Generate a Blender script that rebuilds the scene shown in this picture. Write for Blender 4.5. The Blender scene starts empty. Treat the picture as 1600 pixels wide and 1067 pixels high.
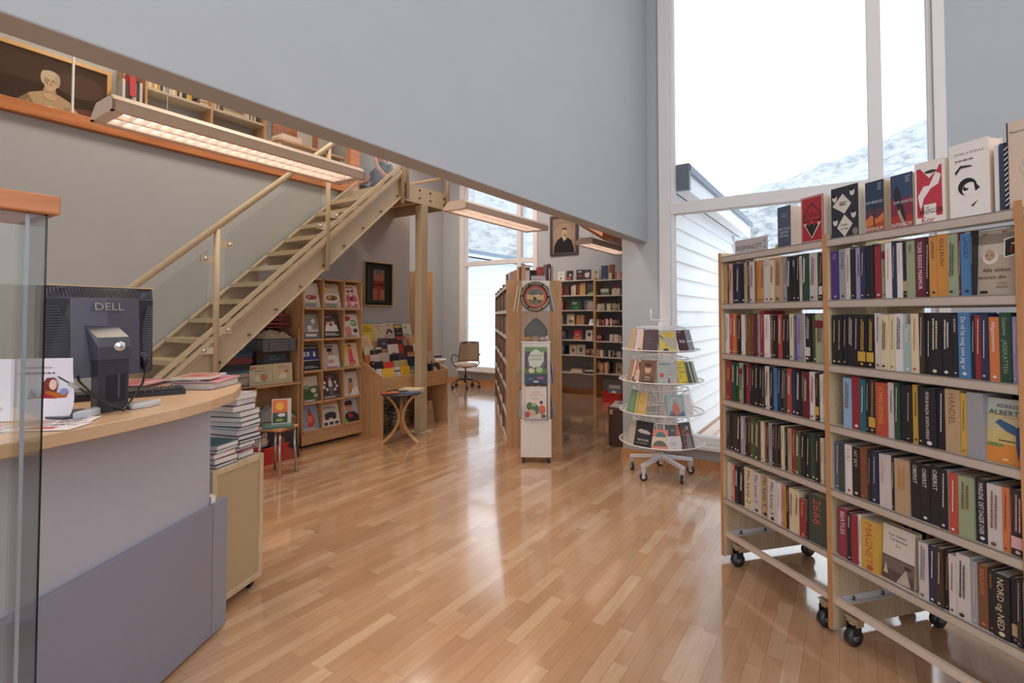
import bpy, math, random
from mathutils import Matrix, Vector
R = math.radians
SC = bpy.context.scene
COL = SC.collection
# ------------------------------------------------------------------ camera
F_PX, CX, CY, EYE = 802.0, 800.0, 470.5, 1.5
YAW, PITCH = R(33.5), R(1.575)
cam = bpy.data.cameras.new('camera'); cam.sensor_width = 36; cam.lens = 36*F_PX/1600
cam.shift_y = (CY-533.5)/1600; cam.clip_start = .05; cam.clip_end = 2000
camo = bpy.data.objects.new('camera', cam); COL.objects.link(camo)
camo.location = (0, 0, EYE); camo.rotation_euler = (R(90)+PITCH, 0, YAW)
SC.camera = camo
# ------------------------------------------------------------------ daylight
w = bpy.data.worlds.new('sky'); SC.world = w; w.use_nodes = True
nt = w.node_tree; bg = nt.nodes['Background']
tc = nt.nodes.new('ShaderNodeTexCoord'); ns = nt.nodes.new('ShaderNodeTexNoise'); rp = nt.nodes.new('ShaderNodeValToRGB')
ns.inputs['Scale'].default_value = 1.6; ns.inputs['Detail'].default_value = 4
rp.color_ramp.elements[0].color = (.78, .86, 1, 1); rp.color_ramp.elements[1].color = (.93, .95, 1, 1)
nt.links.new(tc.outputs['Generated'], ns.inputs['Vector']); nt.links.new(ns.outputs['Fac'], rp.inputs['Fac'])
nt.links.new(rp.outputs['Color'], bg.inputs['Color']); bg.inputs['Strength'].default_value = 1.55
SC.view_settings.view_transform = 'Standard'; SC.view_settings.look = 'None'
SC.view_settings.gamma = 1; SC.view_settings.use_curve_mapping = False
SC.view_settings.exposure = 0.7
SC.cycles.max_bounces = 8; SC.cycles.diffuse_bounces = 5; SC.cycles.transparent_max_bounces = 24
SC.cycles.sample_clamp_indirect = 6; SC.cycles.caustics_reflective = False; SC.cycles.caustics_refractive = False
def area_light(name, loc, rot, sx, sy, power, col, portal=False):
    l = bpy.data.lights.new(name, 'AREA'); l.shape = 'RECTANGLE'; l.size = sx; l.size_y = sy
    l.energy = power; l.color = col
    if portal: l.cycles.is_portal = True
    o = bpy.data.objects.new(name, l); COL.objects.link(o); o.location = loc; o.rotation_euler = rot
    return o
# portals only steer sky samples through the wall openings, those behind and to the right unseen
area_light('window_portal', (-.5, 5.6, 2.95), (R(-90), 0, 0), 2.4, 5.4, 1, (1, 1, 1), True)
area_light('window_portal', (-6.45, 9.4, 2.4), (R(-90), 0, 0), 2.1, 4.3, 1, (1, 1, 1), True)
area_light('window_portal', (1.2, -4.2, 3.2), (R(90), 0, 0), 4.6, 5.0, 1, (1, 1, 1), True)
area_light('window_portal', (3.9, .9, 3.6), (0, R(90), 0), 3.6, 4.4, 1, (1, 1, 1), True)  # portal at the opening added in the right wall
area_light('window_portal', (-3.8, -4.2, 1.6), (R(90), 0, 0), 3.0, 2.4, 1, (1, 1, 1), True)
# fill lamps added out of view in the ceiling (their frames are built with the ceiling)
FILL_PANELS = [(1.6, 3.0, 5.96, 45), (1.6, .2, 5.96, 70), (1.2, -2.4, 5.96, 80), (-3.7, 3.0, 5.96, 160), (-3.7, .3, 5.96, 105), (-6.5, 2.4, 5.96, 65), (-6.6, 6.3, 5.21, 110), (-4.9, 6.9, 5.21, 110)]
for x_, y_, z_, p_ in FILL_PANELS: area_light('added_ceiling_fill', (x_, y_, z_), (0, 0, 0), 1.15, 1.15, p_*.36, (1, .90, .82) if x_ > 0 else (1, .81, .63) if y_ < 5 else (1, .92, .84))
# ------------------------------------------------------------------ measuring helpers (metres from photo pixels on a known plane)
_cp, _sp = math.cos(PITCH), math.sin(PITCH)
_fw = Vector((-math.sin(YAW)*_cp, math.cos(YAW)*_cp, _sp)); _rt = Vector((math.cos(YAW), math.sin(YAW), 0)); _up = _rt.cross(_fw)
def P(px, py, x=None, y=None, z=None):
    r = _fw + _rt*((px-CX)/F_PX) + _up*((CY-py)/F_PX)
    t = x/r.x if x is not None else y/r.y if y is not None else (z-EYE)/r.z
    return Vector((t*r.x, t*r.y, EYE+t*r.z))
def Qx(p):
    v = Vector(p)-Vector((0, 0, EYE)); return CX+F_PX*v.dot(_rt)/v.dot(_fw)
# ------------------------------------------------------------------ colours
def s2l(c): return c/12.92 if c <= .04045 else ((c+.055)/1.055)**2.4
PAL = {'k': '26252b', 'n': '2b3350', 'w': 'cdc4c0', 'W': 'e2dcda', 'c': 'd8c9a8', 't': 'b79b7c', 'g': '9b9aa0', 'G': '3f4744', 'd': '40342f', 'b': '7a4f38',
       'r': '92303a', 'R': 'b9503f', 'o': 'cc7849', 'y': 'c9a24a', 'Y': 'cbb850', 'e': '2a4a3c', 'E': '4c5a34', 's': '98a383', 'l': '8fb3d6', 'B': '4a7cab',
       'u': '59648a', 'v': '4a3379', 'V': 'a596bd', 'p': 'd3a6ac', 'P': '90354a', 'm': '6b2437', 'T': '2f6570', 'q': '9db5b0', 'a': 'c98b45', 'S': 'e08d7a'}
NM = {'k': 'black', 'n': 'navy', 'w': 'off-white', 'W': 'white', 'c': 'cream', 't': 'tan', 'g': 'grey', 'G': 'dark grey', 'd': 'dark brown', 'b': 'brown', 'r': 'red',
      'R': 'orange-red', 'o': 'orange', 'y': 'golden yellow', 'Y': 'yellow', 'e': 'dark green', 'E': 'olive', 's': 'sage green', 'l': 'light blue', 'B': 'bright blue',
      'u': 'slate blue', 'v': 'purple', 'V': 'lavender', 'p': 'pink', 'P': 'crimson', 'm': 'maroon', 'T': 'teal', 'q': 'pale teal', 'a': 'ochre', 'S': 'salmon'}
_cc = {}
def C(c):
    if isinstance(c, tuple): return c
    if c not in _cc:
        h = PAL.get(c, c)
        _cc[c] = tuple(s2l(int(h[i:i+2], 16)/255) for i in (0, 2, 4))+(1,)
    return _cc[c]
# ------------------------------------------------------------------ materials
def mat(name):
    m = bpy.data.materials.new(name); m.use_nodes = True
    return m, m.node_tree, m.node_tree.nodes['Principled BSDF']
def node(nt, t, **kw):
    n = nt.nodes.new(t)
    for k, v in kw.items():
        if k in n.inputs: n.inputs[k].default_value = v
        else: setattr(n, k, v)
    return n
def attr_mat(name, rough, metal=0, spec=.5, coat=0, var=.06, nscale=30):
    """colour of each printed or painted face comes from the mesh, with a fine procedural tooth"""
    m, nt, b = mat(name)
    a = node(nt, 'ShaderNodeAttribute', attribute_name='Col'); tc = node(nt, 'ShaderNodeTexCoord')
    n = node(nt, 'ShaderNodeTexNoise', Scale=nscale, Detail=3.0); mr = node(nt, 'ShaderNodeMapRange')
    mr.inputs['To Min'].default_value = 1-var; mr.inputs['To Max'].default_value = 1+var
    mx = node(nt, 'ShaderNodeVectorMath', operation='SCALE')
    L = nt.links.new
    L(tc.outputs['Object'], n.inputs['Vector']); L(n.outputs['Fac'], mr.inputs['Value'])
    L(a.outputs['Color'], mx.inputs[0]); L(mr.outputs['Result'], mx.inputs['Scale']); L(mx.outputs['Vector'], b.inputs['Base Color'])
    b.inputs['Roughness'].default_value = rough; b.inputs['Metallic'].default_value = metal
    b.inputs['Specular IOR Level'].default_value = spec; b.inputs['Coat Weight'].default_value = coat; b.inputs['Coat Roughness'].default_value = .1
    return m
M = {}
M['print'] = attr_mat('printed_cover', .42, coat=.12)
M['paper'] = attr_mat('paper', .8, spec=.2, nscale=180, var=.08)
M['paint'] = attr_mat('painted_surface', .45)
M['matte'] = attr_mat('matte_surface', .85, spec=.2)
M['satin'] = attr_mat('satin_plastic', .32)
M['metal'] = attr_mat('brushed_metal', .32, metal=1, nscale=60)
M['laminate'] = attr_mat('desk_laminate', .38, var=.03)
def wood(name, c1, c2, axis='Z', scale=1.0, rough=.42, coat=0):
    m, nt, b = mat(name); L = nt.links.new
    tc = node(nt, 'ShaderNodeTexCoord'); mp = node(nt, 'ShaderNodeMapping')
    s = {'X': (.7, 9, 9), 'Y': (9, .7, 9), 'Z': (9, 9, .7)}[axis]; mp.inputs['Scale'].default_value = [v*scale for v in s]
    n = node(nt, 'ShaderNodeTexNoise', Scale=2.2, Detail=6.0, Roughness=.62, Distortion=.5)
    n2 = node(nt, 'ShaderNodeTexNoise', Scale=14.0, Detail=3.0)
    mx = node(nt, 'ShaderNodeMath', operation='MULTIPLY_ADD'); mx.inputs[1].default_value = .3
    rp = node(nt, 'ShaderNodeValToRGB'); e = rp.color_ramp.elements
    e[0].position, e[1].position = .42, .85; e[0].color, e[1].color = C(c1), C(c2)
    L(tc.outputs['Object'], mp.inputs['Vector']); L(mp.outputs['Vector'], n.inputs['Vector']); L(mp.outputs['Vector'], n2.inputs['Vector'])
    L(n2.outputs['Fac'], mx.inputs[0]); L(n.outputs['Fac'], mx.inputs[2]); L(mx.outputs[0], rp.inputs['Fac']); L(rp.outputs['Color'], b.inputs['Base Color'])
    b.inputs['Roughness'].default_value = rough; b.inputs['Coat Weight'].default_value = coat; b.inputs['Coat Roughness'].default_value = .15
    return m
M['birch'] = wood('birch_veneer', 'cfa678', 'b68b60')
M['birchx'] = wood('birch_veneer_level', 'd0a87c', 'b88e64', 'Y')
M['maple'] = wood('maple_panel', 'd6c3a2', 'bca583')
M['beech'] = wood('beech_edge', 'cd9a6b', 'b47f52')
M['rail'] = wood('pine_rail', 'd08a56', 'b06a3c', 'Y')
M['counter'] = wood('counter_top', 'dab893', 'cda680', 'Y', .7, .3, .2)
M['brownwood'] = wood('brown_wood', '8a5636', '6e4128')
M['bent'] = wood('bentwood', 'dcb07c', 'c08f5c')
M['hard'] = attr_mat('hardboard', .75, nscale=400, var=.1)
def wall_mat(name, c, bump=.04):
    m, nt, b = mat(name); L = nt.links.new
    tc = node(nt, 'ShaderNodeTexCoord'); n = node(nt, 'ShaderNodeTexNoise', Scale=3.0, Detail=5.0)
    rp = node(nt, 'ShaderNodeValToRGB'); cc = C(c)
    rp.color_ramp.elements[0].color = tuple(v*.96 for v in cc[:3])+(1,); rp.color_ramp.elements[1].color = tuple(v*1.04 for v in cc[:3])+(1,)
    n2 = node(nt, 'ShaderNodeTexNoise', Scale=90.0, Detail=2.0); bp = node(nt, 'ShaderNodeBump', Strength=bump, Distance=.01)
    L(tc.outputs['Object'], n.inputs['Vector']); L(n.outputs['Fac'], rp.inputs['Fac']); L(rp.outputs['Color'], b.inputs['Base Color'])
    L(tc.outputs['Object'], n2.inputs['Vector']); L(n2.outputs['Fac'], bp.inputs['Height']); L(bp.outputs['Normal'], b.inputs['Normal'])
    b.inputs['Roughness'].default_value = .55; b.inputs['Specular IOR Level'].default_value = .3
    return m
M['wall'] = wall_mat('grey_green_wall', 'afb3b6')
M['ceil'] = wall_mat('white_ceiling', 'dcdcda')
M['white'] = wall_mat('white_joinery', 'e2dedd', .01)
# parquet: strips along Y, 68 mm wide, each strip its own random length and tone
m, nt, b = mat('oak_parquet'); L = nt.links.new; M['floor'] = m
def mth(op, a, b_=None, c_=None):
    n = nt.nodes.new('ShaderNodeMath'); n.operation = op
    for i, v in enumerate((a, b_, c_)):
        if v is None: continue
        if isinstance(v, (int, float)): n.inputs[i].default_value = v
        else: L(v, n.inputs[i])
    return n.outputs[0]
tc = node(nt, 'ShaderNodeTexCoord'); sx = node(nt, 'ShaderNodeSeparateXYZ'); L(tc.outputs['Object'], sx.inputs[0])
X, Y = sx.outputs['X'], sx.outputs['Y']
row = mth('FLOOR', mth('DIVIDE', X, .068)); wn = node(nt, 'ShaderNodeTexWhiteNoise', noise_dimensions='1D'); L(row, wn.inputs['W'])
ln = mth('MULTIPLY_ADD', wn.outputs['Value'], .16, .42)
v = mth('DIVIDE', mth('ADD', Y, mth('MULTIPLY', wn.outputs['Value'], 37.0)), ln); cell = mth('FLOOR', v)
cb = node(nt, 'ShaderNodeCombineXYZ'); L(row, cb.inputs[0]); L(cell, cb.inputs[1])
w2 = node(nt, 'ShaderNodeTexWhiteNoise', noise_dimensions='2D'); L(cb.outputs[0], w2.inputs['Vector'])
g = node(nt, 'ShaderNodeCombineXYZ'); L(mth('MULTIPLY', X, 14.0), g.inputs[0]); L(mth('MULTIPLY_ADD', w2.outputs['Value'], 31.0, mth('MULTIPLY', Y, 1.1)), g.inputs[1]); L(mth('MULTIPLY', w2.outputs['Value'], 50.0), g.inputs[2])
gn = node(nt, 'ShaderNodeTexNoise', Scale=2.4, Detail=5.0, Roughness=.6, Distortion=1.2); L(g.outputs[0], gn.inputs['Vector'])
tone = mth('MULTIPLY_ADD', gn.outputs['Fac'], .42, mth('MULTIPLY_ADD', w2.outputs['Value'], .46, .03))
rp = node(nt, 'ShaderNodeValToRGB'); L(tone, rp.inputs['Fac']); e = rp.color_ramp.elements
e[0].position, e[0].color = .08, C('ab8260'); e[1].position, e[1].color = .95, C('dcc1a2')
x = e.new(.5); x.color = C('c49a75')
fx = mth('FRACT', mth('DIVIDE', X, .068)); fy = mth('FRACT', v)
ex = mth('MINIMUM', fx, mth('SUBTRACT', 1.0, fx)); ey = mth('MULTIPLY', mth('MINIMUM', fy, mth('SUBTRACT', 1.0, fy)), 6.5)
ed = mth('LESS_THAN', mth('MINIMUM', ex, ey), .014)
mx = node(nt, 'ShaderNodeMix', data_type='RGBA'); L(mth('MULTIPLY', ed, .45), mx.inputs['Factor']); L(rp.outputs['Color'], mx.inputs[6]); mx.inputs[7].default_value = C('6b3f22')
L(mx.outputs[2], b.inputs['Base Color'])
rn = node(nt, 'ShaderNodeTexNoise', Scale=1.3, Detail=4.0); L(tc.outputs['Object'], rn.inputs['Vector'])
L(mth('MULTIPLY_ADD', rn.outputs['Fac'], .12, .10), b.inputs['Roughness']); b.inputs['Specular IOR Level'].default_value = .6
b.inputs['Coat Weight'].default_value = 1; b.inputs['Coat Roughness'].default_value = .08; b.inputs['Coat IOR'].default_value = 1.6
def glass(name, tint, gloss, ior=1.45):
    m = bpy.data.materials.new(name); m.use_nodes = True; nt = m.node_tree; nt.nodes.clear()
    o = node(nt, 'ShaderNodeOutputMaterial'); t = node(nt, 'ShaderNodeBsdfTransparent', Color=C(tint)); g = node(nt, 'ShaderNodeBsdfGlossy', Roughness=.02)
    f = node(nt, 'ShaderNodeFresnel', IOR=ior); k = node(nt, 'ShaderNodeMath', operation='MULTIPLY'); k.inputs[1].default_value = gloss
    mx = node(nt, 'ShaderNodeMixShader'); L = nt.links.new
    L(f.outputs[0], k.inputs[0]); L(k.outputs[0], mx.inputs[0]); L(t.outputs[0], mx.inputs[1]); L(g.outputs[0], mx.inputs[2]); L(mx.outputs[0], o.inputs[0])
    return m
M['pane'] = glass('window_glass', 'fbfdfc', .7); M['acrylic'] = glass('clear_acrylic', 'fbfbfb', .3); M['glassedge'] = glass('green_glass_edge', '2f4a48', 1)
M['glass'] = glass('rail_glass', 'fcfdfc', .18)
M['glass_low'] = glass('stair_glass', 'f8faf9', .6)
def emit(name, c, s):
    m = bpy.data.materials.new(name); m.use_nodes = True; nt = m.node_tree; nt.nodes.clear()
    o = node(nt, 'ShaderNodeOutputMaterial'); e = node(nt, 'ShaderNodeEmission', Color=C(c), Strength=s); nt.links.new(e.outputs[0], o.inputs[0]); return m
M['tube'] = emit('fluorescent_tube', 'ffe6d6', 4)
m, nt, b = mat('snowy_mountain'); L = nt.links.new; M['mountain'] = m
tc = node(nt, 'ShaderNodeTexCoord'); n1 = node(nt, 'ShaderNodeTexNoise', Scale=.28, Detail=8.0, Roughness=.75); n2 = node(nt, 'ShaderNodeTexNoise', Scale=.02, Detail=3.0)
ad = node(nt, 'ShaderNodeMath', operation='MULTIPLY_ADD'); ad.inputs[1].default_value = .5
rp = node(nt, 'ShaderNodeValToRGB'); e = rp.color_ramp.elements; e[0].position, e[0].color = .56, C('6e7378'); e[1].position, e[1].color = .80, C('b4b7bb')
L(tc.outputs['Object'], n1.inputs['Vector']); L(tc.outputs['Object'], n2.inputs['Vector']); L(n2.outputs['Fac'], ad.inputs[0]); L(n1.outputs['Fac'], ad.inputs[2]); L(ad.outputs[0], rp.inputs['Fac']); L(rp.outputs['Color'], b.inputs['Base Color'])
b.inputs['Roughness'].default_value = .95
M['snow'] = wall_mat('snow', 'eef1f4', .2)
# ------------------------------------------------------------------ mesh builder
_tx = {}
def text_mesh(s):
    if s not in _tx:
        cu = bpy.data.curves.new('t', 'FONT'); cu.body = s; cu.size = 1; cu.resolution_u = 2
        ob = bpy.data.objects.new('t', cu); me = bpy.data.meshes.new_from_object(ob)
        vs = [tuple(v.co) for v in me.vertices]; fs = [tuple(p.vertices) for p in me.polygons]
        bpy.data.objects.remove(ob); bpy.data.curves.remove(cu); bpy.data.meshes.remove(me)
        x0 = min([v[0] for v in vs] or [0]); x1 = max([v[0] for v in vs] or [1])
        _tx[s] = ([(v[0]-x0, v[1]) for v in vs], fs, x1-x0)
    return _tx[s]
class MB:
    def __init__(s, M0=None): s.v = []; s.f = []; s.c = []; s.m = []; s.M = M0 or Matrix(); s.sm = []
    def add(s, vs, fs, c='W', mi=0, smooth=False, M=None):
        n = len(s.v); T = s.M @ M if M else s.M
        s.v += [T @ Vector(v) for v in vs]; s.f += [tuple(i+n for i in f) for f in fs]
        s.c += [C(c)]*len(fs); s.m += [mi]*len(fs); s.sm += [smooth]*len(fs); return s
    def box(s, a, b, c='W', mi=0, M=None):
        x0, y0, z0 = a; x1, y1, z1 = b
        return s.add([(x0, y0, z0), (x1, y0, z0), (x1, y1, z0), (x0, y1, z0), (x0, y0, z1), (x1, y0, z1), (x1, y1, z1), (x0, y1, z1)],
                     [(0, 3, 2, 1), (4, 5, 6, 7), (0, 1, 5, 4), (1, 2, 6, 5), (2, 3, 7, 6), (3, 0, 4, 7)], c, mi, M=M)
    def prism(s, poly, z0, z1, c='W', mi=0, M=None):
        n = len(poly); ar = sum(poly[i][0]*poly[(i+1) % n][1]-poly[(i+1) % n][0]*poly[i][1] for i in range(n))
        if ar < 0: poly = poly[::-1]
        return s.add([(p[0], p[1], z0) for p in poly]+[(p[0], p[1], z1) for p in poly],
                     [tuple(range(n))[::-1], tuple(range(n, 2*n))]+[(i, (i+1) % n, n+(i+1) % n, n+i) for i in range(n)], c, mi, M=M)
    def bar(s, p, q, wd, ht, c='W', mi=0, upv=(0, 0, 1)):
        p, q = Vector(p), Vector(q); d = (q-p).normalized(); u = Vector(upv)
        sd = d.cross(u).normalized()*wd/2; u2 = sd.cross(d).normalized()*ht/2
        vs = [p-sd-u2, p+sd-u2, p+sd+u2, p-sd+u2, q-sd-u2, q+sd-u2, q+sd+u2, q-sd+u2]
        return s.add(vs, [(0, 1, 2, 3), (7, 6, 5, 4), (0, 4, 5, 1), (1, 5, 6, 2), (2, 6, 7, 3), (3, 7, 4, 0)], c, mi)
    def tube(s, pts, r, c='W', mi=0, n=8, closed=False):
        pts = [Vector(p) for p in pts]; rs = r if isinstance(r, (list, tuple)) else [r]*len(pts); N = len(pts); vs = []; fs = []; pv = None
        for i, p in enumerate(pts):
            a = pts[(i-1) % N] if (i or closed) else p; b = pts[(i+1) % N] if (i < N-1 or closed) else p
            d = (b-a).normalized()
            if pv is None: pv = d.cross(Vector((0, 0, 1)) if abs(d.z) < .9 else Vector((1, 0, 0))).normalized()
            pv = (pv-d*pv.dot(d)).normalized(); w_ = d.cross(pv)
            vs += [p+(pv*math.cos(2*math.pi*k/n)+w_*math.sin(2*math.pi*k/n))*rs[i] for k in range(n)]
        for i in range(N if closed else N-1):
            j = (i+1) % N
            fs += [(i*n+k, i*n+(k+1) % n, j*n+(k+1) % n, j*n+k) for k in range(n)]
        if not closed: fs += [tuple(range(n))[::-1], tuple(range((N-1)*n, N*n))]
        return s.add(vs, fs, c, mi, True)
    def ring(s, cen, rad, r, c='W', mi=0, n=40, M=None):
        cx, cy, cz = cen
        return s.tube([(cx+rad*math.cos(2*math.pi*i/n), cy+rad*math.sin(2*math.pi*i/n), cz) for i in range(n)], r, c, mi, 6, True)
    def lathe(s, prof, c='W', mi=0, n=24, cen=(0, 0, 0), M=None, sx=1, sy=1):
        vs = []; fs = []; m_ = len(prof)
        for k in range(n):
            a = 2*math.pi*k/n
            vs += [(cen[0]+sx*r_*math.cos(a), cen[1]+sy*r_*math.sin(a), cen[2]+z_) for r_, z_ in prof]
        for k in range(n):
            l = (k+1) % n
            fs += [(k*m_+i, l*m_+i, l*m_+i+1, k*m_+i+1) for i in range(m_-1)]
        return s.add(vs, fs, c, mi, True, M=M)
    def blob(s, cen, rx, ry, rz, c='W', mi=0, n=14, jit=0, seed=1):
        rnd = random.Random(seed); prof = []; vs = []; fs = []; h = n//2
        for i in range(h+1):
            th = math.pi*i/h
            for k in range(n):
                a = 2*math.pi*k/n; j = 1+rnd.uniform(-jit, jit)
                vs.append((cen[0]+rx*j*math.sin(th)*math.cos(a), cen[1]+ry*j*math.sin(th)*math.sin(a), cen[2]-rz*j*math.cos(th)))
        for i in range(h):
            fs += [(i*n+k, i*n+(k+1) % n, (i+1)*n+(k+1) % n, (i+1)*n+k) for k in range(n)]
        return s.add(vs, fs, c, mi, True)
    def quad(s, a, b, c_, d, c='W', mi=0): return s.add([a, b, c_, d], [(0, 1, 2, 3)], c, mi)
    def text(s, t, O, U, V, size, c, align='l', maxw=None, eps=None, mi=0):
        vs, fs, wd = text_mesh(t); k = size
        if maxw and wd*k > maxw: k = maxw/wd
        O, U, V = Vector(O), Vector(U), Vector(V); off = {'l': 0, 'c': -wd*k/2, 'r': -wd*k}[align]
        kk = size if (maxw and wd*size > maxw) else k
        return s.add([O+U*(off+x*k)+V*(y*min(kk, k*1.5)) for x, y in vs], fs, c, mi)
    def art(s, ops, O, U, V, N, wd, ht, mi=0, l0=1):
        """printed matter laid on a face: O corner, U right, V up, N out"""
        O, U, V, N = Vector(O), Vector(U), Vector(V), Vector(N)
        for i, o in enumerate(ops):
            e = N*(.00022*(i+l0)); k = o[0]; pt = lambda x, y: O+U*(x*wd)+V*(y*ht)+e
            if k == 'r': s.add([pt(o[1], o[2]), pt(o[3], o[2]), pt(o[3], o[4]), pt(o[1], o[4])], [(0, 1, 2, 3)], o[5], mi)
            elif k == 'e':
                n = o[6] if len(o) > 6 else 16; cc = O+U*(o[1]*wd)+V*(o[2]*ht)+e
                s.add([cc+U*(o[3]*wd*math.cos(2*math.pi*j/n))+V*(o[4]*wd*math.sin(2*math.pi*j/n)) for j in range(n)], [tuple(range(n))], o[5], mi)
            elif k == 'p': s.add([pt(x, y) for x, y in o[1]], [tuple(range(len(o[1])))], o[2], mi)
            elif k == 't': s.text(o[1], pt(o[2], o[3]), U, V, o[4]*ht, o[5], o[6] if len(o) > 6 else 'c', (o[7] if len(o) > 7 else .92)*wd, mi=mi)
            elif k == 'd':   # down the spine
                s.text(o[1], pt(o[2], o[3]), -V, U, o[4]*wd, o[5], 'l', o[6]*ht, mi=mi)
            elif k == 's':   # lines of print too small to read
                rnd = random.Random(int(o[1]*1000)+o[5]*7); x0, y0, x1, y1, n, c = o[1:7]
                for j in range(n):
                    yy = y1-(y1-y0)*(j+.5)/n; hh = (y1-y0)/n*.28; xx = x0
                    xe = x0+(x1-x0)*rnd.uniform(.65, 1)
                    while xx < xe:
                        x2 = min(xe, xx+(x1-x0)*rnd.uniform(.08, .2)); s.add([pt(xx, yy-hh), pt(x2, yy-hh), pt(x2, yy+hh), pt(xx, yy+hh)], [(0, 1, 2, 3)], c, mi); xx = x2+(x1-x0)*.035
        return s
    def build(s, name, mats, parent=None, loc=None, bevel=0):
        me = bpy.data.meshes.new(name); me.from_pydata([tuple(v) for v in s.v], [], s.f)
        mats = mats if isinstance(mats, (list, tuple)) else [mats]
        for x_ in mats: me.materials.append(M[x_] if isinstance(x_, str) else x_)
        me.polygons.foreach_set('material_index', s.m); me.polygons.foreach_set('use_smooth', s.sm)
        at = me.attributes.new('Col', 'FLOAT_COLOR', 'CORNER'); cl = []
        for f, c in zip(s.f, s.c): cl += list(c)*len(f)
        at.data.foreach_set('color', cl); me.update()
        o = bpy.data.objects.new(name, me); COL.objects.link(o)
        if loc is not None: o.location = loc
        if parent: o.parent = parent
        if bevel:
            b = o.modifiers.new('b', 'BEVEL'); b.width = bevel; b.segments = 2; b.limit_method = 'ANGLE'; b.harden_normals = False
        return o
def tag(o, label, cat, group=None, kind=None):
    if label: o['label'] = label
    if cat: o['category'] = cat
    if group: o['group'] = group
    if kind: o['kind'] = kind
    return o
def thing(name, label, cat, loc=(0, 0, 0), rz=0, group=None):
    o = bpy.data.objects.new(name, None); COL.objects.link(o); o.location = loc; o.rotation_euler = (0, 0, rz); o.empty_display_size = .1
    return tag(o, label, cat, group)
def struct(name, mb, mats, parent=None, bevel=0):
    o = mb.build(name, mats, parent, bevel=bevel)
    if not parent: o['kind'] = 'structure'
    return o
def copy_tree(o, parent=None):
    c = o.copy(); COL.objects.link(c); c.parent = parent
    for ch in list(o.children): copy_tree(ch, c)
    return c
def T(x, y, z): return Matrix.Translation((x, y, z))
def RZ(a): return Matrix.Rotation(a, 4, 'Z')
def RX(a): return Matrix.Rotation(a, 4, 'X')
def RY(a): return Matrix.Rotation(a, 4, 'Y')
ORD = 'first second third fourth fifth sixth seventh eighth ninth tenth eleventh twelfth thirteenth fourteenth fifteenth sixteenth seventeenth eighteenth nineteenth twentieth'.split()
def ordn(i):
    if i < 20: return ORD[i]
    return {2: 'twenty', 3: 'thirty', 4: 'forty'}[(i+1)//10]+('-'+ORD[(i+1) % 10-1] if (i+1) % 10 else 'th') if (i+1) % 10 else {3: 'thirtieth', 4: 'fortieth'}[(i+1)//10]
# ------------------------------------------------------------------ books: x = thickness, y = spine to fore-edge, z = height, spine at y=0
def book(name, label, cat, group, th, dp, ht, col, mtx, spine=(), front=(), back=None, pages='d9cdb9', hard=True, kids=True, back_art=()):
    cv = MB(); b = .0022 if hard else .0008; i = .003 if hard else 0.0003
    cv.box((0, 0, 0), (b, dp, ht), col); cv.box((th-b, 0, 0), (th, dp, ht), col); cv.box((b, 0, 0), (th-b, b, ht), col)
    if spine: cv.art(spine, (0, 0, 0), (1, 0, 0), (0, 0, 1), (0, -1, 0), th, ht)
    if front: cv.art(front, (th, 0, 0), (0, 1, 0), (0, 0, 1), (1, 0, 0), dp, ht)
    if back_art: cv.art(back_art, (0, dp, 0), (0, -1, 0), (0, 0, 1), (-1, 0, 0), dp, ht)
    if not kids:
        cv.box((b, b, i), (th-b, dp-i, ht-i), pages)
        o = cv.build(name, 'print'); o.matrix_world = mtx; return tag(o, label, cat, group)
    o = cv.build(name, 'print'); o.matrix_world = mtx
    pg = MB().box((b, b, i), (th-b, dp-i, ht-i), pages).build('pages', 'paper', o)
    return tag(o, label, cat, group)
FRONT = RZ(R(-90))      # turns a book so that its front cover faces -y and its spine is at the left
def frontal(x, y, z, rot=0, tilt=0, th=0):
    """front cover towards -y of the frame given by rot, lower left corner of the cover at (x,y,z), leaning back by tilt"""
    return T(x, y, z) @ RZ(rot) @ RX(-tilt) @ T(0, th, 0) @ FRONT
# ================================================================== THE SETTING
WY, FY, BX = 5.26, 9.05, -1.775      # window wall, far wall, bulkhead face
struct('floor', MB().box((-7.9, -4.3, -.1), (3.8, 9.3, 0)), 'floor')
PF = MB()
for x_, y_, z_, p_ in FILL_PANELS:
    for a, b_, c_, d_ in ((-.62, -.62, -.58, .62), (.58, -.62, .62, .62), (-.58, -.62, .58, -.58), (-.58, .58, .58, .62)): PF.box((x_+a, y_+b_, z_-.02), (x_+c_, y_+d_, z_+.04))
struct('trim_4', PF, 'white')  # frames for the added ceiling fill lamps
struct('ceiling', MB().box((-7.9, -4.3, 6.0), (3.8, 5.6, 6.1)), 'ceil')
mb = MB().box((-7.9, 5.5, 5.25), (-3.9, 9.4, 5.35)).box((-3.95, 5.5, 3.2), (-3.9, 9.3, 5.25)).box((-3.9, 5.5, 3.12), (-1.9, 7.9, 3.2))
mb.box((-3.42, 7.88, 2.75), (-1.9, 7.92, 3.12))
mb.add([(-3.95, 7.92, 3.085), (-3.95, 9.3, 3.085), (-3.42, 9.3, 2.75), (-3.42, 7.92, 2.75), (-3.95, 7.92, 3.13), (-3.95, 9.3, 3.13), (-3.42, 9.3, 2.80), (-3.42, 7.92, 2.80)],
    [(0, 1, 2, 3), (7, 6, 5, 4), (0, 4, 5, 1), (1, 5, 6, 2), (2, 6, 7, 3), (3, 7, 4, 0)])
mb.box((-3.42, 7.92, 2.75), (-1.9, 9.3, 2.80))
struct('ceiling_rear', mb, 'rail')
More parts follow.
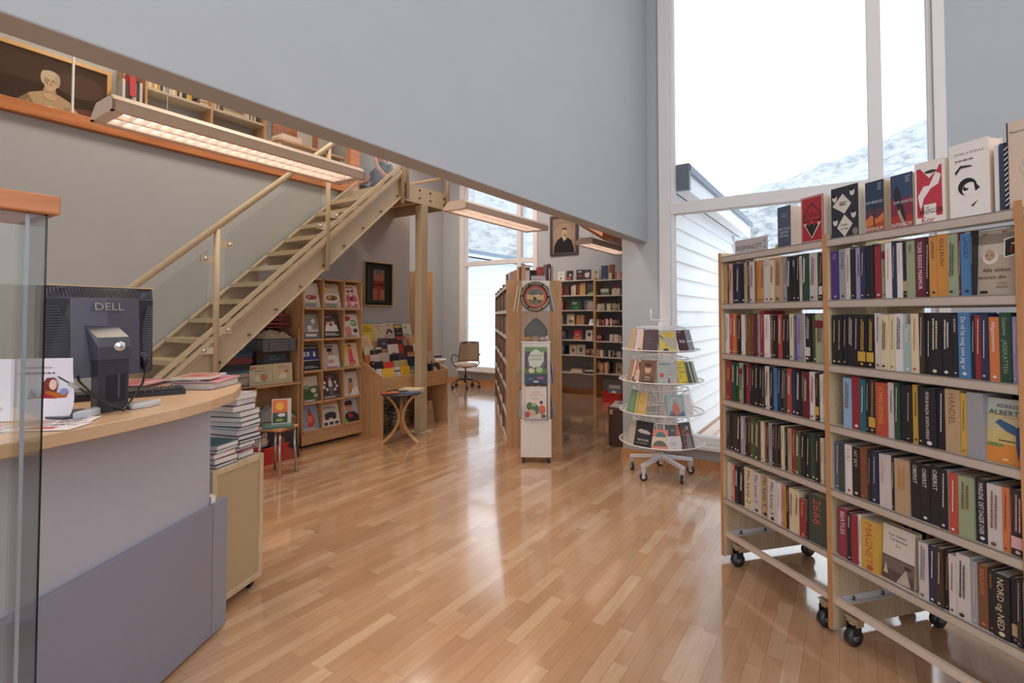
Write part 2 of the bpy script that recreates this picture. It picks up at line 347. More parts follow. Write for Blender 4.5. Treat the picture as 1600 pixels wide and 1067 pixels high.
# wall with the big window, its left pier carries the bulkhead
mb = MB(); mb.box((-2.059, WY, 0), (-1.649, WY+.24, 6)).box((.648, WY, 0), (3.8, WY+.24, 6)).box((-1.649, WY, 0), (.648, WY+.24, .2)).box((-1.649, WY, 5.7), (.648, WY+.24, 6))
struct('wall_window', mb, 'wall')
struct('wall_bulkhead', MB().box((BX-.135, -4.3, 2.263), (BX, WY-.001, 6)), 'wall', bevel=.006)
struct('wall_left', MB().box((-5.75, -4.3, 0), (-5.6, 4.63, 3.125)).box((-5.75, 4.63, 0), (-5.6, 5.64, 3.0)).box((-7.9, 5.5, 0), (-5.75, 5.64, 3.0)), 'wall')
struct('wall_far', MB().box((-7.9, FY, 0), (-7.41, FY+.2, 6)).box((-7.41, FY, 0), (-5.36, FY+.2, .25)).box((-7.41, FY, 4.7), (-5.36, FY+.2, 6)).box((-5.36, FY, 0), (-3.42, FY+.2, 6)).box((-3.42, FY, 0), (-1.9, FY+.2, 2.8)), 'wall')
struct('wall_rear_left', MB().box((-8.0, 5.5, 0), (-7.9, 9.3, 6)), 'wall')
struct('wall_rear_right', MB().box((-1.9, 5.5, 0), (-1.78, FY, 2.8)), 'wall')
struct('wall_upper', MB().box((-7.5, -4.3, 3.0), (-7.32, 5.64, 6)).box((-7.32, 5.55, 3.2), (-6.0, 5.7, 6)), 'wall')
struct('wall_right', MB().box((3.6, -4.3, 0), (3.8, -1.3, 6)).box((3.6, 3.1, 0), (3.8, WY, 6)).box((3.6, -1.3, 0), (3.8, 3.1, 1.8)).box((3.6, -1.3, 5.4), (3.8, 3.1, 6)), 'wall')  # opening in this unseen wall is added to brighten the bulkhead
struct('wall_back', MB().box((-7.9, -4.3, 0), (-5.3, -4.1, 6)).box((-5.3, -4.3, 2.8), (-1.1, -4.1, 6)).box((-2.3, -4.3, 0), (-1.1, -4.1, 6)).box((-5.3, -4.3, 0), (-2.3, -4.1, .4)).box((3.5, -4.3, 0), (3.8, -4.1, 6)).box((-1.1, -4.3, 0), (3.5, -4.1, .7)).box((-1.1, -4.3, 5.7), (3.5, -4.1, 6)), 'wall')
struct('floor_upper', MB().box((-7.32, -4.3, 3.0), (-5.755, 5.55, 3.12)), 'ceil')
struct('baseboard_window', MB().box((-2.06, WY-.014, 0), (3.6, WY, .085)).box((-2.073, WY-.014, 0), (-2.059, WY+.24, .085)), 'beech')
struct('baseboard_far', MB().box((-7.9, FY-.014, 0), (-3.4, FY, .09)), 'beech')
struct('baseboard_left', MB().box((-5.6, -4.1, 0), (-5.586, 5.64, .08)), 'beech')
# big window
def window(name, x0, x1, z0, z1, y, bars, trans, sub, lx=.1, panel=None):
    f = MB(); d = .13
    f.box((x0, y-.02, z0), (x0+lx, y+d, z1)).box((x1-lx*.7, y-.02, z0), (x1, y+d, z1)).box((x0+lx, y-.02, z1-.1), (x1-lx*.7, y+d, z1)).box((x0+lx, y-.0, z0), (x1-lx*.7, y+d, z0+.07))
    f.box((x0+lx, y+.02, z0+.07), (x0+lx+.035, y+d-.02, z1-.1)).box((x1-lx*.7-.035, y+.02, z0+.07), (x1-lx*.7, y+d-.02, z1-.1))
    for a, b in bars: f.box((a, y, z0+.07), (b, y+d, z1-.1))
    for a, b in trans: f.box((x0+lx, y+.005, a), (x1-lx*.7, y+d-.005, b))
    for a, b, c_, e_ in sub: f.box((a, y+.03, c_), (b, y+.08, e_))
    o = struct(name, f, 'white', bevel=.005)
    MB().box((x0+lx, y+.07, z0+.07), (x1-lx*.7, y+.076, z1-.1)).build('pane', 'pane', o)
    MB().box((x0-.02, y-.10, z0-.035), (x1+.02, y+.02, z0)).build('sill', 'white', o, bevel=.006)
    if panel: MB().box(*panel).build('panel', 'white', o)
    return o
window('window_1', -1.649, .648, .235, 5.7, WY, [(.137, .238)], [(2.535, 2.651)], [], .11, ((.238, WY+.03, 2.25), (.56, WY+.08, 2.535)))
window('window_2', -7.41, -5.36, .29, 4.7, FY, [(-5.87, -5.77)], [(2.60, 2.70)], [], .13)
# mezzanine edge: pine rail and its glass, corner post
struct('trim_1', MB().box((-5.64, -4.3, 3.13), (-5.54, 4.55, 3.235)), 'rail', bevel=.004)
struct('trim_2', MB().box((-5.66, 4.49, 3.1), (-5.55, 4.63, 6)), 'rail', bevel=.004)
o = struct('trim_3', MB().box((-5.595, -2, 3.235), (-5.585, 1.555, 4.2)).box((-5.595, 1.57, 3.235), (-5.585, 4.49, 4.2)), 'glass')
MB().box((-5.6, 1.555, 3.235), (-5.58, 1.57, 4.2), 'e0e4e0').build('joint', 'paint', o)
# ------------------------------------------------------------------ outdoors
tag(struct('ground', MB().box((-60, 5.6, -.5), (60, 300, -.35)), 'snow'), None, None)
def siding(name, mbx, label):
    o = thing(name, label, 'building'); return o
def clap(mb, x, y0, y1, z0, z1, step=.19, sgn=1, c='e8ebee'):
    z = z0
    while z < z1:
        zt = min(z+step, z1); xo, xi = x+sgn*.034, x+sgn*.003
        vs = [(x, y0, z), (xo, y0, z), (xi, y0, zt), (x, y0, zt), (x, y1, z), (xo, y1, z), (xi, y1, zt), (x, y1, zt)]
        mb.add(vs, [(0, 1, 2, 3), (7, 6, 5, 4), (0, 4, 5, 1), (1, 5, 6, 2), (2, 6, 7, 3), (3, 7, 4, 0)], c); z = zt
b = siding('clapboard_wing', None, 'white clapboard wing with grey eave right outside the tall window')
mb = MB(); clap(mb, -1.68, 5.52, 9.25, -.35, 2.86); mb.box((-1.70, 9.25, -.35), (-1.62, 9.33, 2.86), 'dfe3e8'); mb.build('siding', 'matte', b)
MB().box((-1.68, 5.52, 2.84), (-1.44, 9.48, 2.87), 'e3e7ec').box((-1.60, 5.52, 2.836), (-1.585, 9.48, 2.841), '55585e').build('soffit', 'matte', b)
MB().box((-1.46, 5.46, 2.82), (-1.42, 9.5, 3.0), 'e6e9ee').build('fascia', 'matte', b)
MB().box((-1.9, 5.42, 3.0), (-1.38, 9.52, 3.075), '7d8798').box((-1.9, 5.40, 2.80), (-1.38, 5.46, 3.075), '7d8290').build('roof_edge', 'paint', b)
b = siding('clapboard_house', None, 'white clapboard house with a grey roof edge beyond the rear window')
mb = MB(); clap(mb, -9.32, 11.2, 24, -.35, 3.15); mb.box((-16, 11.2, -.35), (-9.33, 11.3, 3.15), 'e8ebee'); mb.build('siding', 'matte', b)
MB().box((-9.35, 10.95, 3.13), (-9.0, 24, 3.17), 'dde1e6').build('soffit', 'matte', b)
MB().box((-9.04, 10.95, 3.12), (-9.0, 24, 3.27), 'e2e6ea').build('fascia', 'matte', b)
MB().box((-9.5, 10.9, 3.27), (-8.97, 24, 3.37), '8390a2').box((-9.3, 10.86, 2.95), (-9.0, 10.95, 3.37), '6c7485').build('roof_edge', 'paint', b)
mb = MB(); rnd = random.Random(4)
# mountain: a displaced slope, low behind the wing and climbing to both sides
N1, N2 = 90, 26; vs = []; fs = []
def ridge(az):   # azimuth in degrees from +Y, + towards +X ; elevation tangent of the skyline
    pts = [(-75, .55), (-50, .42), (-40, .34), (-32, .30), (-24, .24), (-15, .205), (-10, .213), (-3, .249), (1.7, .272), (6, .299), (12, .33), (30, .4), (60, .5)]
    for (a, p), (b_, q) in zip(pts, pts[1:]):
        if az <= b_: return p+(q-p)*max(0, (az-a))/(b_-a)
    return pts[-1][1]
for i in range(N1+1):
    az = -75+130*i/N1
    for j in range(N2+1):
        d = 90+130*j/N2; e_ = ridge(az)*220*((j/N2)**1.05)
        e_ += (rnd.uniform(-1, 1)*1.8 if j < N2 else rnd.uniform(-1.5, 1.5))
        vs.append((d*math.sin(R(az)), d*math.cos(R(az)), 1.5+e_-(5 if j == 0 else 0)))
for i in range(N1):
    for j in range(N2): a = i*(N2+1)+j; fs.append((a, a+N2+1, a+N2+2, a+1))
mb.add(vs, fs, 'W', 0, True)
o = struct('mountain', mb, 'mountain')
# ------------------------------------------------------------------ ceiling lamps: 1.53 m twin-tube louvre fittings on thin wires
def make_lamp():
    t = thing('pendant_lamp', '', 'ceiling lamp', (0, 0, 0)); L_, W_ = 1.57, .29
    h = MB(); pr = [(0, .0), (0, .055), (-.03, .085), (-W_+.07, .085), (-W_, .02), (-W_, 0)]
    n = len(pr)
    for y0, y1 in ((0, .012), (L_-.012, L_)): h.add([(x_, y0, z_) for x_, z_ in pr]+[(x_, y1, z_) for x_, z_ in pr], [tuple(range(n)), tuple(range(2*n-1, n-1, -1))]+[(i, (i+1) % n, n+(i+1) % n, n+i) for i in range(n)], 'ddcbbb')
    for (xa, za), (xb, zb) in zip(pr[1:], pr[2:]):
        h.add([(xa, 0, za), (xb, 0, zb), (xb, L_, zb), (xa, L_, za), (xa, 0, za-.004), (xb, 0, zb-.004), (xb, L_, zb-.004), (xa, L_, za-.004)], [(0, 1, 2, 3), (7, 6, 5, 4), (0, 3, 7, 4), (1, 5, 6, 2), (0, 4, 5, 1), (3, 2, 6, 7)], 'ddcbbb')
    h.box((-.006, 0, 0), (0, L_, .055), 'ddcbbb').box((-.035, 0, 0), (-.006, L_, .006), 'd6c6b8').box((-W_, 0, 0), (-W_+.03, L_, .006), 'd6c6b8')
    h.build('housing', 'paint', t)
    lv = MB()
    for x_ in (-.035, -.142, -.149, -W_+.032): lv.box((x_-.003, .06, .004), (x_, L_-.06, .034), 'e9e0d8')
    for k in range(24): lv.box((-W_+.03, .06+k*.0625, .004), (-.035, .0615+k*.0625, .032), 'e9e0d8')
    lv.box((-W_+.03, .012, .003), (-.035, .06, .006), 'd8cdc4').box((-W_+.03, L_-.06, .003), (-.035, L_-.012, .006), 'd8cdc4').box((-W_+.03, .012, .06), (-.035, L_-.012, .064), 'efe8e2')
    lv.build('louvre', 'satin', t)
    for x_ in (-.09, -.205): MB().tube([(x_, .08, .047), (x_, L_-.08, .047)], .009, 'W', n=8).build('tube', 'tube', t)
    for y_ in (.3, L_-.3): MB().tube([(-W_/2, y_, .084), (-W_/2, y_, 3.38)], .0018, 'cfcfcf', n=5).build('wire', 'metal', t)
    return t
lp = make_lamp()
for i, (yy, lb) in enumerate([(1.0, 'long white twin-tube lamp nearest the camera, hanging above the stairs'), (3.78, 'white louvred lamp hanging in front of the rear window'), (6.62, 'small far white lamp near the sloped wooden ceiling'), (-1.7, 'unseen louvred lamp added behind the camera for light')]):  # the last lamp is unseen, added for its light
    o = lp if i == 0 else copy_tree(lp); o.location = (-3.02, yy, 2.515); o['label'] = lb; o['group'] = 'louvred ceiling lamps'
    if i == 2:
        for c_ in o.children:
            if c_.name.startswith('wire'): c_.scale.z = .25; c_.location.z = .063
# ------------------------------------------------------------------ staircase with landing
SL = .895; XN, XF = -4.6, -5.54
st = thing('staircase', 'steel staircase with wooden treads, glass rail and landing along the left wall', 'staircase')
def zy(y): return 1.011+SL*(y-2.307)
def stringer(x0, x1, y0, y1, h):
    m_ = MB(); pts = [(y0, max(0, zy(y0))), (y1, zy(y1)), (y1, zy(y1)+h), (y0, zy(y0)+h)]
    if zy(y0) < 0: pts = [(2.307-1.011/SL, 0), (y1, zy(y1)), (y1, zy(y1)+h), (2.307-(1.011+h)/SL, 0)]
    m_.add([(x0, a, b_) for a, b_ in pts]+[(x1, a, b_) for a, b_ in pts], [(0, 1, 2, 3), (7, 6, 5, 4), (0, 4, 5, 1), (1, 5, 6, 2), (2, 6, 7, 3), (3, 7, 4, 0)], 'b8a890')
    for zz in (0, h-.012):
        q = [(a, b_+zz+e_) for a, b_ in pts[:2] for e_ in (0, .012)]
        m_.add([(x0-.035, pts[0][0], pts[0][1]+zz), (x0+.035, pts[0][0], pts[0][1]+zz), (x0+.035, pts[1][0], pts[1][1]+zz), (x0-.035, pts[1][0], pts[1][1]+zz)]+[(x0-.035, pts[0][0], pts[0][1]+zz+.014), (x0+.035, pts[0][0], pts[0][1]+zz+.014), (x0+.035, pts[1][0], pts[1][1]+zz+.014), (x0-.035, pts[1][0], pts[1][1]+zz+.014)],
            [(0, 3, 2, 1), (4, 5, 6, 7), (0, 1, 5, 4), (1, 2, 6, 5), (2, 3, 7, 6), (3, 0, 4, 7)], 'c3b298')
    return m_
stringer(XN-.01, XN, .9, 4.48, .27).build('stringer', 'paint', st)
stringer(XF, XF+.01, .9, 4.58, .27).build('stringer', 'paint', st)
bo = MB()
for k in range(12):
    y_ = 1.55+k*.26
    for dz in (.06,): bo.tube([(XN-.012, y_, zy(y_)+dz), (XN+.018, y_, zy(y_)+dz)], .011, '6b6256')
bo.build('bolt', 'metal', st)['kind'] = 'stuff'
nt_ = 16
for k in range(nt_):
    z_ = 3.13*(k+1)/(nt_+1); y_ = 2.307+(z_-1.011-.17)/SL
    tr = MB().box((XF+.012, y_-.15, z_-.045), (XN-.012, y_+.13, z_), 'c3ae8e'); tr.build('tread', 'paint', st)
# landing
MB().box((-5.54, 4.47, 2.93), (XN, 4.49, 3.15), 'b8a890').box((XN-.02, 4.49, 2.93), (XN, 5.30, 3.15), 'c7b596').box((-5.6, 5.30, 2.93), (XN, 5.32, 3.15), 'b8a890').box((-5.56, 4.49, 2.93), (-5.54, 5.3, 3.15), 'b8a890').build('landing_frame', 'paint', st)
MB().box((-5.54, 4.5, 3.10), (XN-.02, 5.3, 3.14), '7d6a58').box((-5.54, 4.8, 2.95), (XN-.02, 4.86, 3.1), '6a5c4e').build('landing_deck', 'birchx', st)
mb = MB()
for y_, z_ in ((4.80, 3.10), (4.80, 3.0), (5.0, 3.10), (5.0, 3.0), (4.55, 3.1), (4.55, 3.0), (5.27, 3.08), (5.27, 3.0)): mb.tube([(XN, y_, z_), (XN+.012, y_, z_)], .012, '54493c')
mb.build('bolt', 'metal', st)['kind'] = 'stuff'
MB().box((XN-.11, 4.84, .012), (XN, 4.96, 2.93), 'b9a78c').box((XN-.18, 4.78, 0), (XN+.06, 5.02, .012), 'b9a78c').build('column', 'paint', st, bevel=.004)
def post(y_, z0, z1, x_=XN+.035, r=.024): MB().tube([(x_, y_, z0), (x_, y_, z1)], r, 'c4b294', n=14).build('post', 'paint', st)
post(2.28, zy(2.28)-.02, 2.245); post(3.4, zy(3.4)-.02, 3.25); post(4.47, 2.87, 4.2); post(5.31, 2.95, 4.15); post(4.55, 2.95, 4.15)
MB().tube([(XN+.035, .75, .90), (XN+.035, 3.43, 3.30), (XN+.035, 4.47, 4.22), (XN+.035, 5.31, 4.2)], .028, 'c9b898', n=14).build('handrail', 'paint', st)
MB().tube([(XN+.035, 4.55, 3.62), (XN+.035, 5.31, 3.62)], .018, 'c4b294', n=10).tube([(XN+.035, 4.55, 3.38), (XN+.035, 5.31, 3.38)], .015, 'c4b294', n=10).tube([(XN, 5.31, 3.38), (-5.5, 5.31, 3.38)], .018, 'c4b294', n=10).build('landing_rail', 'paint', st)
# two extra flats running with the outer stringer, as in the photo
m_ = MB()
for dz in (.33, .41): m_.bar((XN+.03, 1.2, zy(1.2)+dz), (XN+.03, 4.45, zy(4.45)+dz), .03, .035, 'c4b294')
m_.build('lower_rail', 'paint', st)
def gp(y0, y1, a, b_):
    gx = XN+.035; return MB().add([(gx-.004, y0, zy(y0)+a), (gx-.004, y1, zy(y1)+a), (gx-.004, y1, zy(y1)+b_), (gx-.004, y0, zy(y0)+b_), (gx+.004, y0, zy(y0)+a), (gx+.004, y1, zy(y1)+a), (gx+.004, y1, zy(y1)+b_), (gx+.004, y0, zy(y0)+b_)],
        [(0, 3, 2, 1), (4, 5, 6, 7), (0, 1, 5, 4), (1, 2, 6, 5), (2, 3, 7, 6), (3, 0, 4, 7)])
gp(1.15, 2.2, .45, 1.14).build('glass_panel', 'glass_low', st); gp(2.35, 3.32, .45, 1.16).build('glass_panel', 'glass_low', st); gp(3.47, 4.4, .45, 1.16).build('glass_panel', 'glass', st)
for y_, z_, s_ in ((2.28, 2.12, 1), (2.28, 1.98, -1), (2.28, 1.37, 1), (2.28, 1.2, -1), (3.4, 2.42, -1), (3.4, 2.56, 1)):
    m_ = MB().box((XN+.028, min(y_, y_+s_*.13), z_-.03), (XN+.042, max(y_, y_+s_*.13), z_+.03), 'cfc2ad'); m_.build('clamp', 'paint', st)
    MB().tube([(XN+.04, y_+s_*.1, z_), (XN+.055, y_+s_*.1, z_)], .013, 'd5d5d5', n=12).build('bolt', 'metal', st)
# ================================================================== WHEELED BOOKCASE (right): local x along the front, local y inward, z up
RA = R(-49); RD = Vector((-math.sin(RA), -math.cos(RA), 0))          # left to right in the photo = towards the camera
RO = Vector((-.683, 3.371, 0)); RROT = math.atan2(RD.y, RD.x); RM = T(*RO) @ RZ(RROT)
UW = .764; SZ = [1.862, 1.572, 1.268, .985, .686, .384]; DEP = .62
rk = thing('wheeled_bookcase', 'long double-sided wheeled bookcase packed with novels, in front of the tall window', 'bookcase', RO, RROT)
def holes(mb, x, s):
    for yy in (.045, .17, .45, .575):
        for k in range(50):
            z_ = .08+k*.032
            mb.add([(x, yy+.0025*math.cos(a), z_+.0025*math.sin(a)) for a in (0, 1.05, 2.1, 3.14, 4.2, 5.24)], [(0, 1, 2, 3, 4, 5)], '4a4038', 1)
for i in range(4):
    x_ = i*UW; pm = MB().box((x_-.011, .004, .03), (x_+.011, DEP, 1.885)); holes(pm, x_+.0113, 1); holes(pm, x_-.0113, -1)
    p_ = pm.build('end_panel' if i in (0, 3) else 'partition_panel', ['maple', 'matte'], rk)
    MB().box((x_-.0112, 0, .03), (x_+.0112, .0045, 1.886)).build('edge_band', 'beech', p_)
def cap(x_, z_): return
for u in range(3):
    a, b_ = u*UW+.012, (u+1)*UW-.012
    for z_ in SZ:
        for (ya, yb, yl) in ((.004, .25, .004), (DEP-.25, DEP-.004, DEP-.008)):
            s_ = MB().box((a, ya, z_-.006), (b_, yb, z_), 'c9bdb0').box((a, yl, z_-.036), (b_, yl+.004, z_), 'bfb2a6').box((a, ya, z_-.036), (b_, ya+.012, z_-.033), 'bfb2a6')
            s_.build('shelf', 'satin', rk)
    rod = MB()
    for yy, zz in ((.05, SZ[0]-.055), (.11, SZ[0]-.05), (.17, SZ[0]-.06)): rod.tube([(a+.05, yy, zz), (b_, yy, zz)], .0045, 'b8bcc0', n=6)
    for xx in (a+.12, a+.2): rod.tube([(xx, .02, SZ[0]-.045), (xx+.02, .12, SZ[0]-.06), (xx, .24, SZ[0]-.045)], .004, 'b8bcc0', n=6)
    rod.build('bookend_rail', 'metal', rk)
    fr = MB().box((a, .012, .150), (b_, .037, .178), 'd8c3b4').box((a, DEP-.037, .150), (b_, DEP-.012, .178), 'd8c3b4')
    for xx in (a, b_-.003):
        fr.box((xx, .037, .140), (xx+.003, DEP-.037, .178), 'd9d6d8')
    fr.box((a, .037, .15), (a+.03, DEP-.037, .153), 'd9d6d8').box((b_-.03, .037, .15), (b_, DEP-.037, .153), 'd9d6d8')
    fo = fr.build('base_frame', 'paint', rk)
    bm_ = MB()
    for xx in (a+.004, b_-.004):
        for yy in (.12, .3, .5): bm_.tube([(xx-.004, yy, .162), (xx+.004, yy, .162)], .011, '8d8d90', n=10)
    bm_.build('bolt', 'metal', fo)
    for xx in (a+.075, b_-.05):
        for yy in (.05, DEP-.05):
            c_ = MB().box((xx-.028, yy-.028, .120), (xx+.028, yy+.028, .126), 'b5a58c').box((xx-.026, yy-.02, .09), (xx+.026, yy+.02, .120), 'b59a78').box((xx-.021, yy-.03, .05), (xx-.017, yy+.012, .1), '26262b').box((xx+.017, yy-.03, .05), (xx+.021, yy+.012, .1), '26262b')
            c_.tube([(xx, yy, .13), (xx, yy, .152)], .012, 'a8a8a8', n=8)
            co = c_.build('caster', 'satin', rk)
            MB().tube([(xx-.0155, yy-.012, .0395), (xx+.0155, yy-.012, .0395)], .0390, '2b2b30', n=24).tube([(xx-.0175, yy-.012, .0395), (xx+.0175, yy-.012, .0395)], .018, '6c6c72', n=16).build('wheel', 'satin', co)
def tx(px, z_):     # distance along the front for a photo column at shelf height z_
    lo, hi = -.1, 2.4
    for _ in range(40):
        m_ = (lo+hi)/2
        if Qx(RO+RD*m_+Vector((0, 0, z_))) < px: lo = m_
        else: hi = m_
    return lo
# rows: crop origin/scale of the tracing, then "x1 x2 colour [h%] [|title|ink|letter size]" per spine, left to right
KA, KB = (1110, 4.268), (1350, 4.268)
ROWS = [
 ('left', 1, KA, "80 98 y;98 110 k;110 135 p||r;136 160 k;160 185 n;185 213 k;213 232 t 99;232 250 G;251 283 w;284 290 b;290 312 a 99||b;313 340 t;341 376 w|ME|P;378 410 c;411 462 t 102;465 492 g;494 525 k;525 551 k|ESSEX|W;551 575 k;577 598 w;600 636 e;638 691 w;694 712 G;712 736 k||w"),
 ('left', 2, KA, "85 108 W||g;110 135 R;135 160 o||W;160 171 b;172 195 k;196 214 W 98;214 232 b;232 255 b||y;255 275 E||y;275 299 m;300 317 g;318 343 r 108;343 380 W||p;380 403 b||W;403 430 k;430 460 R;460 488 k;488 509 k;510 538 c||k;540 555 u;555 583 V||P;585 607 g;608 618 W;620 659 k||w;660 690 E;690 748 s"),
 ('left', 3, KA, "92 127 r||y;128 155 e;155 180 e;180 207 s||m;207 217 k;217 241 P;242 257 k;257 280 k;280 306 k;306 330 k;330 350 d;350 379 w;380 405 k 98;405 426 B;426 450 n;450 475 k;475 487 G;487 522 R||W;522 551 n;552 585 k;585 607 d;607 644 m;645 686 W||r;686 715 k||y;715 735 W;736 752 c"),
 ('left', 4, (1110, 4.268), "85 100 d;100 115 d;115 140 k;140 165 d;165 190 k;190 221 g||W;221 238 k;238 258 d;258 285 E;285 320 G;320 341 c||k;341 355 b;355 370 k;370 397 g;397 418 k;418 432 d;432 446 k;446 460 G;460 479 c||k;479 495 k;495 521 t;521 535 m;536 553 r;553 586 E;586 616 k;616 648 k;648 684 e;684 715 k||c;715 738 c;739 765 g||k"),
 ('left', 5, (1110, 4.268), "92 108 c||k;108 130 w;130 151 S;151 178 k||W;178 206 k||W;206 268 c 104|Min kamp 2|k;268 318 w 102|Min kamp 3|n;318 371 t 105|Min kamp 4|k;371 432 w 104|Min kamp 5|k;433 450 W||k;450 472 p||k;472 490 a;490 512 k;512 545 c;546 578 c;579 625 r 84|Roman|y;625 640 k;640 768 G 106|2666|R"),
 ('right', 1, KA, "787 836 v|Fal|V;838 883 g|SOMMER|k;884 916 w;917 947 k;948 986 V;986 1018 n;1018 1043 k;1043 1070 k||e;1074 1119 r;1120 1153 s;1154 1196 W||o;1197 1222 n;1223 1257 W||p;1258 1285 k||t;1286 1340 s|MIN|k;1341 1409 m|TORE REKKE MARMOR|W;1410 1440 k;1441 1494 a|AMERIKA|k;1495 1566 a|GULLRUSH|k;1567 1631 s;1632 1650 m 99;1651 1726 B|LANDET|n;1727 1740 k"),
 ('right', 2, KA, "795 830 k;830 862 k;862 890 k;890 940 k||w;940 975 k||W;975 1026 k||y;1027 1077 k||y;1081 1122 w;1124 1175 c||k;1177 1212 c||b;1213 1268 W||k;1269 1324 q 84|Teksten|W;1325 1376 c||R;1377 1410 d||W;1411 1452 k||W;1453 1530 k;1531 1600 k;1601 1637 k|SKUMRING|W;1638 1716 B|Du vil ha meg som jeg er|W;1717 1746 k||W;1747 1792 r;1793 1840 n||W;1841 1909 o 97|Alligatorvarene|W;1910 1988 e|Suzanne   JADEKATTEN|s;1989 2028 V 97||W;2029 2060 n"),
 ('right', 3, KA, "865 920 l||b;920 978 r;979 1020 T||W;1021 1042 k;1043 1087 d||y;1088 1163 R|JOMSVIKING|y;1164 1210 w;1211 1247 e;1248 1294 k||W;1295 1324 k||W;1325 1367 y||k;1368 1400 k;1401 1493 k|PETER BUWALDA  BONITA AVENUE|W;1494 1548 k||W;1549 1650 t|HANDEL|b;1651 1692 y;1693 1806 g||m"),
 ('right', 4, KA, "808 845 u;846 876 G||p;877 928 W|To flyr|R;929 981 k|NY SKY|c;982 1030 b||R;1031 1052 k||w;1054 1096 n||w;1101 1150 w||p;1151 1190 w;1191 1212 k;1213 1310 t||a;1312 1374 k|OBERST|W;1375 1440 k|OBERST|W;1441 1513 k|OBERST|W;1514 1566 k||W;1567 1578 g;1579 1637 R||W;1638 1742 s||b;1743 1826 k|MARLENE  DET DAGER OVER|W;1827 1929 w 97;1930 1980 o 98;1981 1992 n;1993 2085 d||p"),
 ('right', 5, KA, "832 895 P|BEATLES|W;896 926 k|HERMAN|W;928 968 r;968 990 W;991 1104 y|MAGNET|R;1368 1435 w||u;1436 1488 n;1489 1540 d||c;1541 1575 k||a;1576 1625 w||k;1626 1716 w 104;1717 1760 g||c;1761 1828 b|BADLANDS|o;1829 1868 k|MAINLAND|a;1870 1982 k|NORD og NED|c;1984 2030 k||t;2031 2060 d||W;2061 2090 g"),
]
HB = {1: .235, 2: .238, 3: .232, 4: .225, 5: .222}
BG = 'novels standing in the front of the wheeled bookcase'
for side, lv, (ox, sc), data in ROWS:
    z_ = SZ[lv]; items = [q.strip() for q in data.split(';')]
    for i, it in enumerate(items):
        pr = it.split('|'); hd = pr[0].split(); x1, x2, c_ = float(hd[0]), float(hd[1]), hd[2]; hp = float(hd[3])/100 if len(hd) > 3 else 1
        a = tx(ox+x1/sc, z_); b_ = tx(ox+x2/sc, z_)
        lo = .0125 if side == 'left' else UW+.0125; hi = UW-.0125 if side == 'left' else 2*UW-.0125
        a, b_ = max(a, lo), min(b_, hi)
        if b_-a < .004: continue
        rnd = random.Random(i*31+lv*7+(side == 'left')); th = b_-a-.0006
        h = HB[lv]*hp*rnd.uniform(.97, 1.02); title = pr[1].strip() if len(pr) > 1 else ''; ink = pr[2].strip() if len(pr) > 2 else rnd.choice('WcWc' if c_ in 'kndvmeGETrPbuR' else 'kdmb')
        sp = []
        if title: sp = [('d', title, .26, .93, .58, ink, .8)]
        elif rnd.random() < .88:
            n_ = 1 if th < .03 else 2; y_t = rnd.uniform(.86, .95); y_b = rnd.uniform(.3, .5)
            for q in range(n_):
                xc = (q+1)/(n_+1); yy = y_t-q*.04
                while yy > y_b:
                    l_ = rnd.uniform(.008, .03); sp.append(('r', xc-.07, yy-l_, xc+.07, yy, ink)); yy -= l_+.007
        if rnd.random() < .7: sp.append(('e', .5, .07, .2, .16, ink, 8))
        if c_ in 'kd' and ink in 'tpyw' and rnd.random() < .7: sp.append(('r', .0, .12, 1, .30, ink))
        if ink == 'm' and c_ == 's': sp.append(('r', 0, .72, 1, .86, 'm'))
        yo = .012+rnd.uniform(0, .012)
        nb = NM[items[i-1].split()[2].split('|')[0]] if i else None
        lab = f"{NM[c_]} novel"+(f" lettered {title}" if title and len(title.split()) < 2 else '')+f", {ordn(i)} from left on {ORD[lv-1]} shelf, {side} bay"
        if len(lab.split()) > 15: lab = f"{NM[c_]} novel {ordn(i)} from left on {ORD[lv-1]} shelf, {side} bay"
        book('novel', lab, 'book', BG, th, .145, h, c_, RM @ T(a+.0003, yo, z_+.0004), spine=sp)
# face-out books in the rows
def faceout(px1, px2, z_, h, th, col, front, label, tilt=.06, yo=.03, group=None, spine=(), name='novel', rot=0, lean=0):
    a = tx(px1, z_); b_ = tx(px2, z_)
    return book(name, label, 'book', group, th, b_-a, h, col, RM @ T(a, yo, z_+.001) @ RZ(rot) @ RX(-tilt) @ RY(lean) @ T(0, th, 0) @ FRONT, spine=spine, front=front)
Kx = lambda v: 1350+v/4.268
faceout(Kx(717), Kx(1003), SZ[1], .232, .03, 'b4a593', [('r', 0, .78, 1, .93, '8d7f70'), ('r', 0, .60, .62, .78, 'c9bdae'), ('e', .30, .58, .19, .2, 'e1d3c4'), ('e', .29, .61, .13, .15, 'b9967f'), ('r', .2, .60, .24, .615, '3c2f2a'), ('r', .32, .6, .36, .615, '3c2f2a'), ('r', .25, .53, .32, .538, '7d4a3f'), ('p', [(.62, .55), (.98, .59), (.98, .88), (.62, .84)], 'efe8dc'), ('p', [(.65, .57), (.96, .61), (.96, .86), (.65, .82)], '1d1517'), ('p', [(.74, .62), (.8, .63), (.84, .76), (.78, .76)], '6e2a33'), ('p', [(.76, .76), (.9, .74), (.9, .78)], 'e6d8cf'), ('t', 'Alle elsket', .45, .35, .085, '3b2e28'), ('t', 'moren din', .36, .24, .085, '3b2e28'), ('t', 'TORIL', .6, .155, .045, '6d5e50'), ('t', 'BREKKE', .6, .1, .045, '6d5e50'), ('r', .08, .02, .26, .06, '26211f'), ('r', .12, .93, .24, .955, '8f6a55'), ('r', .58, .94, .7, .965, '8f6a55')],
        'face-out cover reading Alle elsket moren din, with a child photograph, top shelf right bay')
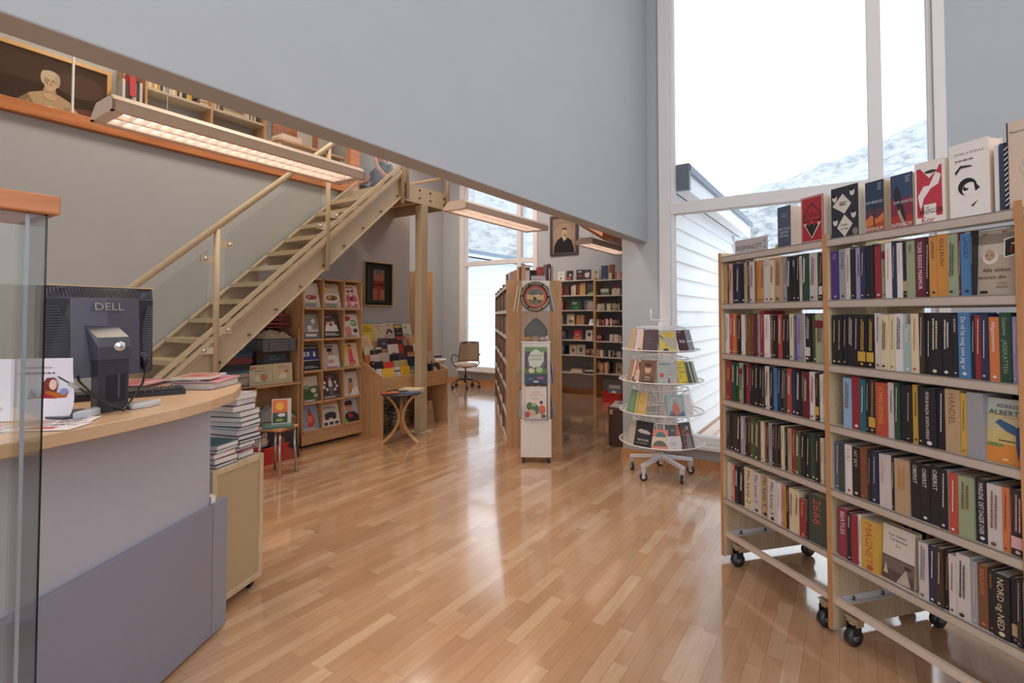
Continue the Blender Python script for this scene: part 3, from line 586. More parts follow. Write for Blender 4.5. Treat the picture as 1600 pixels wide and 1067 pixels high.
faceout(Kx(780), Kx(1046), SZ[3], .222, .03, 'c9b68f', [('r', 0, .78, 1, 1, 'b9c0b4'), ('r', 0, .5, 1, .78, 'c4b98f'), ('r', 0, .3, 1, .5, 'cdb879'), ('r', 0, 0, 1, .3, 'd98a3f'), ('e', .2, .27, .25, .06, '77894f'), ('r', .3, .34, 1, .36, '5b4a38'), ('p', [(.2, .62), (.32, .68), (.7, .6), (.86, .52), (.8, .44), (.5, .5)], '3d5f85'), ('p', [(.72, .56), (.92, .66), (.96, .5), (.86, .3), (.8, .06), (.74, .3)], '33507a'), ('p', [(.92, .56), (1, .52), (1, .34), (.94, .4)], '33507a'), ('e', .92, .65, .07, .06, 'd8d2c2'), ('e', .95, .655, .02, .02, 'b5432c', 8), ('t', 'ADRESSE', .55, .86, .085, '2f4a5e'), ('t', 'ALBERTA', .5, .745, .115, '2b3f50'), ('t', 'LISA AISATO', .55, .70, .03, 'c4573a'), ('r', .42, .05, .56, .08, 'e6cf9c')],
        'face-out cover reading ADRESSE ALBERTA with a blue parrot, third shelf right bay')
faceout(1350+84/4.268, 1350+297/4.268, SZ[5], .225, .035, 'd6cec3', [('r', 0, .2, 1, .42, '75645c'), ('r', 0, 0, 1, .2, '5c4a44'), ('r', 0, .42, 1, .435, '3b2f2c'), ('p', [(.45, 0), (.75, .3), (.9, .02)], 'b9aaa0'), ('p', [(.05, .1), (.12, .3), (.2, .1)], 'c7b9ae'), ('r', .7, .3, .9, .36, '473a36'), ('t', 'Lars Saabye', .47, .82, .07, '6a5c52'), ('t', 'Christensen', .5, .74, .07, '6a5c52'), ('t', 'Sluk', .5, .64, .06, 'a08a78')],
        'face-out cream and brown cover reading Lars Saabye Christensen, bottom shelf right bay')
# along the top
ZT = SZ[0]+.001
A_ = lambda v: 1110+v/4.268
def stand(px1, px2, h, th, col, front, label, rot=0, pages='d9cdb9', yo=.02, spine=()):
    a = tx(px1, ZT); b_ = tx(px2, ZT)
    return book('novel', label, 'book', 'novels standing on top of the wheeled bookcase', th, (b_-a), h, col, RM @ T(a, yo, ZT) @ RZ(rot) @ T(0, th, 0) @ FRONT, front=front, pages=pages, spine=spine)
stand(A_(430), A_(515), .215, .10, '4a5468', [('t', 'KARL OVE', .5, .80, .04, 'c3c8d2'), ('t', 'EGELAND', .5, .74, .04, 'c3c8d2'), ('t', 'DEN STILLE', .5, .42, .075, 'c9ced8'), ('t', 'GJESTEN', .5, .33, .075, 'c9ced8'), ('t', 'ROMAN', .5, .24, .075, 'c9ced8')], 'thick slate blue novel with white lettering, farthest left on top of the bookcase')
stand(A_(586), A_(733), .23, .07, 'a82b33', [('r', .03, .02, .97, .98, 'e6dcd4'), ('r', .05, .03, .95, .97, 'a82b33'), ('p', [(.12, .62), (.5, .86), (.9, .62), (.9, .45), (.12, .45)], '2a2024'), ('p', [(.16, .62), (.5, .82), (.86, .62), (.86, .48), (.16, .48)], 'a82b33'), ('t', 'PUOFFEN', .5, .54, .13, '1f1a1c', 'c', .66), ('p', [(.12, .42), (.5, .08), (.9, .42), (.5, .36)], 'ece4dc'), ('p', [(.2, .38), (.5, .1), (.36, .4)], '1f1a1c'), ('p', [(.8, .38), (.5, .1), (.64, .4)], '1f1a1c'), ('p', [(.38, .36), (.5, .1), (.62, .36), (.5, .46)], '1f1a1c'), ('e', .5, .43, .06, .08, 'c9443c')], 'thick red novel with an open book drawing, on top of the bookcase')
stand(A_(787), A_(965), .235, .075, '2a2d38', [('p', [(.05, .64), (.45, .86), (.76, .64), (.5, .46)], 'd9d1c4'), ('p', [(.22, .20), (.5, .44), (.8, .24), (.5, .0)], 'd9d1c4'), ('e', .14, .80, .09, .13, 'd8d0c8'), ('e', .80, .86, .09, .13, 'd8d0c8'), ('e', .16, .32, .09, .13, 'd8d0c8'), ('e', .84, .42, .09, .13, 'd8d0c8'), ('e', .13, .84, .08, .06, '14151c'), ('e', .79, .91, .08, .06, '14151c'), ('e', .16, .37, .08, .05, '14151c'), ('e', .84, .47, .08, .05, '14151c'), ('e', .9, .08, .1, .12, '8a8580'), ('s', .34, .62, .62, .7, 3, '4a4540'), ('t', 'Livet', .5, .22, .07, '3a3632'), ('t', 'er her', .52, .14, .07, '3a3632')], 'thick black novel with cream diamonds and portraits, on top of the bookcase')
inf = lambda flip: [('r', 0, .45, 1, 1, '2f3d52'), ('r', 0, .25, 1, .45, '57384a'), ('r', 0, 0, 1, .28, 'b04a30'), ('p', [(0, .22), (.3, .34), (.6, .24), (1, .36), (1, .2), (0, .1)], 'd07a45'), ('r', .44, .0, .52, .4, '4a3a30'), ('r', .36, .36, .60, .40, '5b4a3a'), ('r', .46, .4, .50, .6, '20242c'), ('t', 'SAM BAROSS', .5, .56, .075, 'cfd3da'), ('t', 'INFERNUM', .5, .02, .11, 'e9dfd6'), ('s', .7, .8, .93, .95, 4, '9aa6b5')]
stand(A_(1014), 1376, .222, .055, '2f3d52', inf(0), 'dark blue and fire orange novel by SAM BAROSS, left of its twin', pages='c9ae8c')
stand(1387, 1421, .222, .05, '3a2f45', [('r', 0, .5, 1, 1, '3a4a66'), ('r', 0, .2, 1, .55, '7d2f45'), ('r', 0, 0, 1, .22, 'a83a35'), ('p', [(.1, .65), (.3, .8), (.4, .7), (.7, .15), (.55, .08), (.2, .5)], '2a2a33'), ('p', [(.3, .3), (.4, .35), (.7, .02), (.6, 0)], 'b0a08c'), ('t', 'SAM BAROSS', .6, .45, .075, 'cfd3da'), ('t', 'INFERNUM', .5, .02, .1, 'e9dfd6'), ('s', .7, .82, .93, .95, 4, '9aa6b5')], 'blue and crimson novel with a dagger, left of the red and white one')
stand(1425, 1471, .245, .03, 'efe6e0', [('r', .06, .1, .92, .9, 'c23a48'), ('p', [(.02, 1), (.5, .72), (.75, .82), (.94, .98), (.94, 1)], 'efe6e0'), ('p', [(.1, .45), (.3, .6), (.5, .6), (.72, .8), (.9, .74), (.8, .6), (.55, .55), (.3, .4), (.2, .2)], 'efe6e0'), ('r', .3, .02, .72, .3, 'efe6e0'), ('e', .55, .82, .2, .06, '3a3033'), ('t', 'Suzanne', .3, .24, .05, '2a2326'), ('t', 'BRØGGER', .56, .15, .11, '2a2326', 'c', .78), ('t', 'Kor', .45, .01, .13, 'c23a48')], 'white and red novel reading BRØGGER Kor, on top of the bookcase')
stand(1479, 1541, .275, .07, 'eee8e2', [('t', 'CAMILLA BORALE', .5, .84, .045, '5d554f'), ('s', .16, .74, .82, .79, 1, '8a817a'), ('e', .46, .40, .24, .25, '1d1a1a'), ('e', .53, .36, .20, .2, 'eee8e2'), ('p', [(.62, .46), (.78, .36), (.66, .32)], '1d1a1a'), ('e', .42, .38, .07, .07, '1d1a1a'), ('e', .45, .40, .045, .045, 'eee8e2'), ('p', [(.15, .62), (.3, .70), (.55, .68), (.62, .66), (.3, .66), (.18, .58)], '3b3636'), ('p', [(.55, .14), (.72, .2), (.6, .12)], '3b3636')], 'tall white novel with a black ink drawing of a head, on top of the bookcase', pages='e7cfbd')
a = tx(1549, ZT)
book('novel', 'thin white novel standing spine out, left of the zigzag-patterned one', 'book', 'novels standing on top of the wheeled bookcase', .012, .15, .235, 'W', RM @ T(a, .02, ZT))
book('novel', 'dark blue novel with a white zigzag pattern, spine out on top of the bookcase', 'book', 'novels standing on top of the wheeled bookcase', .026, .15, .235, '333c55', RM @ T(a+.016, .02, ZT), spine=[('r', .5, 0, 1, 1, '1c1b20')]+[('p', [(.55, .05+k*.075), (.98, .09+k*.075), (.98, .11+k*.075), (.55, .07+k*.075)], 'e8e4e0') for k in range(12)])
stand(1569, 1622, .30, .03, 'd9c3b0', [('r', 0, 0, .05, 1, '2f2f38'), ('t', 'Musannah U', .4, .86, .045, '4a4038', 'c', .6), ('e', .68, .45, .3, .32, '6e6a66', 24), ('e', .68, .45, .29, .31, 'd9c3b0', 24), ('e', .6, .5, .12, .2, '6e6a66', 20), ('e', .6, .5, .11, .19, 'd9c3b0', 20), ('e', .8, .5, .1, .2, '6e6a66', 20), ('e', .8, .5, .09, .19, 'd9c3b0', 20)], 'tall beige novel with a thin line drawing, at the right end of the bookcase top', pages='d8c8b8')
# handwritten sign
a = tx(1142, ZT); b_ = tx(1189, ZT)
sg = MB(RM @ T(a, .03, ZT) @ RZ(.06)).box((0, 0, 0), (b_-a, .003, .085), 'bdb4b4')
sg.art([('t', 'SKJØNNLITT', .43, .28, .42, '2c2a33', 'c', .8), ('t', 'A', .91, .62, .27, '2c2a33'), ('t', 'Å', .91, .18, .27, '2c2a33')], (0, 0, 0), (1, 0, 0), (0, 0, 1), (0, -1, 0), b_-a, .085)
tag(sg.build('shelf_sign', 'print'), 'grey card sign handwritten SKJØNNLITT on top of the bookcase', 'sign')
a = tx(1191, ZT)
tag(MB(RM @ T(a, .06, ZT)).lathe([(0, 0), (.05, 0), (.055, .02), (.05, .028), (0, .03)], 'd8cf5a', n=24, cen=(.055, .05, 0)).build('yellow_tub', 'satin'), 'low yellow tub beside the handwritten sign', 'tub')
# the rows of books on the far side of every double-sided case, too many and too hidden to count: one mass
STUFF = MB()
def mass(Mx, x0, x1, z_, yb, h0, seed, flip=1, dep=.15, cols='kkkdGnwtgbkke', gap=0):
    rnd = random.Random(seed); x_ = x0
    while x_ < x1-.01:
        t_ = min(rnd.uniform(.014, .038), x1-x_); h = h0*rnd.uniform(.82, 1.02)
        if rnd.random() > gap:
            y0, y1 = (yb-dep, yb) if flip > 0 else (yb, yb+dep)
            STUFF.box((x_+.0005, y0, z_+.0008), (x_+t_-.0005, y1, z_+h), rnd.choice(cols), M=Mx)
            if rnd.random() < .8:
                ye = y1+.0004 if flip > 0 else y0-.0004
                STUFF.add([(x_+t_*.3, ye, z_+h*.35), (x_+t_*.6, ye, z_+h*.35), (x_+t_*.6, ye, z_+h*.85), (x_+t_*.3, ye, z_+h*.85)], [(0, 1, 2, 3)], rnd.choice('WcWyg'), M=Mx)
        x_ += t_
for u in range(3):
    for lv in (3, 4, 5): mass(RM, u*UW+.014, (u+1)*UW-.014, SZ[lv], DEP-.02, .23, u*9+lv)
mass(RM, UW*1.55, 2*UW-.014, SZ[2], DEP-.02, .2, 77, cols='wcW')
for lv in range(1, 6): mass(RM, 2*UW+.014, 3*UW-.014, SZ[lv], .02, .23, 50+lv, -1)
# ================================================================== COUNTER (left foreground)
DZ = 1.15
dk = thing('reception_counter', 'curved wooden-topped service counter with grey panels in the left foreground', 'counter')
edge = [(-1.86, .22), (-1.905, .34), (-1.97, .487), (-2.0, .605), (-2.04, .736), (-2.115, .928), (-2.212, 1.091), (-2.347, 1.255), (-2.468, 1.347), (-2.56, 1.405), (-2.63, 1.445), (-2.70, 1.458), (-2.77, 1.45), (-2.83, 1.42), (-2.88, 1.36), (-2.91, 1.28), (-2.93, 1.2), (-2.93, .95), (-2.86, .80), (-2.75, .22)]
MB().prism(edge, DZ-.042, DZ).build('countertop', 'counter', dk, bevel=.003)
pdir = Vector((.478, -.878, 0)); p0 = Vector((-2.5, 1.25, 0)); pn = Vector((.878, .478, 0))
def panel(s0, s1, z0, z1, o0, o1, c): # along the front line
    m_ = MB(); a, b_ = p0+pdir*s0, p0+pdir*s1
    q = [a+pn*o0, b_+pn*o0, b_+pn*o1, a+pn*o1]
    return m_.prism([(v.x, v.y) for v in q], z0, z1, c)
panel(0, 1.6, .60, DZ-.042, -.05, -.02, 'b1b2bd').build('upper_panel', 'laminate', dk)
panel(0, 1.6, .015, .615, -.04, 0, '8a8b99').build('lower_panel', 'laminate', dk, bevel=.002)
pb = Vector((-2.545, 1.34, 0)); MB().prism([(p0.x-.003, p0.y+.003), (pb.x, pb.y), (pb.x-.03, pb.y), (p0.x-.04, p0.y-.01)], .015, .62, '8f909d').build('corner_panel', 'laminate', dk, bevel=.002)
MB().prism([(-2.51, 1.245), (-2.54, 1.245), (-2.56, 1.27), (-2.52, 1.27)], .615, .65, 'e8e4e0').build('bracket', 'paint', dk)
MB().box((-2.80, .35, 0), (-2.77, 1.2, DZ-.042), '8a8b99').box((-2.77, .9, .5), (-2.52, .93, DZ-.042), '8a8b99').build('inner_panel', 'laminate', dk)
# monitor seen from behind
mo = thing('computer_monitor', 'dark grey computer monitor seen from behind on the counter', 'monitor', (-2.37, .755, DZ), R(96)); mo.scale = (1, 1, .9)
# local frame: +x right in photo, -y towards the camera ; screen faces +y
bk = MB(); zb, zt, W2 = .14, .505, .18
prof = [(-W2, .0), (-W2, -.02), (-.11, -.07), (0, -.08), (.11, -.07), (W2, -.02), (W2, 0)]
n = len(prof)
def mon_c(x_): return '50505c'
for i in range(n-1):
    (xa, ya), (xb, yb) = prof[i], prof[i+1]
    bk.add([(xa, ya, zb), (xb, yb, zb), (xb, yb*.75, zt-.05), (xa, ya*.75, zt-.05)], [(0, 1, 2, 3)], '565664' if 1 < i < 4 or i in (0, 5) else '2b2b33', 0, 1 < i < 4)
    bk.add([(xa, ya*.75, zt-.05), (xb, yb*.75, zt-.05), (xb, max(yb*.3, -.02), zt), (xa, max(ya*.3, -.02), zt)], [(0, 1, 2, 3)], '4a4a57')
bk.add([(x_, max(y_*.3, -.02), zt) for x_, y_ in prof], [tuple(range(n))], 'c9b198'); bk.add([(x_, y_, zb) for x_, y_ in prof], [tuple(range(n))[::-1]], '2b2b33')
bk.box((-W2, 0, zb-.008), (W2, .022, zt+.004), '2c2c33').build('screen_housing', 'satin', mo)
vt = MB()
def yp(x_): return -.08+abs(x_)/.11*.01 if abs(x_) < .11 else -.07+(abs(x_)-.11)/(W2-.11)*.05
for k in range(34):
    x_ = -W2+.02+k*.0097; q = []
    for t_ in (.12, .88): q.append((yp(x_)*.75*(1-t_)+max(yp(x_)*.3, -.024)*t_-.0012, zt-.05+.05*t_+.001))
    vt.add([(x_, q[0][0], q[0][1]), (x_+.0045, q[0][0], q[0][1]), (x_+.0045, q[1][0], q[1][1]), (x_, q[1][0], q[1][1])], [(0, 1, 2, 3)], '15151a')
vt.build('top_vents', 'satin', mo)
for sgn in (-1, 1):
    vt = MB()
    for k in range(26):
        z_ = zb+.02+k*.0105; xo = .028*math.sin(math.pi*(k+1)/27)
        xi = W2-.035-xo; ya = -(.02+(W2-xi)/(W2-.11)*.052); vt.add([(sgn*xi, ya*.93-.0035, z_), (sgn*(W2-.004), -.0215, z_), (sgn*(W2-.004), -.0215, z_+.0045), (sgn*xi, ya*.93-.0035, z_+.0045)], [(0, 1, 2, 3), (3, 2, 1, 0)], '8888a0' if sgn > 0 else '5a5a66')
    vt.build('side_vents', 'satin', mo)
lg = MB().text('DELL', (-.0, -.0815, zt-.095), (1, 0, 0), (0, .16, 1), .043, 'b9b8a8', 'c'); lg.build('logo', 'metal', mo)
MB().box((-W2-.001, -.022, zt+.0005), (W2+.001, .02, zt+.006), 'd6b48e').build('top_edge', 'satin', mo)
sd = MB(); sd.box((-.052, -.125, .0), (.045, -.075, .225), '3b3b44').box((-.050, -.127, .2), (.043, -.07, .255), '3b3b44')
sd.add([(-.055, -.13, .21), (.048, -.13, .21), (.048, -.13, .262), (-.055, -.13, .262), (-.055, -.115, .30), (.048, -.115, .30), (-.07, -.06, .35), (.03, -.06, .35), (-.055, -.06, .21), (.048, -.06, .21)],
    [(0, 1, 2, 3), (3, 2, 5, 4), (4, 5, 7, 6), (0, 3, 4, 6, 8), (1, 9, 7, 5, 2), (8, 9, 1, 0)], '4a4a55')
sd.box((-.028, -.1265, .04), (.036, -.1245, .15), '2a2a31').box((.008, -.1300, .05), (.014, -.1245, .15), '50505a').build('stand', 'satin', mo, bevel=.004)
MB(T(.012, -.1305, .262) @ RX(R(90))).lathe([(0, .006), (.014, .005), (.019, 0)], 'd9d9de', n=20).build('stand_button', 'metal', mo)
fb = MB(); ft = [(-.16, -.19), (-.11, -.215), (-.05, -.16), (-.05, -.06), (-.12, -.02), (-.17, -.10)]
fb.prism([(-.19, -.10), (-.17, -.165), (-.10, -.185), (-.052, -.13), (-.052, -.02), (-.14, .02)], .0, .012, '3a3a42').prism([(.045, -.13), (.10, -.14), (.15, -.12), (.175, -.08), (.15, -.04), (.046, -.02)], 0, .012, '3a3a42')
fb.build('foot', 'satin', mo)
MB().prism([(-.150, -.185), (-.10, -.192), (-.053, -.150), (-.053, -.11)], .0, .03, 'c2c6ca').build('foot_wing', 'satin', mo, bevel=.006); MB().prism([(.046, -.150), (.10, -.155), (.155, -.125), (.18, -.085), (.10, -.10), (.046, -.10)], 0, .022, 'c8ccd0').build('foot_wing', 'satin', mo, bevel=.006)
cb = MB()
cb.tube([(-.16, -.03, .19), (-.14, -.07, .15), (-.08, -.14, .08), (-.03, -.17, .03), (.0, -.185, .012), (.03, -.16, .03), (.10, -.11, .10), (.125, -.08, .15), (.115, -.05, .19)], .0042, '17171b')
cb.tube([(-.085, -.04, .2), (-.09, -.08, .13), (-.07, -.13, .08), (-.02, -.172, .02), (.005, -.183, .008)], .004, '17171b')
cb.build('cable', 'satin', mo)
MB().tube([(-.085, -.035, .215), (-.085, -.045, .185)], .013, '3c4a9a', n=8).build('video_plug', 'satin', mo); MB().tube([(-.125, -.096, .128), (-.105, -.118, .105)], .006, 'a9a49a').build('cable_sleeve', 'satin', mo)
MB().tube([(.105, -.045, .235), (.13, -.06, .20), (.125, -.075, .165)], [.012, .016, .009], '1b1b20').build('power_plug', 'satin', mo)
# keyboard in front of the screen, partly seen
kb = MB(T(-2.62, .93, DZ) @ RZ(R(70))).box((-.22, -.07, 0), (.22, .07, .02), '2a2a30')
for i in range(15):
    for j in range(5): kb.box((-.212+i*.0285, -.062+j*.0255, .02), (-.188+i*.0285, -.041+j*.0255, .027), '1c1c22')
tag(kb.build('keyboard', 'satin'), 'black computer keyboard lying behind the monitor stand', 'keyboard')
# leaning leaflet and loose sheets
q0 = P(-28, 660, z=DZ); q1 = P(98, 655, z=DZ); ux = (q1-q0).normalized(); LW = (q1-q0).length; nn = Vector((-ux.y, ux.x, 0)); LH = .20; S_ = 10; vs = []
pgm = MB(Matrix(((ux.x, nn.x, 0, q0.x), (ux.y, nn.y, 0, q0.y), (0, 0, 1, q0.z), (0, 0, 0, 1))))
for k in range(S_+1):
    u_ = k/S_; bow = .05*(1-u_)**6; z_ = LH*u_; sw = .02*(1-u_)**2
    vs += [(0, bow*-1.2+.05, z_+.002), (LW+sw, bow*-1.2+.05, z_+.002)]
pgm.add(vs, [(2*k, 2*k+1, 2*k+3, 2*k+2) for k in range(S_)], 'e2dde6')
for i_, o_ in enumerate([('t', 'barnebok sommer', .56, .84, .055, '33303a'), ('s', .3, .74, .85, .78, 1, '5a5560'), ('p', [(.60, .38), (.62, .58), (.68, .68), (.78, .68), (.82, .56), (.80, .38)], '7a3a35'), ('e', .76, .56, .05, .08, 'e6bfae'), ('p', [(.6, .32), (.68, .46), (.82, .42), (.96, .44), (.94, .34), (.76, .28)], 'b4632f'), ('e', .90, .44, .05, .05, '8a94c8'), ('p', [(.42, .32), (.48, .5), (.56, .34)], '8a8378'), ('p', [(.56, .34), (.66, .42), (.82, .32)], 'a0303a'), ('s', .3, .12, .9, .26, 5, '7a7580')]):
    pgm.art([o_], (0, .0455, .0), (1, 0, 0), (0, 0, 1), (0, -1, 0), LW, LH, l0=i_+4)
tag(pgm.build('leaflet', 'paper'), 'white leaflet with a cartoon reader, leaning beside the monitor', 'leaflet')
for i, (px, py, rz, w_, h_, lab, ops) in enumerate([(88, 660, .4, .21, .11, 'topmost loose printed sheet in front of the leaflet', [('r', .05, .1, .5, .8, 'b9a8a8'), ('s', .55, .1, .95, .9, 6, '6b6570')]), (72, 668, .15, .2, .12, 'loose sheet with red print under the topmost sheet', [('r', .3, .2, .7, .5, 'b96a62'), ('s', .05, .6, .95, .9, 3, '6b6570')]), (40, 668, .7, .2, .14, 'lowest loose sheet on the counter by the glass case', [('r', .1, .1, .9, .5, '4a4550')])]):
    c_ = P(px, py, z=DZ); m_ = MB(T(c_.x, c_.y, DZ+.0035-.0015*i+.0005) @ RZ(R(33)+rz)).box((-w_/2, -h_/2, -.0005), (w_/2, h_/2, 0), 'e0d9dc'); m_.art(ops, (-w_/2, -h_/2, 0), (1, 0, 0), (0, 1, 0), (0, 0, 1), w_, h_)
    tag(m_.build('loose_sheet', 'paper'), lab, 'sheet')
def lying(name, label, cat, group, cx, cy, z, w_, d_, t_, rz, col, ops=(), pages='e4ddd2', hard=True, spine=(), kids=True):
    """flat on its back: cover up, spine along local -y side"""
    mt = T(cx, cy, z) @ RZ(rz) @ T(-d_/2, -w_/2, 0) @ Matrix(((0, 0, 1, 0), (0, 1, 0, 0), (1, 0, 0, 0), (0, 0, 0, 1))) @ T(0, 0, 0)
    # reflection-free: rotate -90 about y then flip
    mt = T(cx, cy, z) @ RZ(rz) @ T(d_/2, -w_/2, 0) @ RY(R(-90))
    return book(name, label, cat, group, t_, w_, d_, col, mt, front=ops, spine=spine, pages=pages, hard=hard, kids=kids)
g_ = 'books and magazines lying on the counter'
c_ = P(322, 604, z=DZ)
lying('picture_book', 'thick white-paged hardback at the bottom of the counter pile', 'book', g_, c_.x, c_.y, DZ+.001, .19, .235, .030, R(-58), '8e8482', pages='cfc6c4')
lying('magazine', 'pink magazine on the thick hardback of the counter pile', 'magazine', g_, c_.x-.01, c_.y+.02, DZ+.032, .19, .25, .006, R(-50), 'd98a92', [('r', .1, .2, .9, .7, 'c9636b')], hard=False, pages='e9c6c9')
lying('magazine', 'grey-edged magazine with red cover, second from top of the counter pile', 'magazine', g_, c_.x-.05, c_.y-.015, DZ+.039, .18, .22, .007, R(-62), '8b8088', [('r', .1, .1, .9, .5, 'b9564b'), ('r', .1, .6, .7, .9, 'd8c7a0')], hard=False)
lying('magazine', 'white-edged magazine with reddish picture, topmost on the counter pile', 'magazine', g_, c_.x-.02, c_.y-.02, DZ+.047, .17, .22, .009, R(-45), 'd7cdd2', [('r', .05, .1, .95, .9, 'b77c66'), ('r', .3, .3, .6, .7, 'c23b35')], hard=False)
c_ = P(225, 601, z=DZ)
lying('magazine', 'pink and red magazine lying behind the monitor foot', 'magazine', g_, c_.x, c_.y-.02, DZ+.001, .2, .27, .014, R(-50), 'c9767c', [('r', .1, .1, .6, .9, 'b5535a'), ('r', .6, .3, .9, .8, 'e2b4b6')], hard=False, pages='5a4c4c')
# cabinet on wheels behind the counter, with a tall pile of books
CB = math.atan2(.934, -.358); cm = Vector((-2.64, 1.316, 0))
cab = thing('wheeled_cabinet', 'pale framed cabinet on wheels with hardboard panel behind the counter', 'cabinet', cm, CB)
# local x runs away from camera along the face, face towards local -y, body to +y
Lc = .365; fw_ = .03
f_ = MB().box((0, 0, .05), (fw_, .4, .727), 'd8c6a8').box((Lc-fw_, 0, .05), (Lc, .4, .727), 'd8c6a8').box((fw_, 0, .05), (Lc-fw_, .4, .08), 'd8c6a8').box((fw_, 0, .697), (Lc-fw_, .4, .727), 'd8c6a8').box((0, .38, .05), (Lc, .4, .727), 'd8c6a8')
f_.build('carcass', 'maple', cab, bevel=.003); MB().box((fw_, .008, .08), (Lc-fw_, .012, .697), 'b9a07c').build('panel', 'hard', cab)
for x_ in (.05, Lc-.045):
    for y_ in (.05, .35): MB().tube([(x_-.011, y_, .025), (x_+.011, y_, .025)], .025, '1f1f23', n=18).box((x_-.01, y_-.01, .03), (x_+.01, y_+.01, .052), '1f1f23').build('wheel', 'satin', cab)
g_ = 'hardbacks piled on the wheeled cabinet'
rnd = random.Random(12); CM = T(*cm) @ RZ(CB)
def pile(x_, y_, z_, w_, d_, t_, rz, col, lab, pages='e6e0dc', spread=0):
    mt = CM @ T(x_, y_, z_) @ RZ(rz) @ T(0, 0, 0) @ T(-w_/2+w_, -d_/2, t_) @ RZ(R(90)) @ RY(R(90))
    return book('hardback', lab, 'book', g_, t_, w_, d_, col, mt, pages=pages)
z_ = .728
spec = [('n', 'lowest book of the front pile on the wheeled cabinet', .016), ('k', 'white-edged book second from bottom in the front pile', .03), ('r', 'red-covered book third from bottom in the front pile', .026), ('w', 'thin pale book fourth from bottom in the front pile', .012), ('T', 'book with teal boards, topmost of the front pile', .026)]
for i, (c_, lb, t_) in enumerate(spec):
    pile(.115+rnd.uniform(-.012, .012), .13, z_, .15, .22, t_, rnd.uniform(-.08, .08), c_, lb+' under the counter edge'); z_ += t_+.001
z_ = .728
for i in range(14):
    t_ = [.034, .008, .012, .024, .014, .022, .033, .013, .026, .026, .03, .034, .03, .028][i]; c_ = 'krwkknmTkGskww'[i]
    pile(.295+rnd.uniform(-.012, .012)+(-.02 if i < 4 else 0)+(-.035 if i > 10 else 0), .14+rnd.uniform(-.01, .01), z_, .155 if i > 3 else .12, .21, t_, rnd.uniform(-.1, .1), c_, f"white-edged {NM[c_]} hardback, {ordn(i)} from the bottom of the tall rear pile"); z_ += t_+.001
# glass display case, close to the camera on the far left
gc = thing('glass_display_case', 'tall glass display case with wooden top at the left edge', 'display case')
gx, gy = -1.60, .405
MB().box((-1.84, -.15, 1.74), (gx+.02, gy+.02, 1.785)).build('top_board', 'rail', gc, bevel=.004)
MB().box((-1.84, -.15, 0), (gx+.02, gy+.02, .12)).build('base', 'brownwood', gc, bevel=.004)
MB().box((gx-.006, -.13, .12), (gx, gy, 1.74)).build('front_glass', 'pane', gc); MB().box((-1.83, gy-.006, .12), (gx-.006, gy, 1.74)).build('side_glass', 'pane', gc)
MB().box((gx-.008, gy-.001, .12), (gx+.0005, gy+.001, 1.74)).build('glass_edge', 'glassedge', gc)
MB().box((gx-.014, gy-.036, .12), (gx-.010, gy-.029, 1.74), 'b9bcc6').build('pale_strip', 'paint', gc)  # pale upright strip just inside the front glass
MB().box((-1.83, -.13, 1.28), (gx-.04, gy-.06, 1.286)).box((-1.83, -.13, .86), (gx-.04, gy-.06, .866)).build('glass_shelf', 'acrylic', gc)
tw = MB(T(-1.72, .25, .121)); rnd = random.Random(3)
tw.lathe([(0, 0), (.07, 0), (.09, .08), (.06, .2), (.05, .22)], '8a6a48', n=18)
for k in range(12):
    a = rnd.uniform(0, 6.3); tw.tube([(0, 0, .1), (.05*math.cos(a), .05*math.sin(a), .3), (.09*math.cos(a+.3), .09*math.sin(a+.3), .45), (.07*math.cos(a+.6), .07*math.sin(a+.6), rnd.uniform(.52, .66))], .004, '5a3f2b', n=5)
tag(tw.build('vase_of_twigs', 'matte'), 'brown vase of bare twigs inside the glass display case', 'vase')
tag(MB().blob((-1.71, .30, 0), .05, .05, .05, 'd9814a', n=18).build('orange_ball', 'satin', loc=(0, 0, .917)), 'round orange ornament on the lower glass shelf of the display case', 'ornament')
tag(MB(T(-1.73, .15, 1.287)).lathe([(0, 0), (.05, 0), (.07, .05), (.03, .12), (.04, .15)], 'c2b6a4', n=20).build('pottery_jug', 'satin'), 'small beige jug on the upper glass shelf of the display case', 'jug')
# ================================================================== MAGAZINE RACK by the stairs
MX, MY0, MY1 = -5.17, 3.53, 4.378
mr = thing('magazine_rack', 'tall birch magazine rack of fifteen compartments against the left wall', 'magazine rack')
# frame: face towards +x, columns along y
mb = MB()
for y_ in (MY0, MY0+.262, MY0+.562, MY1-.018): mb.box((-5.5, y_, .03), (MX, y_+.018, 1.93))
mb.box((-5.52, MY0, .03), (-5.5, MY1, 1.93)).box((-5.5, MY0, 1.912), (MX, MY1, 1.93))
mb.build('frame', 'birch', mr)
ZR = [1.565, 1.205, .845, .485, .165]
for i, z_ in enumerate(ZR):
    for j, (ya, yb) in enumerate(((MY0+.018, MY0+.262), (MY0+.280, MY0+.562), (MY0+.58, MY1-.018))):
        s_ = MB().box((-5.5, ya, z_), (MX+.005, yb, z_+.014)).box((MX+.005, ya, z_), (MX+.017, yb, z_+.026))
        s_.add([(-5.30, ya, z_+.36 if i else 1.91), (-5.30, yb, z_+.36 if i else 1.91), (-5.20, yb, z_+.014), (-5.20, ya, z_+.014)], [(0, 1, 2, 3), (3, 2, 1, 0)])
        s_.build('shelf', 'birchx', mr)
MB().box((MX-.02, MY0, .03), (MX+.003, MY1, .165)).build('plinth', 'birchx', mr)
for y_ in (MY0+.06, MY1-.06): MB().tube([(-5.25, y_-.01, .016), (-5.25, y_+.01, .016)], .016, '222226', n=12).build('caster', 'satin', mr)
W_ = 'W'; squ = ('s', .1, .03, .9, .12, 2, 'W')
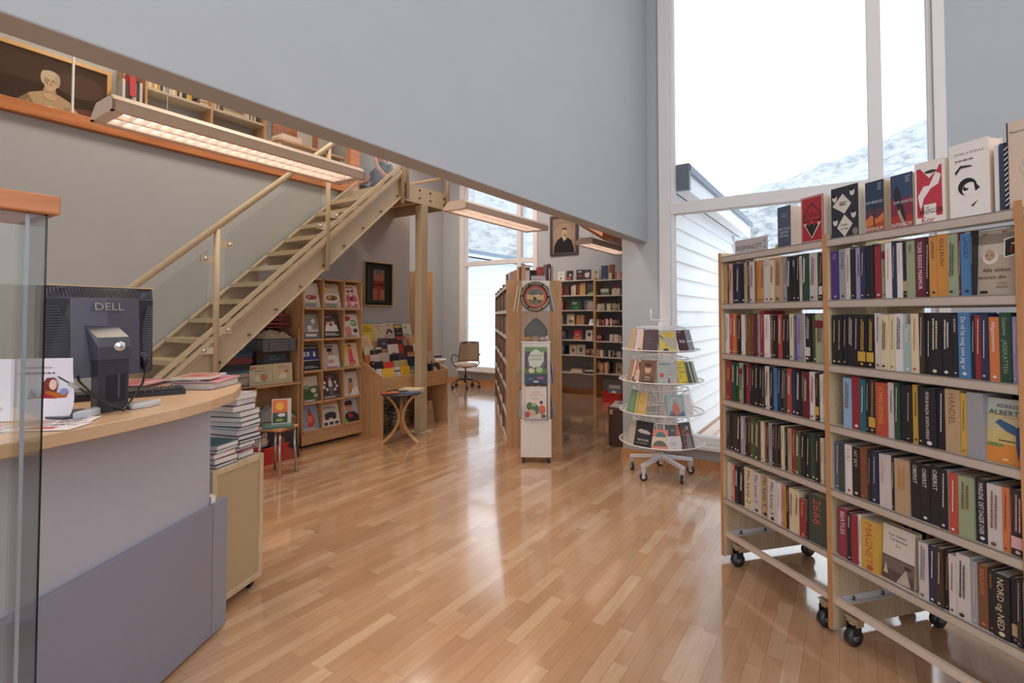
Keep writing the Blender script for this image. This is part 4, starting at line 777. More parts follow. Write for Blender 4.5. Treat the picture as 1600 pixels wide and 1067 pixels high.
food = lambda c1, c2: [('r', 0, 0, 1, .62, 'c9c0ae'), ('e', .5, .42, .42, .2, 'efe9df'), ('e', .5, .43, .36, .15, c1), ('e', .38, .45, .12, .07, c2), ('e', .6, .41, .13, .07, '6b2f2a'), ('e', .25, .4, .06, .04, '5f7a3a'), ('e', .7, .48, .05, .04, '5f7a3a'), ('s', .06, .04, .94, .2, 3, '3b3838')]
people = lambda c: [('e', .35, .66, .12, .13, 'd9ab90'), ('e', .62, .68, .12, .13, 'd9ab90'), ('p', [(.12, .3), (.2, .56), (.35, .6), (.5, .5), (.65, .6), (.82, .56), (.9, .3)], c), ('e', .35, .73, .11, .07, '5a3a28'), ('e', .62, .75, .11, .07, '7a4a30')]
MAGS = [
 (0, 0, 'cfc8bb', food('a3402f', 'c96a4a'), 'magazine with a plate of red food, top left compartment of the rack'),
 (0, 1, 'b9ad9a', food('8a5a2a', 'caa04a')+[('t', 'Mat & hytte', .45, .86, .09, 'b23a40'), ('e', .2, .76, .12, .12, 'e0b63a')], 'food magazine with yellow dot and round dish, top row centre of the rack'),
 (0, 2, 'e3c9c6', people('c25a66')+[('s', .1, .84, .9, .96, 1, 'b5525c'), ('r', .4, .36, .62, .5, '3a3436'), ('e', .3, .2, .14, .12, 'd96a7c'), ('e', .75, .16, .12, .1, 'd96a7c'), ('s', .1, .04, .9, .14, 2, '5a4a4c')], 'pink women magazine, top right compartment of the rack'),
 (1, 0, '8c8c88', [('t', 'BoNYTT', .5, .84, .13, 'b9b04a'), ('r', 0, .0, 1, .3, '6b6a68'), ('r', .3, .3, .9, .4, 'cfc7bd'), ('r', .32, .4, .55, .55, 'e3ddd6'), ('e', .68, .72, .12, .13, 'dcd6cc'), ('r', .6, .3, .62, .7, 'dcd6cc'), ('r', .15, .12, .8, .22, 'd8d0c6')], 'grey interior magazine with yellow-green masthead, second row left of the rack'),
 (1, 1, '3a3838', people('e3d9d0')+[('t', 'NORSK', .3, .86, .08, 'd0c8c0'), ('e', .52, .9, .08, .08, 'b23a50'), ('r', 0, 0, 1, .07, '1a1a1c'), ('s', .1, .12, .9, .24, 2, 'e6ddd6')], 'dark magazine with two people in white, centre of second rack row'),
 (1, 2, 'ddd4cf', [('e', .3, .82, .25, .14, 'b23a48'), ('e', .68, .62, .22, .18, '5f9a4a'), ('s', .5, .56, .86, .7, 3, 'W'), ('e', .3, .3, .14, .16, '6a4a7a'), ('e', .75, .3, .16, .12, '3a4a3a'), ('p', [(.1, .4), (.3, .52), (.5, .4), (.5, .1), (.1, .1)], 'c98a80'), ('s', .08, .03, .9, .12, 2, '3a3838')], 'magazine with red flower and green dot, second row right of the rack'),
 (2, 0, '2a2a38', [('t', 'NORSK UKEBLAD', .5, .88, .08, 'd8d8dc'), ('r', 0, .42, 1, .8, '353a7a'), ('r', .1, .58, .48, .74, 'c3cfd8'), ('e', .28, .66, .08, .08, '5a7a8a'), ('p', [(.68, .56), (.72, .74), (.8, .74), (.84, .56)], 'd5dae8'), ('r', 0, .40, 1, .42, 'd8d8dc'), ('r', 0, 0, 1, .38, '24242a'), ('s', .1, .1, .9, .2, 2, 'b9b9bd')], 'black and blue newspaper-like magazine, third row left of the rack'),
 (2, 1, 'b8b0aa', [('e', .5, .66, .16, .17, 'b98468'), ('e', .46, .77, .16, .1, '2a2222'), ('p', [(.3, .1), (.35, .5), (.5, .56), (.9, .5), (.95, .1)], 'dcd6d2'), ('e', .5, .3, .2, .1, 'c79a84'), ('s', .1, .86, .9, .96, 1, '3a3434'), ('s', .2, .03, .9, .1, 1, 'a33a44')], 'magazine with dark-haired person leaning, centre of third rack row'),
 (2, 2, 'ddc9a4', [('r', 0, .55, .4, .9, 'd9c04a'), ('p', [(.35, .25), (.4, .75), (.62, .75), (.68, .25)], 'd9566a'), ('e', .5, .82, .11, .12, 'd99a80'), ('e', .5, .9, .12, .07, 'a33a30'), ('e', .76, .5, .14, .14, 'e2b9b0'), ('r', .35, .1, .75, .28, 'cf4a50'), ('t', 'NYE', .55, .14, .1, 'W'), ('s', .05, .02, .9, .08, 1, '4a7a3a')], 'magazine with person in coral dress, third row right of the rack'),
 (3, 0, 'c3b9a6', [('r', 0, 0, 1, .62, '58644a'), ('e', .4, .3, .3, .25, '3f5a33'), ('e', .7, .45, .15, .12, 'd8cfc0'), ('e', .3, .6, .18, .1, '8c947a'), ('e', .8, .25, .12, .1, 'b9a694'), ('s', .1, .03, .9, .12, 1, 'W')], 'green garden magazine, fourth row left of the rack'),
 (3, 1, '4a3a40', [('t', 'PUTSJ', .5, .84, .13, 'c9609a'), ('p', [(.4, .5), (.42, .76), (.6, .76), (.64, .5)], 'd8d0ca'), ('p', [(.42, .18), (.43, .5), (.61, .5), (.62, .18)], '5f6c84'), ('e', .51, .8, .06, .07, 'd9a68c')]+[('e', x_, y_, .07, .08, 'dcd4cc') for x_, y_ in ((.2, .68), (.15, .5), (.3, .4), (.8, .66), (.86, .5), (.74, .38))]+[('r', 0, .04, 1, .16, '6b6058'), ('s', .1, .05, .9, .14, 1, 'd0c0b4')], 'plum magazine reading PUTSJ with small white portraits'),
 (3, 2, 'c9c2b9', [('p', [(.32, .1), (.36, .5), (.5, .68), (.66, .6), (.66, .4), (.5, .15)], 'a9794f'), ('e', .54, .66, .13, .12, '6b5848'), ('p', [(.4, 0), (.6, .3), (.9, .38), (1, .1), (1, 0)], 'e6e2dc'), ('e', .5, .42, .13, .2, 'c08a5e'), ('s', .08, .9, .6, .95, 1, '5a5550')], 'pale magazine with a brown bird of prey, fourth row right of the rack'),
 (4, 0, '8d98a8', [('t', 'MU', .3, .8, .16, 'b4553c'), ('p', [(.42, .66), (.62, .7), (.7, .6), (.78, .3), (.6, .12), (.36, .14), (.3, .4)], 'bf4436'), ('e', .5, .38, .2, .2, 'c9523f'), ('p', [(.44, .66), (.48, .85), (.54, .85), (.56, .66)], '5a4a50'), ('s', .38, .3, .7, .56, 4, 'e0a090'), ('s', .1, .02, .9, .12, 2, 'd8d4d0')], 'blue-grey magazine with a red lantern shape, bottom left of the rack'),
 (4, 1, 'e3dcd2', [('r', 0, .84, 1, 1, 'c9946c'), ('r', .06, .25, .94, .82, 'c7c0b6'), ('e', .5, .45, .34, .14, '38383a'), ('e', .3, .36, .12, .12, '2c2c30'), ('e', .7, .36, .12, .12, '2c2c30'), ('r', .08, .06, .3, .18, '4a4a4c'), ('r', .38, .06, .62, .18, '4a4a4c'), ('r', .7, .06, .92, .18, '4a4a4c'), ('s', .1, .7, .8, .8, 2, '2a2a2c')], 'cream magazine with an old dark vehicle, bottom row centre of the rack'),
 (4, 2, 'b5bcc4', [('p', [(.05, 0), (.15, .35), (.4, .45), (.75, .42), (1, .25), (1, 0)], '2a2e38'), ('p', [(0, 0), (.05, .3), (.25, .1), (.3, 0)], '7ab03a'), ('e', .45, .62, .24, .28, 'c09480'), ('p', [(.18, .72), (.25, .88), (.6, .9), (.72, .78), (.66, .7), (.25, .7)], '24262e'), ('p', [(.3, .34), (.6, .34), (.66, .16), (.4, .2)], 'b23040'), ('e', .36, .66, .05, .025, '3a2c28', 8), ('e', .54, .66, .05, .025, '3a2c28', 8), ('p', [(.44, .62), (.48, .5), (.41, .5)], 'a57a68'), ('r', .36, .44, .54, .46, '7a4a40')], 'magazine with close-up of a man in black headband, bottom right of the rack'),
]
for i, j, bc, ops, lb in MAGS:
    ya = (MY0+.018, MY0+.285, MY0+.583)[j]; wd = (.222, .245, .232)[j]; z_ = ZR[i]+.0155; h = .30 if i else .305
    mt = T(-5.183, ya+.008, z_) @ RZ(R(90)) @ RX(-.24) @ T(0, .006, 0) @ FRONT
    book('magazine', lb, 'magazine', 'magazines in the birch rack', .006, wd, h, bc, mt, front=[('r', 0, 0, 1, 1, bc)]+ops, hard=False, kids=False)
# ------------------------------------------------------------------ sloping book display with open front below
bd = thing('book_display', 'wide birch display stand with tiers of small books, behind the pillar', 'display stand')
DX = -4.80; Y0, Y1 = 4.382, 5.60
for y_ in (Y0, Y1-.02):
    pr = [(-5.58, .0), (DX, .0), (DX, .745), (-5.2, .93), (-5.5, 1.05), (-5.58, 1.05)]
    MB().add([(a, y_, b_) for a, b_ in pr]+[(a, y_+.02, b_) for a, b_ in pr], [tuple(range(6)), tuple(range(11, 5, -1))]+[(i, (i+1) % 6, 6+(i+1) % 6, 6+i) for i in range(6)]).build('side_panel', 'birch', bd)
MB().box((DX-.02, Y0+.02, .535), (DX, Y1-.02, .735)).build('front_board', 'birchx', bd)
MB().box((-5.58, Y0+.02, .535), (DX-.02, Y1-.02, .555)).build('bottom_board', 'birchx', bd)
TI = []
for k in range(6):
    x_ = DX-.055-k*.112; z_ = .62+k*.105
    s_ = MB().box((x_-.11, Y0+.02, z_-.012), (x_, Y1-.02, z_)).box((x_-.112, Y0+.02, z_-.012), (x_-.105, Y1-.02, z_+.11))
    s_.build('tier', 'birchx', bd); TI.append((x_, z_))
def disp(tier, pxa, pxb, h, col, lb, ops=(), th=.012, tilt=.22, zz=0):
    x_, z_ = TI[tier]; ya = P(pxa, 560, x=x_-.02).y; yb = P(pxb, 560, x=x_-.02).y; ya = max(ya, Y0+.024); yb = min(max(yb, ya+.06), Y1-.022)
    mt = T(x_-.03, ya, z_+.001+zz) @ RZ(R(90)) @ RX(-tilt) @ T(0, th, 0) @ FRONT
    book('display_book', lb, 'book', 'small books on the sloping display', th, yb-ya, h, col, mt, front=ops, kids=False)
dx = lambda v: 560+v/8.893
D = [
 (0, 208, 365, .215, 'c9c0ba', 'white book with a round grey drawing, front left of the display', [('e', .52, .48, .36, .36, '5a5260', 20), ('e', .52, .48, .3, .3, '8a8088', 20), ('e', .52, .48, .22, .22, '6a6070', 20)]),
 (0, 372, 530, .21, 'd9b23c', 'plain mustard yellow book on the front tier', [('r', 0, 0, 1, .06, 'e3dccc')]),
 (0, 535, 622, .215, 'c3bfc0', 'white book with a black cat on the front tier', [('p', [(.2, .1), (.25, .35), (.5, .32), (.75, .42), (.8, .3), (.7, .08), (.6, .25), (.35, .22), (.3, .08)], '1d1c22'), ('e', .2, .5, .1, .12, 'a83038', 8), ('r', 0, .72, 1, .8, '3a3a44')]),
 (0, 625, 750, .215, 'd9a52c', 'golden yellow book with black words, on the front tier', [('t', 'ALT', .5, .72, .14, '33291a'), ('t', 'ER', .35, .5, .14, '33291a'), ('t', 'DETTE', .55, .24, .14, '33291a')]),
 (0, 752, 825, .20, '4c6a6c', 'teal and brown book, right of the golden yellow one', [('r', .1, .6, .7, .8, '9a9a80'), ('r', 0, 0, 1, .3, '3a5a68')]),
 (0, 828, 885, .22, '4a5a78', 'blue book just left of the pillar on the front tier', [('r', 0, .3, 1, .5, '7a8a9a')]),
 (0, 1000, 1050, .21, '222228', 'black book just right of the pillar', []),
 (0, 1055, 1185, .21, '44444a', 'dark book with a peach half oval, front right of the display', [('p', [(.15, .1), (.12, .75), (.35, .78), (.62, .55), (.62, .15), (.4, .06)], 'd9a88a'), ('r', .92, 0, 1, 1, 'b9a68c')]),
 (1, 60, 160, .20, '1f2026', 'black book with a white figure, far left on the second tier', [('e', .6, .5, .15, .2, 'b9b9c0', 8), ('e', .6, .85, .2, .1, 'c9c9d0', 8)]),
 (1, 163, 262, .19, '34343a', 'dark grey notebook, left one of the pair on the second tier', []),
 (1, 270, 380, .19, '26262e', 'black notebook, right one of the pair on the second tier', []),
 (1, 378, 450, .175, 'cf4038', 'left one of the two bright red books', []),
 (1, 440, 528, .175, 'd4473c', 'right one of the two bright red books', []),
 (1, 520, 592, .18, '98a585', 'sage green book next to the bright red pair', []),
 (1, 595, 712, .18, 'b59a5c', 'tan book with dark shapes on the second tier', [('r', .1, .1, .9, .3, '4a3a2a'), ('r', .25, .85, .6, 1, 'c3ab70')]),
 (1, 715, 885, .22, '272c48', 'wide navy book on the second tier', []),
 (1, 1000, 1100, .27, 'c9a898', 'pale pink book with a dark dot, behind the peach oval book', [('e', .45, .4, .12, .12, '4a4a55', 8)]),
 (2, 55, 190, .17, 'b5703c', 'orange-brown book, far left on the third tier', [('r', .75, .1, 1, .9, 'b23a30')]),
 (2, 195, 320, .165, 'c2b4aa', 'cream book, left on the third tier', []),
 (2, 322, 450, .18, 'b3a79c', 'light grey book beside the cream one on the third tier', [('r', .1, .6, .9, .62, '8a8078')]),
 (2, 470, 575, .15, '24242a', 'black book in the middle of the third tier', []),
 (2, 576, 712, .16, '4c3c44', 'plum-grey book right of the middle of the third tier', []),
 (2, 712, 850, .16, 'b5753e', 'orange-brown and cream book on the third tier by the pillar', [('r', 0, .45, 1, .68, 'd9cfc4')]),
 (3, 100, 250, .16, 'c9c0a4', 'cream book with black flowers on the fourth tier', [('e', .7, .5, .2, .2, '2a2a2a', 7), ('e', .6, .25, .15, .15, '2a2a2a', 7)]),
 (3, 225, 345, .15, '3a3030', 'dark brown book with white band on the fourth tier', [('r', .3, .75, 1, .95, 'c9c2bc')]),
 (3, 435, 580, .17, 'cdc6bc', 'white book with a grey bush drawing on the fourth tier', [('e', .5, .2, .3, .14, '7d766e', 10)]),
 (3, 585, 635, .17, 'b23038', 'narrow red book on the fourth tier', []),
 (3, 660, 780, .14, '4a2c2a', 'dark red book on the fourth tier', []),
 (3, 785, 888, .16, 'cfc6c0', 'white book with red line, fourth tier by the pillar', [('r', .2, .2, .8, .3, 'b5705c')]),
 (4, 300, 440, .15, '54464a', 'dark landscape book on the fifth tier', [('r', .1, .15, .9, .75, '34384a'), ('e', .5, .5, .25, .14, '6a6e80', 10)]),
 (4, 445, 640, .14, '3c2428', 'maroon landscape book on the fifth tier', [('r', .1, .2, .9, .8, '4a2a30')]),
 (4, 560, 690, .16, '9a8d90', 'grey book behind the maroon landscape book', [('r', 0, .8, 1, 1, 'b9483c')]),
 (4, 720, 838, .15, 'bf9a6c', 'plain tan book on the fifth tier', []),
 (5, 78, 228, .24, 'c9b43c', 'yellow book with olive print, top left of the display', [('s', .1, .55, .9, .9, 3, '7a6a2a')]),
 (5, 232, 370, .235, 'c4b397', 'beige book with a feather drawing on the top tier', [('p', [(.4, .75), (.8, .45), (.78, .5), (.45, .8)], '6a5a4a'), ('s', .15, .84, .85, .92, 1, '4a4038'), ('r', .1, .48, .5, .49, '8a7a68')]),
 (5, 372, 520, .25, 'b9aaa0', 'grey-beige book with a black horseshoe shape on the top tier', [('p', [(.2, .35), (.4, .66), (.6, .66), (.85, .5), (.85, .4), (.65, .42), (.5, .58), (.4, .36)], '26242a'), ('s', .3, .84, .8, .9, 1, '3a3638'), ('s', .2, .25, .85, .3, 1, '5a5450')]),
 (5, 522, 635, .22, '2c2624', 'black book with yellow title band on the top tier', [('r', .08, .8, .9, .96, 'c3a93a'), ('e', .45, .7, .06, .06, 'b96a30', 8), ('r', .2, .42, .85, .46, 'b5aaa0'), ('e', .5, .12, .3, .1, 'a85a38', 10)]),
 (5, 640, 755, .23, 'c6cbbd', 'white book with green leaves, rightmost on the top tier', [('e', .35, .78, .2, .12, '8a8f84', 10), ('e', .6, .6, .22, .12, 'b5bcae', 10), ('s', .1, .2, .9, .4, 2, '34443c'), ('r', 0, 0, 1, .16, '9fb5a4')]),
]
for t_, a, b_, h, col, lb, ops in D: disp(t_, dx(a), dx(b_), h, col, lb, ops)
disp(4, dx(60), dx(215), .21, 'd2b493', 'cream booklet leaning at the left end of the display', [('s', .2, .3, .8, .8, 4, 'b39a80')], tilt=.4)
# things stored in the open space under the display
rnd = random.Random(8)
for (xc, yc, n_, w_, d_) in ((-5.12, 4.55, 30, .2, .26), (-5.22, 5.0, 14, .22, .30)):
    z_ = .001
    for k in range(n_):
        t_ = rnd.uniform(.010, .021); c_ = rnd.choice(['5a5350', '8a8078', 'a39a90', '4a4848', '7a6a5c'])
        lying('stored_book', f"{ {'5a5350': 'dark grey', '8a8078': 'grey-brown', 'a39a90': 'light grey', '4a4848': 'charcoal', '7a6a5c': 'brown'}[c_]} book lying {ordn(k)} from the floor in the {'left' if n_ > 20 else 'right'} pile under the display", 'book', 'books piled under the sloping display', xc+rnd.uniform(-.02, .02), yc+rnd.uniform(-.02, .02), z_, w_, d_, t_, R(90)+rnd.uniform(-.1, .1), c_, kids=False, pages='b0a494'); z_ += t_+.0008
book('large_book', 'large beige book lettered DYR leaning in the right corner under the display', 'book', None, .015, .22, .31, 'c4ab88', T(-4.96, 5.26, .001) @ RZ(R(84)) @ RX(-.2) @ RY(0) @ T(0, .015, 0) @ FRONT, front=[('t', 'DYR', .5, .78, .14, '3a2f28'), ('r', .1, .4, .9, .6, 'b79c78'), ('r', 0, .95, 1, 1, 'a5402f')], kids=False)
# ------------------------------------------------------------------ bentwood side table with books
bt = thing('bentwood_table', 'small round table on three curved bentwood legs before the display', 'table', (-4.50, 4.40, 0), R(33))
MB().lathe([(0, 0), (.235, 0), (.24, .004), (.24, .014), (.235, .018), (0, .018)], '2f3038', n=36, cen=(0, 0, .565)).build('tabletop', 'satin', bt)
for k in range(3):
    a0 = R(-22+120*k); pts = []
    lgm = MB(RZ(a0))
    for i in range(15):
        t_ = i/14; z_ = .56*(1-t_); r_ = .03+.19*((2*t_-1)**2)*(1.15 if t_ > .5 else .85); pts.append((r_, 0, z_+.002))
    for p_, q_ in zip(pts, pts[1:]): lgm.bar(p_, q_, .042, .016, 'W', 0, (0, 1, 0) if False else (.3, 0, 1))
    lgm.build('leg', 'bent', bt)
g_ = 'books on the bentwood table'; BR = R(33)
for (ox, oy, z_, w_, d_, t_, rz, c_, lb) in ((-.10, -.09, .584, .15, .20, .01, .2, 'R', 'orange-red booklet at the left edge of the bentwood table'), (-.02, .04, .584, .19, .24, .016, -.5, 'k', 'black hardback lying on the bentwood table'), (.10, -.05, .584, .16, .22, .012, .3, 'u', 'blue-white booklet at the front of the bentwood table'), (.13, .09, .584, .2, .26, .016, .1, 't', 'beige magazine lower right on the bentwood table'), (.11, .10, .601, .2, .26, .014, -.2, 'c', 'cream magazine topmost on the bentwood table'), (-.06, -.12, .595, .12, .1, .008, .1, 'o', 'small orange booklet on top of the orange-red one')):
    v = RZ(BR) @ Vector((ox, oy, 0)); lying('table_book', lb, 'book', g_, -4.50+v.x, 4.40+v.y, z_, w_, d_, t_, BR+rz, c_, kids=True)
# ------------------------------------------------------------------ low shelves and piles under the stairs
us = thing('under_stair_shelf', 'low birch shelf unit tucked under the stairs beside the magazine rack', 'shelf unit')
MB().box((-5.58, 2.55, .735), (-5.17, 3.52, .757)).box((-5.58, 2.55, .02), (-5.2, 3.52, .04)).build('shelf', 'birchx', us)
MB().box((-5.58, 3.50, .0), (-5.2, 3.52, 1.35)).box((-5.58, 2.95, .0), (-5.2, 2.97, .735)).build('side_panel', 'birch', us)
MB().box((-5.585, 2.6, .02), (-5.57, 3.5, .74)).build('back_panel', 'birch', us)
def onx(lb, x_, pxa, pxb, z_, h, th, col, ops, group=None, tilt=.08, kids=True, hard=True):
    ya, yb = P(pxa, 580, x=x_).y, P(pxb, 580, x=x_).y
    return book('picture_book', lb, 'book', group, th, yb-ya, h, col, T(x_, ya, z_) @ RZ(R(90)) @ RX(-tilt) @ T(0, th, 0) @ FRONT, front=ops, kids=kids, hard=hard)
onx('cream picture book reading I LOVE LEMONADE under the stairs', -5.24, 390.5, 426.5, .758, .215, .012, 'c9c0a2', [('t', 'I LOVE', .5, .80, .11, '4a3f38'), ('t', 'LEMONADE', .48, .66, .12, '4a3f38'), ('e', .2, .86, .12, .05, 'c9705a'), ('e', .62, .38, .17, .14, 'b98a58'), ('e', .34, .34, .12, .12, 'dcd4c0'), ('r', .60, .14, .64, .34, '8a6a48'), ('r', .08, .12, .9, .15, 'a39a7c')], 'pair of picture books under the stairs')
onx('cream picture book reading BAA BAA SMART SHEEP under the stairs', -5.24, 427, 457.5, .758, .215, .012, 'd2c29c', [('t', 'BAA BAA', .45, .84, .09, '4a3f38'), ('t', 'SMART SHEEP', .5, .73, .09, '4a3f38', 'c', .86), ('e', .7, .58, .13, .06, 'c9704a'), ('e', .5, .34, .2, .12, 'e6dec8'), ('e', .5, .45, .08, .06, 'e6dec8'), ('r', .1, .12, .9, .15, 'b5a67c')], 'pair of picture books under the stairs')
onx('dark slate book behind the two cream picture books', -5.32, 413, 449, .758, .335, .012, '4a525c', [('t', 'MUA ER', .4, .83, .07, '9aa2ac'), ('t', 'EVERYBODY', .5, .74, .07, '9aa2ac')])
rnd = random.Random(5); z_ = .758
cols = ['8a8580', 'b5aea6', 'c4beb6', 'a8a098', '8f8a84', 'bdb5ac', 'a39b92', '2f5a74', '2a2a2c', '20242a', '7a2c2a', '6a3028', '24486c', '1f2a44']; cn = ['grey', 'pale', 'white', 'beige', 'dark-edged', 'cream', 'grey-brown', 'teal', 'charcoal', 'black', 'dark red', 'brown-red', 'bright blue', 'navy']
for k in range(14):
    t_ = rnd.uniform(.016, .024) if k < 7 else rnd.uniform(.026, .034)
    lying('stacked_book', f"{cn[k]} book lying {ordn(k)} from the bottom of the pile below the stringer", 'book', 'books piled under the stairs', -5.36, 2.86+rnd.uniform(-.015, .015), z_, .2, .27, t_, R(90)+rnd.uniform(-.08, .08), cols[k], spine=[], kids=False, pages='c9c0b4' if k < 7 else cols[k]); z_ += t_+.0008
# grey crate with paper, on a dark box
cr = MB(T(-5.36, 3.28, 1.105)).box((-.15, -.19, 0), (.15, .19, .008), '55555c')
for a, b_ in (((-.15, -.19, .008), (-.142, .19, .13)), ((.142, -.19, .008), (.15, .19, .13)), ((-.142, -.19, .008), (.142, -.182, .13)), ((-.142, .182, .008), (.142, .19, .13))): cr.box(a, b_, '66666e')
cr.box((.15, -.2, .115), (.158, .2, .135), '6e6e76').box((.15, -.13, .02), (.154, -.12, .115), '4a4a50').box((.15, .11, .02), (.154, .12, .115), '4a4a50')
tag(cr.build('grey_crate', 'satin'), 'grey plastic crate on a stack under the stairs', 'crate')
tag(MB().box((-5.55, 3.1, .758), (-5.345, 3.47, 1.103), '54443a').build('support_box', 'hard'), 'brown cardboard box under the grey crate', 'box')
def crumple(name, cx, cy, cz, rx, ry, rz_, col, seed, lb, cat):
    rnd = random.Random(seed); m_ = MB(); n_ = 12; vs = []; fs = []
    for i in range(n_+1):
        for j in range(n_+1):
            u, v = i/n_*2-1, j/n_*2-1; e_ = max(0, 1-max(abs(u), abs(v))**3)
            vs.append((cx+rx*u, cy+ry*v, cz+rz_*e_*(.45+.55*rnd.random())))
    for i in range(n_):
        for j in range(n_): a = i*(n_+1)+j; fs.append((a, a+n_+1, a+n_+2, a+1))
    nb = len(vs); vs += [(v.__getitem__(0), v[1], cz) for v in vs]; fs += [tuple(q+nb for q in f[::-1]) for f in fs]
    m_.add(vs, fs, col); return tag(m_.build(name, 'paper'), lb, cat)
crumple('wrapping_paper', -5.36, 3.28, 1.245, .13, .17, .10, 'b5a48f', 2, 'crumpled brown wrapping paper heaped in the grey crate', 'paper')
bx = MB(T(-5.37, 3.24, .041)).box((-.16, -.25, 0), (.16, .25, .01), '9a6c48')
for a, b_ in (((-.16, -.25, .01), (-.154, .25, .34)), ((.154, -.25, .01), (.16, .25, .34)), ((-.154, -.25, .01), (.154, -.244, .34)), ((-.154, .244, .01), (.154, .25, .34))): bx.box(a, b_, '9a6c48')
bx.box((.03, -.25, .34), (.034, .25, .42), '9a6c48'); tag(bx.build('cardboard_box', 'hard'), 'open brown cardboard box on the floor shelf under the stairs', 'box')
crumple('plastic_sheet', -5.34, 3.24, .37, .15, .23, .16, '9c9894', 6, 'crumpled grey-white plastic sheet in the cardboard box', 'plastic sheet')
tag(MB().box((-5.2, 2.62, .42), (-5.17, 3.0, .75), 'c9a886').tube([(-5.169, 2.93, .69), (-5.165, 2.93, .69)], .012, '8a8a8a').tube([(-5.169, 2.93, .58), (-5.165, 2.93, .58)], .012, '8a8a8a').build('wood_board', 'birch'), 'pale wooden board with two metal studs under the shelf', 'board')
tag(MB().box((-5.55, 3.0, 1.36), (-5.35, 3.48, 1.375), '7a2f30').box((-5.55, 3.0, 1.39), (-5.35, 3.48, 1.42), '8a3434').box((-5.55, 3.02, 1.435), (-5.35, 3.46, 1.47), '742a2c').box((-5.55, 3.0, 1.485), (-5.35, 3.45, 1.52), '8a3434').box((-5.56, 3.0, 1.24), (-5.54, 3.48, 1.55), '4a2020').build('red_folders', 'paint'), 'stack of dark red folders behind the crate', 'folder', kind='stuff')
# white stool with metal legs and a picture book, red bin with books, large dark book
sp = P(437, 749, z=0)
stl = thing('stool', 'small wooden stool with metal legs beside the book pile', 'stool', (sp.x-.154, sp.y+.072, 0), R(20))
MB().box((-.135, -.135, .43), (.135, .135, .455), 'c9b090').build('seat', 'beech', stl, bevel=.006)
for a, b_ in ((1, 1), (-1, 1), (1, -1), (-1, -1)): MB().tube([(a*.10, b_*.10, .43), (a*.12, b_*.12, .0)], .013, 'b5aca0', n=10).build('leg', 'metal', stl)
bpos = Vector((sp.x-.154, sp.y+.072, 0))
lying('picture_book', 'teal picture book lying on the small stool', 'book', None, bpos.x, bpos.y, .456, .25, .27, .012, R(60), '3f6a66', [('r', .1, .1, .9, .9, '5a8078')])
book('picture_book', 'orange and green picture book standing on the small stool', 'book', None, .018, .17, .235, 'c9bfb5', T(bpos.x-.03, bpos.y-.02, .4695) @ RZ(R(60)) @ RX(-.12) @ T(-.02, .018, 0) @ FRONT, front=[('r', .04, .45, .8, .96, 'd9713c'), ('e', .4, .7, .22, .22, 'e8b04a'), ('r', .04, .04, .8, .45, '3c4a3a'), ('e', .5, .35, .2, .1, 'd8d0d4'), ('e', .4, .15, .2, .08, '8fa04a')])
BP = P(411, 720, z=0)
tag(MB(T(BP.x, BP.y, 0) @ RZ(R(10))).box((-.18, -.15, 0), (.18, .15, .012), 'c23434').box((-.18, -.15, .012), (-.17, .15, .17), 'c23434').box((.17, -.15, .012), (.18, .15, .17), 'c23434').box((-.17, -.15, .012), (.17, -.14, .17), 'c23434').box((-.17, .14, .012), (.17, .15, .17), 'c23434').box((-.19, -.16, .155), (.19, -.15, .175), 'cf3f3c').box((.18, -.16, .155), (.19, .16, .175), 'cf3f3c').build('red_bin', 'satin'), 'red plastic bin on the floor behind the stool', 'bin')
rnd = random.Random(7); z_ = .013
for k in range(9):
    t_ = rnd.uniform(.022, .036); c_ = 'wkcwtkwcw'[k]
    lying('binned_book', f"{NM[c_]} book lying {ordn(k)} from the bottom in the red bin", 'book', 'books in the red bin', BP.x+rnd.uniform(-.012, .012), BP.y, z_, .19, .25, t_, R(100)+rnd.uniform(-.12, .12), c_, kids=False); z_ += t_+.001
q_ = P(474, 712, z=0)
book('large_book', 'large dark book reading THE NATIVE AMERICANS leaning by the magazine rack', 'book', None, .03, .30, .36, '2c1e1c', T(-4.93, 3.02, .001) @ RZ(R(84)) @ RX(-.16) @ T(0, .03, 0) @ FRONT,
     front=[('t', 'THE NATIVE', .5, .88, .085, 'b54a30'), ('t', 'AMERICANS', .52, .79, .085, 'b54a30'), ('p', [(.1, 0), (.16, .28), (.32, .38), (.6, .38), (.8, .26), (.9, 0)], '9a3f30'), ('e', .42, .54, .13, .17, '8a4030'), ('p', [(.27, .5), (.3, .72), (.5, .74), (.56, .6), (.54, .5), (.5, .66), (.34, .66)], '3a1a16'), ('e', .38, .24, .05, .1, 'b9a8a0', 8), ('e', .4, .56, .02, .01, '2a1010', 6), ('e', .47, .56, .02, .01, '2a1010', 6), ('r', .38, .46, .46, .47, '4a1c18')])
